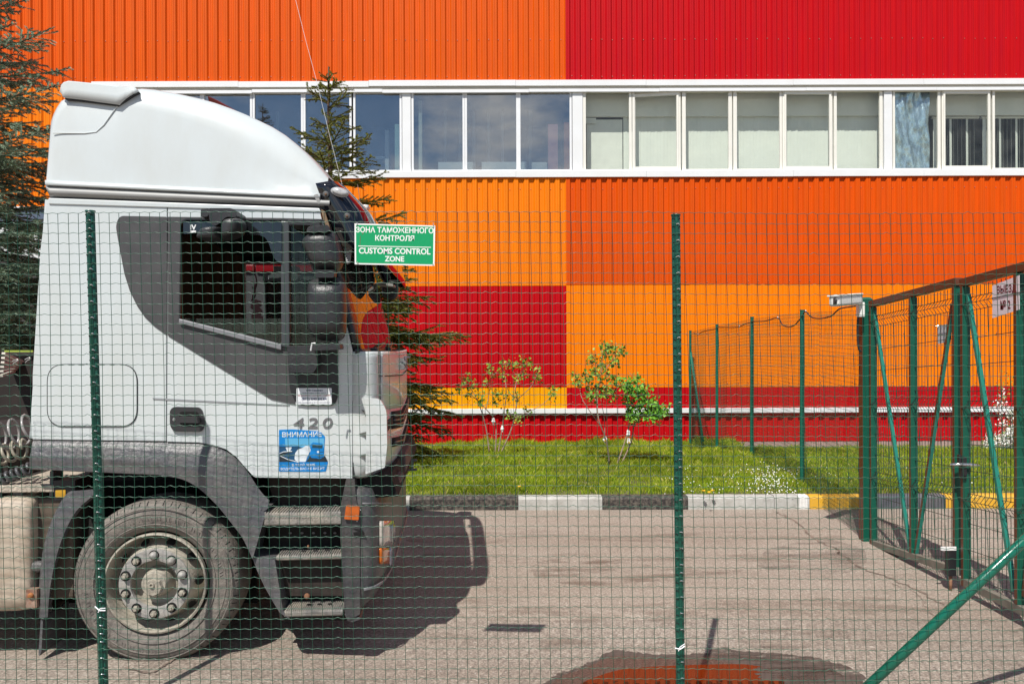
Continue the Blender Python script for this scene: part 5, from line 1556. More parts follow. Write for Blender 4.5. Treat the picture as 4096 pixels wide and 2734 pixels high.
# tank with rounded end
tz0, tz1 = tl(60, 2462, -.02)[1], tl(60, 1992, -.02)[1]
tx1 = tl(116, 2200, 0)[0]
sec = rnd([(0.0, tz0), (.0, tz1), (.62, tz1), (.62, tz0)], .10, 6)
q = MB(); rows_ = []
for xx, sc in ((xl, 1), (tx1 - .10, 1), (tx1 - .04, .985), (tx1 - .01, .95), (tx1, .88)):
    cy_, cz2 = .31, (tz0 + tz1) / 2
    rows_.append([(xx, cy_ + (a - cy_) * sc, cz2 + (b_ - cz2) * sc) for a, b_ in sec])
q.grid(rows_, closed=True)
q.v.append((tx1 + .002, .31, (tz0 + tz1) / 2)); e = len(q.v) - 1; w_ = len(sec)
for j in range(w_): q.f.append((4 * w_ + j, 4 * w_ + (j + 1) % w_, e)); q.m.append(0)
tank = LB(q, 'fuel_tank', beige, smooth=True, auto=50)
LB(MB().box((tx1 - .02, .1, tz0 + .05), (tx1 + .2, .55, tz1 - .02)), 'battery_box', mat('box shadow brown', (.10, .075, .055), .7, var=.3), bevel=.02)
LB(MB().prism(poly([(108, 2353), (150, 2353), (150, 2428), (106, 2428)], -.01, 4), -.02, .02), 'tank_bracket', mat('rust bracket', (.30, .2, .15), .7, var=.4, vscale=25, dirt=(.25, .07, .02), dirt_amt=.7, dirt_scale=20), tank, bevel=.004)
face_disc('bracket_bolt', 124, 2380, -.022, .016, .016, .012, mat('orange rust', (.35, .13, .04), .8), lorry)
LB(MB().prism(poly([(0, 1965), (26, 1968), (30, 2005), (0, 2008)], .1, 6), .05, .3), 'tank_cap', blackp, bevel=.01)
# catwalk plate, valves, yellow tag box, pipes
LB(MB().box((xl, .05, tz1 + .02), (tl(200, 1960)[0], 1.0, tz1 + .06)), 'catwalk', mat('dusty chequer plate', (.42, .36, .29), .75, var=.35, vscale=12, bump=1, bscale=60), bevel=.006)
bx = LB(MB().prism(poly([(214, 1920), (300, 1920), (300, 1995), (216, 2000)], .05, 3), .05, .25), 'valve_box', blackp, bevel=.01)
LB(MB().prism(poly([(222, 1960), (262, 1958), (262, 1988), (222, 1988)], .045, 2), .044, .05), 'warning_label', mat('label yellow', (.55, .30, .02), .5), bx)
LB(MB().prism(poly([(199, 1882), (214, 1882), (212, 1985), (197, 1985)], .08), .08, .2), 'bracket_post', fend, bevel=.004)
LB(MB().tube([P3(60, 1968, .15), P3(120, 1972, .15), P3(150, 1960, .15), P3(200, 1942, .15)], .018, 8), 'air_pipe', mat('dusty pipe', (.32, .26, .19), .7, var=.3))
LB(MB().tube([P3(62, 1968, .12), P3(100, 1970, .12)], .030, 6), 'pipe_union', mat('union grey', (.2, .2, .2), .6))
LB(MB().tube([P3(275, 2040, .3), P3(330, 2140, .3), P3(345, 2200, .3)], .012, 6), 'linkage_rod', mat('dusty rod', (.4, .37, .3), .7))
LB(MB().prism(poly([(326, 2050), (336, 2050), (338, 2140), (332, 2160), (326, 2140)], .3), .3, .33), 'linkage_plate', MATS['dusty rod'])
LB(MB().prism(poly([(350, 2075), (362, 2070), (380, 2130), (352, 2150)], .3), .3, .33), 'linkage_plate', MATS['dusty rod'])
def coil(name, p0, p1, rad, turns, m, r=.008, wob=0.0):
    p0, p1 = Vector(p0), Vector(p1); d = (p1 - p0); L = d.length; d.normalize()
    x = d.cross(Vector((0, 0, 1))); x = x.normalized() if x.length > .05 else Vector((1, 0, 0)); y = d.cross(x)
    pts = []
    n_ = int(turns * 16)
    for i in range(n_ + 1):
        t = i / n_; a_ = t * turns * 2 * math.pi
        pts.append(p0 + d * (L * t) + x * math.cos(a_) * rad + y * math.sin(a_) * rad + Vector((0, 0, wob * math.sin(t * math.pi))))
    return LB(MB().tube(pts, r, 6), name, m, smooth=True)
cm = mat('clear brown hose', (.30, .28, .27), .25, spec=.8); cm2 = mat('pale hose', (.40, .36, .28), .35, spec=.6); cm3 = mat('black hose', (.09, .09, .095), .3)
coil('air_hose', P3(-140, 1765, .14), P3(150, 1700, .14), .085, 5.5, cm, .008, -.02)
coil('air_hose', P3(-120, 1850, .14), P3(108, 1790, .14), .055, 6, cm2, .009)
coil('air_hose', P3(-200, 2000, .10), P3(124, 1870, .10), .030, 15, cm3, .010)
# dark bulk of the coupled trailer's front end and its brown rounded nose
tr = thing('trailer', TO + TU * xl, 'dark brown front end of the trailer coupled behind the white lorry', 'trailer', rz=TH)
bx0 = tl(-900, 1500, .2)[0] - xl; bx1 = tl(22, 1500, .2)[0] - xl
q = MB(); zc0, zc1 = tl(0, 1560, .2)[1], tl(0, 1290, .2)[1]
q.lathe([(0, .0), (.20, .0), (.24, .03), (.24, .25), (0, .26)], (bx1 - .40, .2, (zc0 + zc1) / 2 - .0), 'y', 40)
brn = mat('trailer brown', (.055, .022, .014), .55, var=.2)
q.build('nose_drum', brn, tr, smooth=True, auto=40)
MB().box((bx0 - 2, .25, 1.05), (tl(125, 1800, .5)[0] - xl, 2.2, 1.30)).build('trailer_deck', mat('deck brown', (.022, .014, .012), .7, var=.2), tr, bevel=.02)
# ================================================================== THE RED LORRY BEYOND
RY = 7.95
red = thing('red_lorry', at(700, 2200, RY) * 1.0, 'red lorry cab parked beyond the white one, glimpsed through its side windows', 'lorry')
red.location.z = 0
ro = Vector(red.location)
def rl(px, py, d=0.0):
    p = at(px, py, RY + d); return (p.x - ro.x, p.z)
def RP(px, py, d=0.0):
    x, z = rl(px, py, d); return Vector((x, d, z))
def rpoly(pts, d=0.0, r=0): return [rl(a, b_, d) for a, b_ in rnd(pts, r, 4)]
redp_ = mat('red lorry paint', (.50, .010, .018), .3, coat=.5, var=.03); redd = mat('red lorry lower red', (.20, .006, .010), .4)
rg_ = mat('red lorry grey panel', (.16, .155, .16), .5, var=.05)
x0r, z0r = rl(300, 1060); x1r, z1r = rl(1262, 1060)
body_p = rpoly([(300, 1060), (1235, 1060), (1262, 1090), (1330, 1420), (1350, 1900), (300, 1900)])
rwin = rpoly([(1062, 1122), (1250, 1122), (1318, 1400), (1062, 1400)])
MB().prism(body_p, 0, .05, holes=[rwin]).build('cab_side', rg_, red, bevel=.01)
MB().prism(rpoly([(300, 1058), (1018, 1058), (1018, 1086), (300, 1086)], -.02), -.03, .02).build('roof_rail', redp_, red, bevel=.01)
MB().prism(rpoly([(1023, 1060), (1240, 1060), (1252, 1086), (1023, 1086)], -.02), -.03, .02).build('roof_rail', redp_, red, bevel=.01)
MB().prism(rpoly([(300, 1018), (1000, 1018, 30), (1205, 1022, 30), (1232, 1059), (300, 1059)], .05), .06, 2.3).build('cab_roof', redd, red, bevel=.03)
MB().prism(rpoly([(300, 1064), (1230, 1064), (1330, 1420), (1350, 1900), (300, 1900)], 2.3), 2.25, 2.3, holes=[rpoly([(1100, 1122), (1210, 1122), (1270, 1400), (1100, 1400)], 2.3)]).build('cab_side', rg_, red)
MB().box((x0r, .05, .7), (x0r + .05, 2.28, z0r)).box((x0r, .05, .7), (rl(1330, 1500)[0], 2.28, .78)).build('cab_back', redp_, red)
text('roof_letters', 'IVECO', mat('dark red letters', (.05, .004, .004), .5), red, RP(1035, 1042, .055), .20, .045, mirror=True, bold=.03)
plate_ = MB().prism(rpoly([(1054, 1096, 3), (1110, 1096), (1110, 1124), (1052, 1124)], -.04), -.045, -.03).build('window_sticker', blackp, red)
text('maker_letters', 'IV', white_s, plate_, RP(1080, 1110, -.048), .034, .034, bold=.03)
for pts in ([(1052, 1120), (1060, 1120), (1066, 1420), (1056, 1420)],): MB().prism(rpoly(pts, -.01), -.02, .02).build('window_frame', mat('rim grey', (.2, .2, .21), .5), red)
km2 = MB().prism(rpoly([(1084, 1112, 10), (1096, 1098, 10), (1130, 1092), (1190, 1092, 12), (1205, 1110, 12), (1196, 1124, 10), (1150, 1130, 14), (1092, 1122, 10)], -.2, 4), -.30, -.14).build('kerb_mirror', mat('pale mirror housing', (.16, .18, .18), .35), red, bevel=.03, seg=3)
MB().prism(rpoly([(1100, 1066, 4), (1192, 1064, 6), (1188, 1094), (1104, 1094)], -.1), -.16, -.0).build('mirror_bracket', blackp, km2, bevel=.01)
MB().prism(rpoly([(1062, 1122), (1250, 1122), (1318, 1400), (1062, 1400)]), .02, .025).build('window_glass', glass_mat('red lorry glass', (.25, .27, .26), .08), red)
scroll = mat('dark scroll decal', (.05, .015, .02), .5)
for k, pts in enumerate(([(1000, 1130), (1012, 1128), (1020, 1136), (1016, 1150), (1008, 1146)], [(1022, 1100), (1026, 1130), (1018, 1160), (1010, 1185), (1012, 1200)], [(1005, 1200), (1020, 1180), (1018, 1150)])):
    MB().tube(spline([RP(a, b_, -.004) for a, b_ in pts], 5), .006, 5).build('painted_scroll', scroll, red)
for pts in ([(1008, 1210), (1020, 1195), (1045, 1204), (1046, 1222), (1034, 1225), (1050, 1240), (1042, 1262), (1060, 1266), (1050, 1290), (1010, 1290), (1004, 1262), (1016, 1240), (1000, 1228)],):
    MB().prism(rpoly(pts, -.003, 5), -.004, -.002).build('painted_rose', scroll, red)
for xx in (rl(500, 2000)[0], ):
    for yy in (.02, 1.95):
        w_ = MB().lathe([(.0, .06), (.24, .05), (.30, .0), (.45, .0), (.48, .04), (.48, .30), (.3, .32)], (xx, yy, .48), 'y', 36).build('wheel', rubber, red, smooth=True, auto=40)
MB().box((x0r - 3.2, .7, .62), (rl(1300, 1500)[0], .85, .88)).box((x0r - 3.2, 1.5, .62), (rl(1300, 1500)[0], 1.65, .88)).build('chassis_rail', chassis, red)
MB().prism(rpoly([(560, 1900), (1350, 1900), (1350, 2120), (700, 2120)], .05), .1, 2.2).build('bumper', rg_, red, bevel=.04)

# stack of pale metal racks standing on the yard left of the cab
rk = thing('rack_stack', at(60, 2050, 8.2) * 1.0, 'pale slatted racks with wire hooks in a brown crate behind the lorry cab', 'racks')
rk.location.z = 0; ko = Vector(rk.location)
def kp(px, py, d=0.0):
    p = at(px, py, 8.2 + d) - ko; return p
palem = mat('pale rack slat', (.62, .58, .50), .6, var=.15, vscale=12)
for k in range(6):
    a = kp(20, 1406 + k * 13, .0); b_ = kp(66 + k * 6, 1410 + k * 9, .9)
    MB().bar(kp(14 - k * 2, 1412 + k * 18), kp(118 - k * 8, 1458 + k * 4, .5), .035, .02).build('slat', palem, rk)
q = MB()
MB().prism([(kp(-120, 1800).x, 0), (kp(128, 1800).x, 0), (kp(128, 1408).x, kp(128, 1408).z), (kp(-120, 1408).x, kp(-120, 1408).z)], .35, .95).build('crate', mat('crate brown', (.016, .010, .008), .8, var=.3), rk, bevel=.02)
MB().bar(kp(20, 1404, .3), kp(134, 1404, .3), .02, .02).build('crate_edge', mat('lime edge', (.28, .36, .05), .6), rk)
for a, b_ in ((50, 1445), (100, 1438)):
    MB().tube(spline([kp(a, b_), kp(a + 18, b_ - 8), kp(a + 22, b_ - 2), kp(a + 12, b_ + 2), kp(a + 2, b_ + 12)], 5), .006, 5).build('wire_hook', mat('wire grey', (.5, .48, .45), .4, metal=.5), rk)

# ================================================================== TREES
bark = mat('spruce bark', (.09, .055, .035), .9, var=.3, vscale=20, bump=.8)
def needle_mat(name, a, b_, c):
    m = bpy.data.materials.new(name); m.use_nodes = True
    n, l = m.node_tree.nodes, m.node_tree.links
    bs_ = n['Principled BSDF']; bs_.inputs['Roughness'].default_value = .5; bs_.inputs['Specular IOR Level'].default_value = .35
    g = n.new('ShaderNodeNewGeometry'); r = n.new('ShaderNodeValToRGB'); e = r.color_ramp.elements
    e[0].color = (*a, 1); e[1].color = (*c, 1); e.new(.55).color = (*b_, 1)
    l.new(g.outputs['Random Per Island'], r.inputs['Fac']); l.new(r.outputs['Color'], bs_.inputs['Base Color'])
    return m
nm_green = needle_mat('green needles', (.06, .085, .010), (.11, .14, .018), (.30, .24, .045))
nm_blue = needle_mat('blue needles', (.12, .19, .11), (.22, .31, .20), (.40, .46, .34))
def needles(name, segs, m, parent, per_m=420, ln=.022, wd=.0034):
    S = np.array([[*a, *b_] for a, b_ in segs]); A_, B_ = S[:, :3], S[:, 3:]
    L = np.linalg.norm(B_ - A_, axis=1); cnt = np.maximum(4, (L * per_m).astype(int))
    idx = np.repeat(np.arange(len(S)), cnt); t = nrg.uniform(0, 1.0, len(idx))
    base = A_[idx] + (B_ - A_)[idx] * t[:, None]; d = ((B_ - A_) / (L[:, None] + 1e-9))[idx]
    rv = nrg.normal(size=(len(idx), 3)); rv[:, 2] += .35
    side = rv - d * (rv * d).sum(1, keepdims=True); side /= np.linalg.norm(side, axis=1, keepdims=True) + 1e-9
    tip = base + (side * .80 + d * .62) * (ln * nrg.uniform(.7, 1.15, len(idx)))[:, None]
    w = np.cross(side, d); w /= np.linalg.norm(w, axis=1, keepdims=True) + 1e-9
    V = np.stack([base - w * wd, base + w * wd, tip], 1)
    o = mesh_np(name, V.reshape(-1, 3), np.arange(len(idx) * 3).reshape(-1, 3), m, parent, k=3)
    o['kind'] = 'stuff'; return o
def spruce(name, base, top, label, nm, slope, n_whorl, zmin, r_seed, per_m=420, sector=None, group=None, droop=.10, ln=.022, lowr=None, lean=0.0, sp=1.0, nb_=None):
    rr_ = random.Random(r_seed)
    t = thing(name, base, label, 'tree', group)
    H_ = top - base[2]
    q = MB(); pts = [(lean * (z / H_) + .015 * math.sin(z * 2), .01 * math.cos(z * 1.7), z) for z in np.linspace(0, H_, 14)]
    q.tube(pts, .1, 10, rs=[max(.008, .032 * (H_ - p[2]) * .55 + .006) for p in pts])
    q.build('trunk', bark, t, smooth=True)
    segs = []; bq = MB()
    z = zmin; k = 0
    zs = []
    while z < H_ - .18:
        zs.append(z); z += (lerp(.15, .17, z / H_) if z < H_ * .5 else .30) * sp * rr_.uniform(.8, 1.2)
    for z in zs:
        nb = rr_.choice((7, 8, 9)) if z < H_ * .5 else rr_.choice((4, 5))
        if nb_: nb = nb_
        a0 = rr_.uniform(0, 6.28)
        for j in range(nb):
            ang = a0 + j * 6.283 / nb + rr_.uniform(-.25, .25)
            if sector and not sector(ang, z): continue
            Lb = ((H_ - z) * slope + .06) * rr_.uniform(.55, 1.15)
            if lowr: Lb = min(Lb, lowr * rr_.uniform(.85, 1.1))
            up = lerp(-.05, 1.35, (z / H_) ** 1.8) + rr_.uniform(-.1, .1)
            zz_ = z + rr_.uniform(-.07, .07); p = Vector((lean * z / H_, 0, zz_)); dirv = Vector((math.cos(ang), math.sin(ang), up * .55)).normalized()
            n_ = max(4, int(Lb / .09)); path = [p.copy()]
            for i in range(n_):
                u = i / n_
                dirv.z += (-droop * (1 - z / H_) + .11 * (u > .5)) * (.35 if Lb > 1 else .2)
                dirv.x += rr_.uniform(-.06, .06); dirv.y += rr_.uniform(-.06, .06); dirv.normalize()
                p = p + dirv * (Lb / n_); path.append(p.copy())
            bq.tube(path, .01, 4, rs=[max(.0025, .006 + .008 * Lb * (1 - i / len(path)) * .6) for i in range(len(path))], caps=False)
            for i in range(max(1, int(n_ * .12)), len(path)):
                u = i / (len(path) - 1)
                segs.append((path[i - 1], path[i]))
                d = (path[i] - path[i - 1]).normalized(); sd = d.cross(Vector((0, 0, 1))).normalized()
                for s_ in (-1, 1):
                    if rr_.random() < .06: continue
                    tl_ = min(.48, .13 + Lb * .42 * (1 - u) * 1.0) * rr_.uniform(.6, 1.15)
                    if u > .92: tl_ *= .6
                    dd = (sd * s_ * rr_.uniform(.7, 1.0) + d * rr_.uniform(.7, 1.1) + Vector((0, 0, rr_.uniform(-.65, .35)))).normalized()
                    q0 = path[i].copy(); n2 = max(1, int(tl_ / .11)); prev = q0
                    for k2 in range(n2):
                        dd.z += rr_.uniform(-.10, .06); dd.normalize(); nx = prev + dd * (tl_ / n2)
                        segs.append((prev, nx))
                        if tl_ > .17:
                            for s2 in (-1, 1):
                                if rr_.random() < .25: continue
                                sd2 = dd.cross(Vector((0, 0, 1))).normalized()
                                d3 = (sd2 * s2 * .7 + dd * .8 + Vector((0, 0, rr_.uniform(-.4, .1)))).normalized()
                                segs.append((nx, nx + d3 * rr_.uniform(.06, .12)))
                        prev = nx
    for i in range(12): segs.append((Vector((lean, 0, H_ - .42 + i * .035)), Vector((lean, 0, H_ - .42 + (i + 1) * .035))))
    bq.build('branches', bark, t)['kind'] = 'stuff'
    needles('crown', segs, nm, t, per_m, ln=ln)
    return t
SY = 12.0
pb = at(1322, 1700, SY); tp = at(1323, 268, SY)
spruce('spruce_tree', (pb.x, SY, float(lawn_z(SY))), tp.z, 'green spruce with a slender leader growing behind the nose of the white lorry', nm_green, .46, 20, .45, 5, per_m=900, lowr=2.2, ln=.028)
SY2 = 11.4
pb = at(-95, 1700, SY2)
sp2 = spruce('spruce_tree', (pb.x, SY2, float(lawn_z(SY2))), 9.4, 'big blue-green spruce at the left edge behind the cab of the lorry', nm_blue, .30, 26, .7, 11, per_m=760, ln=.028, lowr=1.85, sp=1.15, nb_=6, sector=lambda a, z: math.cos(a) > -.55)

leafm = needle_mat('lilac leaf', (.09, .19, .015), (.16, .30, .025), (.32, .40, .05))
leaf2 = needle_mat('lush leaf', (.07, .22, .014), (.12, .33, .022), (.24, .45, .05))
budm = needle_mat('bud brown green', (.16, .12, .03), (.22, .17, .05), (.30, .24, .09))
stemm = mat('shrub stem', (.28, .20, .15), .8, var=.3, vscale=25)
def leaves(name, pts, m, parent, size, org):
    V, T = [], []
    for p in pts:
        s_ = size * rng.uniform(.6, 1.25)
        d = Vector((rng.uniform(-1, 1), rng.uniform(-1, 1), rng.uniform(-.9, .5))).normalized()
        n_ = Vector((rng.uniform(-1, 1), rng.uniform(-1, .2), rng.uniform(-.2, 1))).normalized()
        sd = d.cross(n_).normalized(); up = sd.cross(d).normalized()
        c = p - org; k = len(V)
        V += [tuple(c), tuple(c + d * s_ * .35 + sd * s_ * .42 + up * s_ * .12), tuple(c + d * s_), tuple(c + d * s_ * .35 - sd * s_ * .42 + up * s_ * .12)]
        T += [(k, k + 1, k + 2), (k, k + 2, k + 3)]
    o = mesh_np(name, V, T, m, parent, k=3); o['kind'] = 'stuff'; return o
def shrub(label, bx, by, Y, stems, clusters, m, nleaf, size, name='lilac_bush', ox=1600, oy=1100, s=1.5683, spread=20, buds=True, group=None):
    org = ground(ox + bx / s, oy + by / s, float(lawn_z(Y))); Y = org.y
    t = thing(name, org, label, 'shrub', group)
    for k, st_ in enumerate(stems):
        pts = []
        for i, (a, b_) in enumerate(st_):
            p = at(ox + a / s, oy + b_ / s, Y + (0 if i == 0 else rng.uniform(-.15, .15) * min(1, i * .6)))
            if i == 0 and k < 4: p.z = min(p.z, org.z + .05) if abs(b_ - by) < 60 else p.z
            pts.append(p - org)
        sp = spline(pts, 4)
        r0 = .013 if abs(st_[0][1] - by) < 60 else .007
        MB().tube(sp, .01, 6, rs=[lerp(r0, .003, i / len(sp)) for i in range(len(sp))]).build('stem', stemm, t, smooth=True)
    P, Bd, tw = [], [], MB()
    for a, b_ in clusters:
        c0 = (ox + a / s, oy + b_ / s); yy = Y + rng.uniform(-.22, .22)
        c = at(*c0, yy)
        for _ in range(nleaf):
            p = at(c0[0] + rng.gauss(0, spread * .62), c0[1] + rng.gauss(0, spread * .7), yy + rng.gauss(0, .07)); P.append(p)
        for _ in range(5):
            tw.tube([c - org, at(c0[0] + rng.gauss(0, spread * .6), c0[1] + rng.gauss(0, spread * .6), yy) - org], .002, 3, caps=False)
        if buds:
            for _ in range(nleaf // 2):
                Bd.append(at(c0[0] + rng.gauss(2, 5), c0[1] - 14 + rng.gauss(0, 10), yy + rng.gauss(0, .02)))
    tw.build('twigs', stemm, t)['kind'] = 'stuff'
    leaves('leaves', P, m, t, size, org)
    if Bd: leaves('flower_buds', Bd, budm, t, size * .32, org)
    return t
G = 'young lilac bushes planted before the wall'
s1 = shrub('thin lilac bush with four stems in front of the red and yellow panels', 600, 1130, 12.4,
      [[(560, 1112), (540, 960), (500, 820), (450, 720), (400, 690)], [(597, 1125), (600, 930), (540, 840), (480, 780), (440, 740)], [(615, 1125), (640, 960), (665, 760), (660, 640)], [(625, 1130), (700, 960), (735, 780), (722, 720), (740, 640), (780, 580)],
       [(735, 780), (820, 700), (860, 620)], [(700, 900), (880, 820), (960, 740)], [(735, 790), (690, 740), (660, 680)], [(540, 840), (560, 740), (570, 640)], [(400, 690), (350, 700)]],
      [(370, 715), (440, 660), (430, 750), (405, 660), (500, 800), (558, 590), (548, 690), (600, 790), (640, 560), (680, 560), (652, 640), (660, 750), (690, 880), (745, 900), (765, 545), (800, 560), (775, 610), (730, 760), (800, 850), (858, 600), (865, 650), (955, 720), (970, 740), (600, 740), (520, 760), (470, 700), (590, 620), (740, 640), (720, 560)], leafm, 22, .055, spread=17, group=G)
s2 = shrub('taller lilac bush rising over the orange panel, single main stem', 1315, 1190, 12,
      [[(1313, 1185), (1295, 1040), (1245, 900), (1240, 760), (1262, 620), (1270, 470)], [(1313, 1185), (1298, 1060)], [(1270, 960), (1150, 790), (1125, 690), (1110, 640)], [(1240, 760), (1340, 740), (1372, 680), (1390, 640)], [(1265, 620), (1330, 540), (1380, 470)], [(1285, 1000), (1282, 900), (1260, 780)], [(1240, 800), (1190, 720), (1170, 640)], [(1268, 560), (1215, 560), (1205, 510)]],
      [(1270, 455), (1285, 490), (1320, 450), (1345, 470), (1385, 465), (1390, 490), (1210, 510), (1205, 545), (1340, 530), (1330, 560), (1255, 550), (1265, 590), (1105, 640), (1125, 670), (1165, 640), (1230, 620), (1290, 635), (1320, 650), (1360, 650), (1385, 690), (1190, 690), (1190, 740), (1250, 690), (1290, 720), (1330, 720), (1200, 770), (1240, 750), (1290, 750), (1340, 750), (1220, 610)], leafm, 24, .058, spread=17, group=G)
s3 = shrub('lush leaning lilac bush with dense bright leaves beside the tall fence post', 1378, 1192, 12,
      [[(1360, 1190), (1410, 1045), (1440, 920), (1412, 800)], [(1385, 1190), (1450, 1045), (1472, 930), (1520, 870), (1580, 820)], [(1440, 920), (1450, 800), (1460, 680)], [(1472, 930), (1450, 860), (1410, 790)], [(1460, 960), (1520, 890), (1620, 850)]],
      [(1435, 670), (1470, 650), (1490, 690), (1440, 720), (1530, 710), (1480, 740), (1540, 750), (1420, 760), (1460, 790), (1510, 790), (1560, 780), (1600, 800), (1440, 840), (1490, 840), (1540, 840), (1580, 850), (1620, 850), (1500, 880), (1450, 880), (1560, 890), (1610, 890), (1640, 870), (1655, 850), (1470, 900), (1590, 830), (1520, 750), (1420, 700)], leaf2, 42, .055, spread=20, buds=False, group=G)
wr = mat('white wrap plastic', (.78, .78, .76), .5); wry = mat('yellow label', (.75, .45, .02), .5)
for (a, b_), lb, org_ in (((585, 915), 'white plastic wrap on the dark stem of the thin lilac bush', s1), ((642, 962), 'small white wrap low on the pale middle stem of the thin lilac', s1), ((1287, 1030), 'white and yellow wrap on the main stem of the taller lilac', s2),
                    ((1432, 990), 'upper white wrap on the leaning lush lilac', s3), ((1434, 1042), 'lower white and yellow wrap on the leaning lush lilac', s3)):
    p = at(1600 + a / 1.5683, 1100 + b_ / 1.5683, org_.location.y - .03)
    t = thing('plastic_wrap', p, lb, 'wrap', 'white wraps tied to the lilac stems')
    q = MB(); rows_ = []
    for i in range(7):
        r_ = .022 * math.sin(math.pi * (i + .6) / 7.4) * rng.uniform(.6, 1.4) + .004
        rows_.append([(math.cos(2 * math.pi * j / 9) * r_ * rng.uniform(.75, 1.25), math.sin(2 * math.pi * j / 9) * r_ * .7, -.05 + i * .017) for j in range(9)])
    q.grid(rows_, closed=True).build('wrapping', wr, t)
    if 'yellow' in lb: MB().box((-.014, -.028, -.022), (.016, -.018, -.004)).build('label', wry, t)

# white blossoming bush at the right edge
bo = at(4075, 1842, 14.2); bo.z = float(lawn_z(14.2))
bb = thing('blossoming_bush', bo, 'bush smothered in white blossom behind the gate at the right edge', 'shrub')
P, Q, tw = [], [], MB()
for i in range(26):
    tip = at(rng.uniform(3985, 4230), rng.uniform(1560, 1800), 14.2 + rng.uniform(-.6, .5))
    if i % 3 == 0: tip = at(rng.uniform(3925, 4010), rng.uniform(1740, 1830), 14.2 + rng.uniform(-.5, .2))
    mid = (bo + tip) / 2 + Vector((rng.uniform(-.2, .2), rng.uniform(-.2, .2), rng.uniform(.1, .3)))
    pth = spline([bo, mid, tip], 8); tw.tube([p - bo for p in pth], .004, 4, rs=[lerp(.012, .002, k / len(pth)) for k in range(len(pth))])
    for p in pth[6:]:
        for _ in range(9): P.append(p + Vector((rng.gauss(0, .035), rng.gauss(0, .04), rng.gauss(0, .035))))
        for _ in range(3): Q.append(p + Vector((rng.gauss(0, .06), rng.gauss(0, .05), rng.gauss(0, .05))))
for i in range(160): Q.append(at(rng.uniform(3990, 4100), rng.uniform(1480, 1600), 14.2 + rng.uniform(-.3, .3)))
tw.build('branches', stemm, bb)['kind'] = 'stuff'
leaves('blossom', P, whf, bb, .035, bo); leaves('leaves', Q, leafm, bb, .03, bo)

# ================================================================== FENCES, GATE
def green_mat(name, col, rough): return mat(name, col, rough, spec=.6, var=.06, vscale=8, dirt=(.03, .10, .07), dirt_amt=.15)
gpost = green_mat('fence post green', (.003, .080, .055), .32)
gwire = mat('green wire coating', (.008, .062, .036), .35, spec=.4)
gwire_toplit = mat('toplit green wire', (.036, .12, .075), .34, spec=.55)  # paler than the upright wires: light from above painted into the colour
slot = mat('post slot shadow', (.003, .02, .016), .7); clipm = mat('clip metal', (.75, .75, .75), .2, metal=.9)
FY = 3.885; FS = F / FY
ff = thing('wire_fence', (0, FY, 0), 'green welded wire mesh fence with crimped wires across the whole foreground', 'fence')
zt0 = CH + (HY - 853) / FS
NC = 150; X0 = -3.7; cell = .05; rowh = .0493
nrow = int(zt0 / rowh)
P1X, P2X = (365 - CX) / FS, (2703 - CX) / FS
phase = (1055 - CX) / FS   # one vertical wire measured here
def fx(x, z):
    """small lean and bulge of the hand-strung mesh"""
    u = (zt0 - z)
    lean = .020 + .012 * np.clip(x, 0, 3)
    return x + lean * u * .9
def fz(x, z):
    sag = np.where(x > P2X, -.010 * np.clip((x - P2X), 0, .6), .004 * np.sin((x - P1X) * 1.1))
    return z + sag - .003 * x
def fyy(x, z): return FY - .012 + .010 * np.sin(x * 1.9 + z * 1.3) * np.sin(z * 2.1)
t = np.linspace(0, 1, 7)
kx = X0 + phase % cell + cell * np.arange(NC)
# horizontals with a crimp in every cell
M_ = 6
xs_ = np.repeat(kx, M_) + np.tile(np.arange(M_) / M_ * cell, NC)
ph = np.tile(np.arange(M_) / M_, NC)
crimp = .0042 * np.clip(np.sin(ph * 2 * np.pi - .5 * np.pi) * .5 + .5, 0, 1) ** 1.5
paths = []
for r_ in range(nrow):
    z = zt0 - r_ * rowh
    amp = np.repeat(nrg.uniform(.75, 1.1, NC), M_)
    amp = amp * (1 + .9 * (np.abs((xs_ * 1.0 + .21) % .39 - .1) < .03))
    zz = fz(xs_, z) + crimp * amp + .0012 * np.sin(xs_ * 3 + r_)
    paths.append(np.stack([fx(xs_, z), fyy(xs_, z), zz], 1))
V, Q_ = np_tubes(np.array(paths) - np.array([0, FY, 0]), .00138, 5)
o = mesh_np('crimped_wires', V, Q_, gwire_toplit, ff, smooth=True); o['kind'] = 'stuff'
zz = np.linspace(zt0 - .0, .01, 14)
vp = []
for k in range(NC):
    wob = nrg.uniform(-.0015, .0015, 14)
    x = np.full(14, kx[k]); vp.append(np.stack([fx(x, zz) + wob, fyy(x, zz) + .002, fz(x, zz)], 1))
V, Q_ = np_tubes(np.array(vp) - np.array([0, FY, 0]), .00135, 5)
o = mesh_np('upright_wires', V, Q_, gwire, ff, smooth=True); o['kind'] = 'stuff'
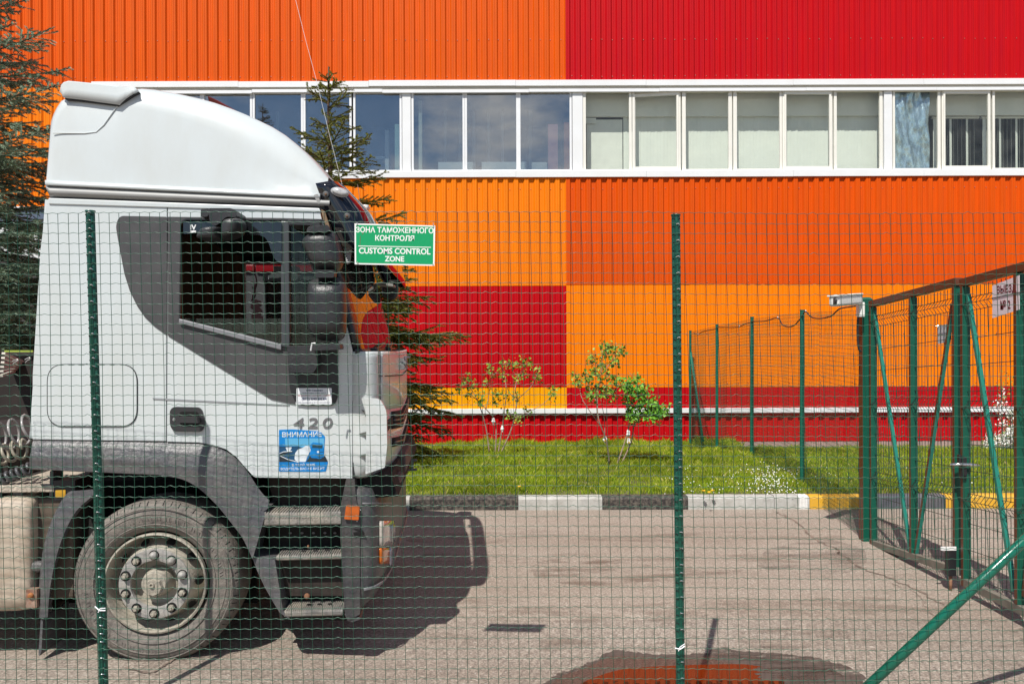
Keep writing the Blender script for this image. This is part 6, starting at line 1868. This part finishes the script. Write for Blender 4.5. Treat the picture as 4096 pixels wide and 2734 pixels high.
def fence_post(top, bot, w=.0215):
    p0 = at(*top, FY + .02) - Vector((0, FY, 0)); p1 = at(*bot, FY + .02) - Vector((0, FY, 0))
    d = (p1 - p0).normalized(); p2 = p0 + d * (p0.z / -d.z + .25)
    q = MB(); n_ = 20
    L = (p2 - p0).length
    ringv = []
    for k in range(24):
        a = 2 * math.pi * k / 24
        r_ = w * (1 - (.16 if math.sin(a) < -.2 and abs(abs(math.cos(a)) - .42) < .14 else 0))
        ringv.append((math.cos(a) * r_, math.sin(a) * r_ * .85))
    rows_ = [[tuple(p0 + d * (L * i / n_) + Vector((a, b_, 0))) for a, b_ in ringv] for i in range(n_ + 1)]
    q.grid(rows_, closed=True); q.f.append(tuple(range(24))); q.m.append(0)
    o = q.build('post', gpost, ff, smooth=True, auto=40)
    q = MB(); c = MB(); k = 0; s_ = .02
    while s_ < p0.z - .02:
        b_ = p0 + d * s_
        for sx in (-1, 1):
            pts = [b_ + Vector((sx * (.0085 + .010 * u), -w * .86 + .009 * u * u, .0035 * math.sin(u * 3.14))) for u in (0, .25, .5, .75, 1)]
            q.tube(pts, .0026, 4)
        if k % 2 == 1 or rng.random() < .2:
            cc = b_ + Vector((.004, -w * .9, .012)); c.tube([cc + Vector((-.008, 0, -.002)), cc + Vector((-.002, -.004, .002)), cc + Vector((.004, -.004, .002)), cc + Vector((.009, 0, -.001))], .0022, 6)
        s_ += .0395; k += 1
    q.build('post_slots', slot, o)['kind'] = 'stuff'; c.build('wire_clips', clipm, o)['kind'] = 'stuff'
    cap = MB().tube([p0 + Vector((0, 0, -.004)), p0 + Vector((0, 0, .004))], w * 1.12, 20); cap.build('post_cap', gpost, o, bevel=.002)
    for sx in (-.004, .006):
        MB().tube([p0 + Vector((sx, -w - .001, -.03)) , p0 + d * (p0.z) + Vector((sx, -w - .001, 0))], .0013, 4).build('tie_wire', gwire, o)
    return o
fence_post((361, 845), (415, 2734)); fence_post((2703, 860), (2722, 2734))
pl_ = at(-1950, 850, FY); 
fence_post((-1975, 840), (-1930, 2734)); fence_post((5040, 868), (5050, 2734))
tie = mat('white cable tie', (.85, .85, .87), .4)
for a, b_ in (((380, 2424), (422, 2440)), ((2700, 2590), (2740, 2582))):
    p, q1 = at(*a, FY - .03) - Vector((0, FY, 0)), at(*b_, FY - .035) - Vector((0, FY, 0))
    MB().tube([p, (p + q1) / 2 + Vector((0, -.006, -.008)), q1], .003, 6).tube([(p + q1) / 2 + Vector((-.008, -.004, -.018)), (p + q1) / 2, q1 + Vector((0, 0, .012))], .0022, 5).build('cable_tie', tie, ff)
# slanting brace near the right corner
b0 = at(4600, 1690, 3.93) - Vector((0, FY, 0)); b1 = at(3260, 2940, 3.93) - Vector((0, FY, 0))
MB().tube([b0, b1], .0245, 20).build('brace_pole', green_mat('brace green', (.004, .12, .075), .22), ff, smooth=True)

# customs sign wired to the mesh
sg = mat('sign green', (.0, .30, .105), .35, var=.02); sw_ = mat('sign white', (.78, .78, .76), .45)
c4 = [at(1418, 893, FY - .03), at(1741, 902, FY - .03), at(1738, 1063, FY - .03), at(1419, 1057, FY - .03)]
so = sum(c4, Vector()) / 4
sign = thing('customs_sign', so, 'green metal sign reading customs control zone in Russian and English, hung on the mesh', 'sign')
def sp_(px, py, y=0): p = at(px, py, FY - .03) - so; return (p.x, p.z)
MB().prism([sp_(1418, 893), sp_(1419, 1057), sp_(1738, 1063), sp_(1741, 902)][::1], 0, .0012).build('plate', sw_, sign)
MB().prism([sp_(*p) for p in rnd([(1424, 899), (1425, 1051), (1732, 1057), (1734, 907)], 3, 3)], -.0006, -.0001).build('green_field', sg, sign)
def stext(body, px, py, w, h):
    a = sp_(px, py); text('lettering', body, sw_, sign, Vector((a[0], -.0008, a[1])), w / FS, h / FS, rot=(R(90), R(1.0), 0), ext=.0003, bold=.024)
stext('ЗОНА ТАМОЖЕННОГО', 1579, 920, 308, 23); stext('КОНТРОЛЯ', 1579, 952, 155, 23)
stext('CUSTOMS CONTROL', 1579, 1004, 284, 24); stext('ZONE', 1578, 1035, 77, 22)
MB().prism([sp_(1433, 982), sp_(1433, 985), sp_(1724, 990.5), sp_(1724, 987.5)], -.0009, -.0005).build('rule', sw_, sign)
for a, b_ in ((1428, 896), (1733, 900), (1430, 1050), (1731, 1056)):
    p = sp_(a, b_); MB().tube([(p[0], -.004, p[1] - .008), (p[0] + .002, -.006, p[1]), (p[0] - .001, .006, p[1] + .010)], .002, 6).build('wire_tie', clipm, sign)
MB().prism([sp_(1449, 934), sp_(1453, 926), sp_(1455, 934), sp_(1448, 940)], -.0008, -.0004).build('scratch', mat('rust scratch', (.10, .12, .05), .8), sign)
MB().prism([sp_(1440, 945), sp_(1443, 942), sp_(1441, 985), sp_(1438, 1000)], -.0008, -.0004).build('scratch', MATS['rust scratch'], sign)

# --- fence running away to the wall
gy = mat('far fence green', (.006, .11, .07), .4, var=.1)
fpts = [(3209, 1242, 10.03), (3008, 1269, 12.5), (2868, 1298, 15.0), (2761, 1323, 17.5)]
far = thing('boundary_fence', at(3209, 1400, 10.03) * 1.0, 'fine green mesh fence running from the gate post back to the warehouse wall', 'fence')
far.location.z = 0; fo_ = Vector(far.location)
tops = []
for px, py, Y in fpts:
    p = at(px, py, Y); tops.append(p)
    z0 = float(lawn_z(Y)) - .1
    MB().tube([p - fo_, Vector((p.x - .01, p.y, z0)) - fo_], .029, 12).tube([p - fo_ - Vector((0, 0, .004)), p - fo_ + Vector((0, 0, .012))], .033, 12).build('post', gy, far, smooth=True, auto=40)
GX, GYp = at(3466, 2172, 7.75).x, 7.75
tops = [Vector((GX, GYp, at(3455, 1228, 7.75).z))] + tops
MB().tube([at(2763, 1405, 17.5) - fo_, at(2812, 1765, 16.9) - fo_], .025, 10).build('brace_pole', green_mat('strut green', (.02, .20, .14), .35), far, smooth=True)
HP, VP = [], []
for (a, b_) in zip(tops, tops[1:]):
    L = math.hypot(b_.x - a.x, b_.y - a.y); n_ = int(L / .05)
    for k in range(n_):
        u = k / n_; x, y, z = lerp(a.x, b_.x, u), lerp(a.y, b_.y, u), lerp(a.z, b_.z, u) - .03
        wv = .02 * math.sin(y * 3) + .01 * math.sin(y * 7)
        z0 = float(lawn_z(y)) + .02 if y > 9.3 else .03
        VP.append([(x + wv * math.sin(v * 2.5), y, lerp(z, z0, v)) for v in (0, .25, .5, .75, 1)])
    for r_ in range(46):
        pa = []
        for k in range(2 * n_ + 1 if n_ < 60 else 2 * n_ + 1):
            u = k / (2 * n_); x, y, z = lerp(a.x, b_.x, u), lerp(a.y, b_.y, u), lerp(a.z, b_.z, u) - .03
            z0 = float(lawn_z(y)) + .02 if y > 9.3 else .03
            wv = .02 * math.sin(y * 3) + .01 * math.sin(y * 7); v = r_ / 45
            pa.append((x + wv * math.sin(v * 2.5), y, lerp(z, z0, v) + (.005 if k % 2 else 0)))
        HP.append(pa)
Vv, Qv = np_tubes(np.array(VP) - np.array(fo_), .0018, 3)
mesh_np('upright_wires', Vv, Qv, gwire, far, smooth=True)['kind'] = 'stuff'
allV, allQ, off = [], [], 0
for pa in HP:
    v_, q_ = np_tubes(np.array([pa]) - np.array(fo_), .0018, 3); allV.append(v_); allQ.append(q_ + off); off += len(v_)
mesh_np('cross_wires', np.concatenate(allV), np.concatenate(allQ), gwire, far, smooth=True)['kind'] = 'stuff'

# cable looping along the fence top to the camera
def fenceY(px):
    tab = [(2761, 17.5), (2868, 15.0), (3008, 12.5), (3209, 10.03), (3460, 7.75)]
    x = interp([(a, 1 / b_) for a, b_ in tab], px); return 1 / x
r5 = [(275, 362), (300, 372), (335, 352), (410, 337), (430, 325), (500, 328), (560, 322), (600, 305), (630, 297), (650, 290), (720, 288), (800, 268), (830, 310), (870, 325), (910, 310), (950, 262), (975, 228), (1010, 262), (1060, 272), (1110, 265)]
cpts = [(2600 + a / 1.5675, 1100 + b_ / 1.5675) for a, b_ in r5] + [(3300 + a / 2.24, 1000 + b_ / 2.24) for a, b_ in ((20, 600), (60, 588), (120, 532), (170, 516), (240, 506), (275, 500))]
c0 = at(*cpts[0], fenceY(cpts[0][0]))
cab = thing('cable', c0, 'black cable looped along the top of the receding mesh fence to the camera', 'cable')
MB().tube([p - c0 for p in spline([at(a, b_, fenceY(a) - .04) for a, b_ in cpts], 5)], .0085, 6).build('cable_run', mat('cable black', (.02, .02, .022), .4), cab, smooth=True)
for i in (1, 6, 11, 16):
    p = at(*cpts[i], fenceY(cpts[i][0]) - .045) - c0
    MB().tube([p + Vector((0, 0, -.015)), p + Vector((.004, -.004, .0)), p + Vector((0, 0, .018))], .006, 6).build('cable_tie', tie, cab)

# --- gate post, camera
gg = mat('gate green', (.002, .086, .052), .42, var=.05); gb = mat('gate brown', (.115, .035, .016), .42, var=.08); gdust = mat('gate dusty foot', (.17, .155, .125), .75, var=.25, vscale=9)
def two_tone(lo, hi): 
    q = MB().box(lo, hi, 0); q.m[-1] = 1
    return q
zt_g = at(3468, 1192, GYp).z
gp_ = thing('gate_post', (GX, GYp, 0), 'square green steel gate post carrying the white camera', 'post')
two_tone((-.052, -.045, -.05), (.052, .05, zt_g - .02)).build('shaft', [gg, gb], gp_, bevel=.005)
q = MB().add([(-.058, -.05, zt_g - .02), (.058, -.05, zt_g - .02), (.058, .055, zt_g - .02), (-.058, .055, zt_g - .02), (-.03, -.03, zt_g + .008), (.03, -.03, zt_g + .008), (.03, .03, zt_g + .008), (-.03, .03, zt_g + .008)],
             [(0, 3, 2, 1), (4, 5, 6, 7), (0, 1, 5, 4), (1, 2, 6, 5), (2, 3, 7, 6), (3, 0, 4, 7)]); q.build('cap', gg, gp_, bevel=.004)
for z in (.45, 2.0): MB().lathe([(0, -.03), (.018, -.03), (.018, .03), (0, .03)], (.066, 0, z), 'z', 12).build('hinge', gg, gp_, smooth=True, auto=40)
wcam = mat('camera white', (.74, .74, .70), .35); wgr = mat('camera grey', (.22, .22, .23), .3)
ce = at(3420, 1200, 7.6); cl_ = at(3334, 1204, 7.05)
cc = thing('security_camera', (GX - .05, GYp - .03, at(3440, 1225, 7.7).z), 'white bullet security camera on a bracket at the gate post, aimed along the wall', 'camera')
co = Vector(cc.location)
A1 = at(3434, 1196, 7.62) - co; A2 = at(3334, 1204, 7.25) - co
d = (A2 - A1).normalized()
MB().bar(A1, A2, .095, .10, up=(0, 0, 1)).build('housing', wcam, cc, bevel=.022, seg=3)
off_ = Vector((0, 0, .048))
MB().bar(A1 + off_ + d * .02, A2 + off_ + d * .015, .112, .016).build('sun_shield', wcam, cc, bevel=.006)
MB().bar(A1 + off_ * .15 + Vector((0, -.047, 0)) + d * .06, A2 + off_ * .15 + Vector((0, -.047, 0)) - d * .03, .006, .012).build('trim_line', wgr, cc)
MB().bar(A1 - off_ * .72 + d * .08 + Vector((0, -.02, 0)), A2 - off_ * .72 - d * .02 + Vector((0, -.02, 0)), .06, .018).build('under_tray', wgr, cc, bevel=.004)
MB().lathe([(0, .0), (.028, .0), (.034, .008), (.036, .02)], tuple(A2 - d * -.004), 'x', 18).build('lens_ring', blackp, cc)
MB().bar(A1 - d * .03 - off_ * .5, A1 + Vector((.03, 0, -.10)), .03, .03).build('bracket_arm', wcam, cc, bevel=.008)
MB().box((A1.x + .00, A1.y - .02, A1.z - .17), (A1.x + .055, A1.y + .06, A1.z - .03)).build('bracket_base', wcam, cc, bevel=.008)
MB().tube([p - co for p in spline([at(3300 + a / 2.24, 1000 + b_ / 2.24, 7.66) for a, b_ in ((300, 555), (295, 650), (294, 760), (298, 860), (312, 900), (326, 905))], 5)], .010, 7).build('cable_loop', MATS['cable black'], cc, smooth=True)

# --- the two gate leaves standing open towards the camera
gx = 3.45
def gyof(px): return F * gx / (px - CX)
def leaf(label, y0, y1, posts, braces, tz, bz, grp, plate_=None):
    t = thing('gate_leaf', (gx, y0, 0), label, 'gate', grp)
    L = y0 - y1
    topz = lambda y: lerp(tz[0], tz[1], (y0 - y) / L); botz = lambda y: lerp(bz[0], bz[1], (y0 - y) / L)
    q = MB().bar((0, 0, tz[0] - .03), (0, -L, tz[1] - .03), .06, .06); q.build('top_rail', gb, t, bevel=.003)
    q = MB().bar((0, 0, bz[0] + .03), (0, -L, bz[1] + .03), .06, .06); q.build('bottom_rail', gdust, t, bevel=.003)
    for k, y in enumerate(posts):
        yl = y - y0
        two_tone((-.031, yl - .017, botz(y) + .061 if 0 < k < len(posts) - 1 else botz(y)), (.031, yl + .017, topz(y) - .062)).build('upright', [gg, gb], t, bevel=.003)
    for (ya, za), (yb, zb) in braces:
        q = MB(); q.bar((0, ya - y0, za), (0, yb - y0, zb), .028, .028, mis=[0, 0, 0, 1, 0, 0]); q.build('brace', [mat('brace sheen green', (.02, .19, .14), .25), gb], t)
    # welded panel: upright wires with folded ribs, paired cross wires
    bends = [(tz[0] - .20), (tz[0] - .98), (tz[0] - 1.68)]
    zz = []
    z = bz[0] + .05
    prof_ = [(z, 0)]
    for b_ in sorted(bends): prof_ += [(b_ - .05, 0), (b_, .038), (b_ + .05, 0)]
    prof_.append((tz[0] - .07, 0))
    ps = []
    y = y0 - .06
    while y > y1 + .04:
        ps.append([(.012 - dx_, y - y0, z_ + (topz(y) - tz[0])) for z_, dx_ in prof_]); y -= .05
    Vv, Qv = np_tubes(np.array(ps), .0026, 5); mesh_np('panel_wires', Vv, Qv, mat('dark wire', (.018, .035, .028), .45), t, smooth=True)['kind'] = 'stuff'
    n_cross = 0
    zs_ = [bz[0] + .08]
    for b_ in bends: zs_ += [b_ - .05, b_, b_ + .05]
    z = bz[0] + .28
    while z < tz[0] - .1:
        if min(abs(z - b_) for b_ in bends) > .09: zs_.append(z)
        z += .2
    for z in zs_:
        dx_ = .038 if any(abs(z - b_) < .01 for b_ in bends) else 0
        MB().tube([(.006 - dx_, -.03, z), (.006 - dx_, -L + .03, z + tz[1] - tz[0])], .0028, 5).build('cross_wire', MATS['dark wire'], t)
    return t
yA, yB = 7.64, gyof(3836)
zA, zB = at(3484, 1204, yA).z, at(3832, 1110, yB).z
bA, bB = at(3475, 2182, yA).z, at(3801, 2300, yB).z
pA = [yA - .03, gyof(3652), yB + .03]
G2 = 'leaves of the green and brown swing gate'
l1 = leaf('far gate leaf, green mesh in a brown-topped frame hinged on the camera post', yA, yB, pA, [((pA[0] - .03, zA - .10), (pA[1] + .05, bA + .12)), ((pA[2] + .05, zB - .20), (pA[1] - .04, bA + .15))], (zA, zB), (bA, bB), G2)
yC, yD = gyof(3852), 4.42
zC, zD = at(3856, 1116, yC).z, at(4096, 1050, gyof(4096)).z
zD = zC + (zD - zC) * (yC - yD) / (yC - gyof(4096))
bC = at(3841, 2338, yC).z; bD = bC + .03
pC = [yC - .03, gyof(4077), yD + .6, yD + .03]
l2 = leaf('near gate leaf at the right edge with the pink exit plate and the black lock', yC, yD, pC, [((pC[0] - .04, zC - .12), (pC[1] + .06, bC + .14)), ((pC[2] + .04, zC - .15), (pC[1] - .05, bC + .14))], (zC, zD), (bC, bD), G2)
# lock with lever handle on the second leaf, drop bolt on the first
lk = thing('gate_lock', (gx - .05, yC - .02, at(3862, 1865, yC).z), 'black gate lock with a chrome lever handle on the near leaf', 'lock')
MB().box((.0, -.05, -.085), (.04, -.0, .085)).build('lock_case', blackp, lk, bevel=.008)
MB().box((-.02, -.045, .02), (.0, -.015, .10)).build('keeper', blackp, lk, bevel=.004)
MB().tube([(-.09, -.05, .028), (.0, -.06, .028), (.08, -.06, .026), (.13, -.055, .022)], .009, 8, rs=[.008, .012, .010, .004]).build('lever', mat('chrome lever', (.7, .7, .7), .15, metal=.9), lk, smooth=True)
MB().lathe([(0, -.06), (.016, -.06), (.016, -.04)], (.02, 0, -.04), 'y', 14).build('key_barrel', blackp, lk)
db = thing('drop_bolt', (gx - .06, yB + .02, 0), 'black drop bolt with a white strap at the foot of the far gate leaf', 'bolt')
zx0, zx1 = at(3805, 2302, yB).z, at(3805, 2200, yB).z
MB().box((-.03, -.03, zx0), (.03, .03, zx1)).build('bolt_guide', blackp, db, bevel=.004)
MB().box((-.09, -.035, zx1 + .004), (.03, -.02, zx1 + .03)).build('white_strap', wr, db)
MB().tube([(0, 0, zx0 + .02), (0, 0, -.02)], .012, 8).build('bolt_rod', mat('rusty rod', (.28, .14, .08), .7, var=.4, vscale=40), db, smooth=True)
# plates on the leaves
def gplate(name, px0, px1, py0, py1, slope_px, m, label, cat, lines=(), xo=-.030):
    ya, yb = gyof(px0), gyof(px1)
    za, zb = at(px0, py0, ya).z, at(px0, py1, ya).z
    dz = at(px1, py0 - slope_px, yb).z - za
    t = thing(name, (gx + xo, ya, 0), label, cat)
    L = ya - yb
    q = MB().add([(0, 0, zb), (0, -L, zb + dz), (0, -L, za + dz), (0, 0, za), (.002, 0, zb), (.002, -L, zb + dz), (.002, -L, za + dz), (.002, 0, za)], [(0, 3, 2, 1), (4, 5, 6, 7), (0, 1, 5, 4), (1, 2, 6, 5), (2, 3, 7, 6), (3, 0, 4, 7)])
    q.build('plate', m, t)
    return t, L, za, zb, dz
pinkm = mat('pinkish white plate', (.78, .68, .71), .4)
t, L, za, zb, dz = gplate('exit_sign', 3987, 4096, 1142, 1272, 42, pinkm, 'pinkish exit plate with maroon Cyrillic lettering and number two on the near leaf', 'sign')
mar = mat('maroon lettering', (.14, .02, .03), .5)
for body, u, v, w, h in (('ВЫЕЗД', .54, .72, .72, .36), ('№ 2', .50, .28, .37, .34)):
    text('lettering', body, mar, t, Vector((-.0012, -L * u, lerp(zb, za, v) + dz * u)), w * L, h * (za - zb) * .8, rot=(R(90), 0, R(-90)), ext=.0004, bold=.02)
t, L, za, zb, dz = gplate('blank_notice', 3738, 3790, 1303, 1375, 10, mat('notice paper', (.60, .62, .63), .5), 'small blank white notice wired to the far gate leaf', 'notice', xo=.022)
for u in (.05, .95): MB().tube([(-.012, -L * u, za + dz * u - .004), (.004, -L * u, za + dz * u + .008)], .002, 5).build('wire_tie', clipm, t)
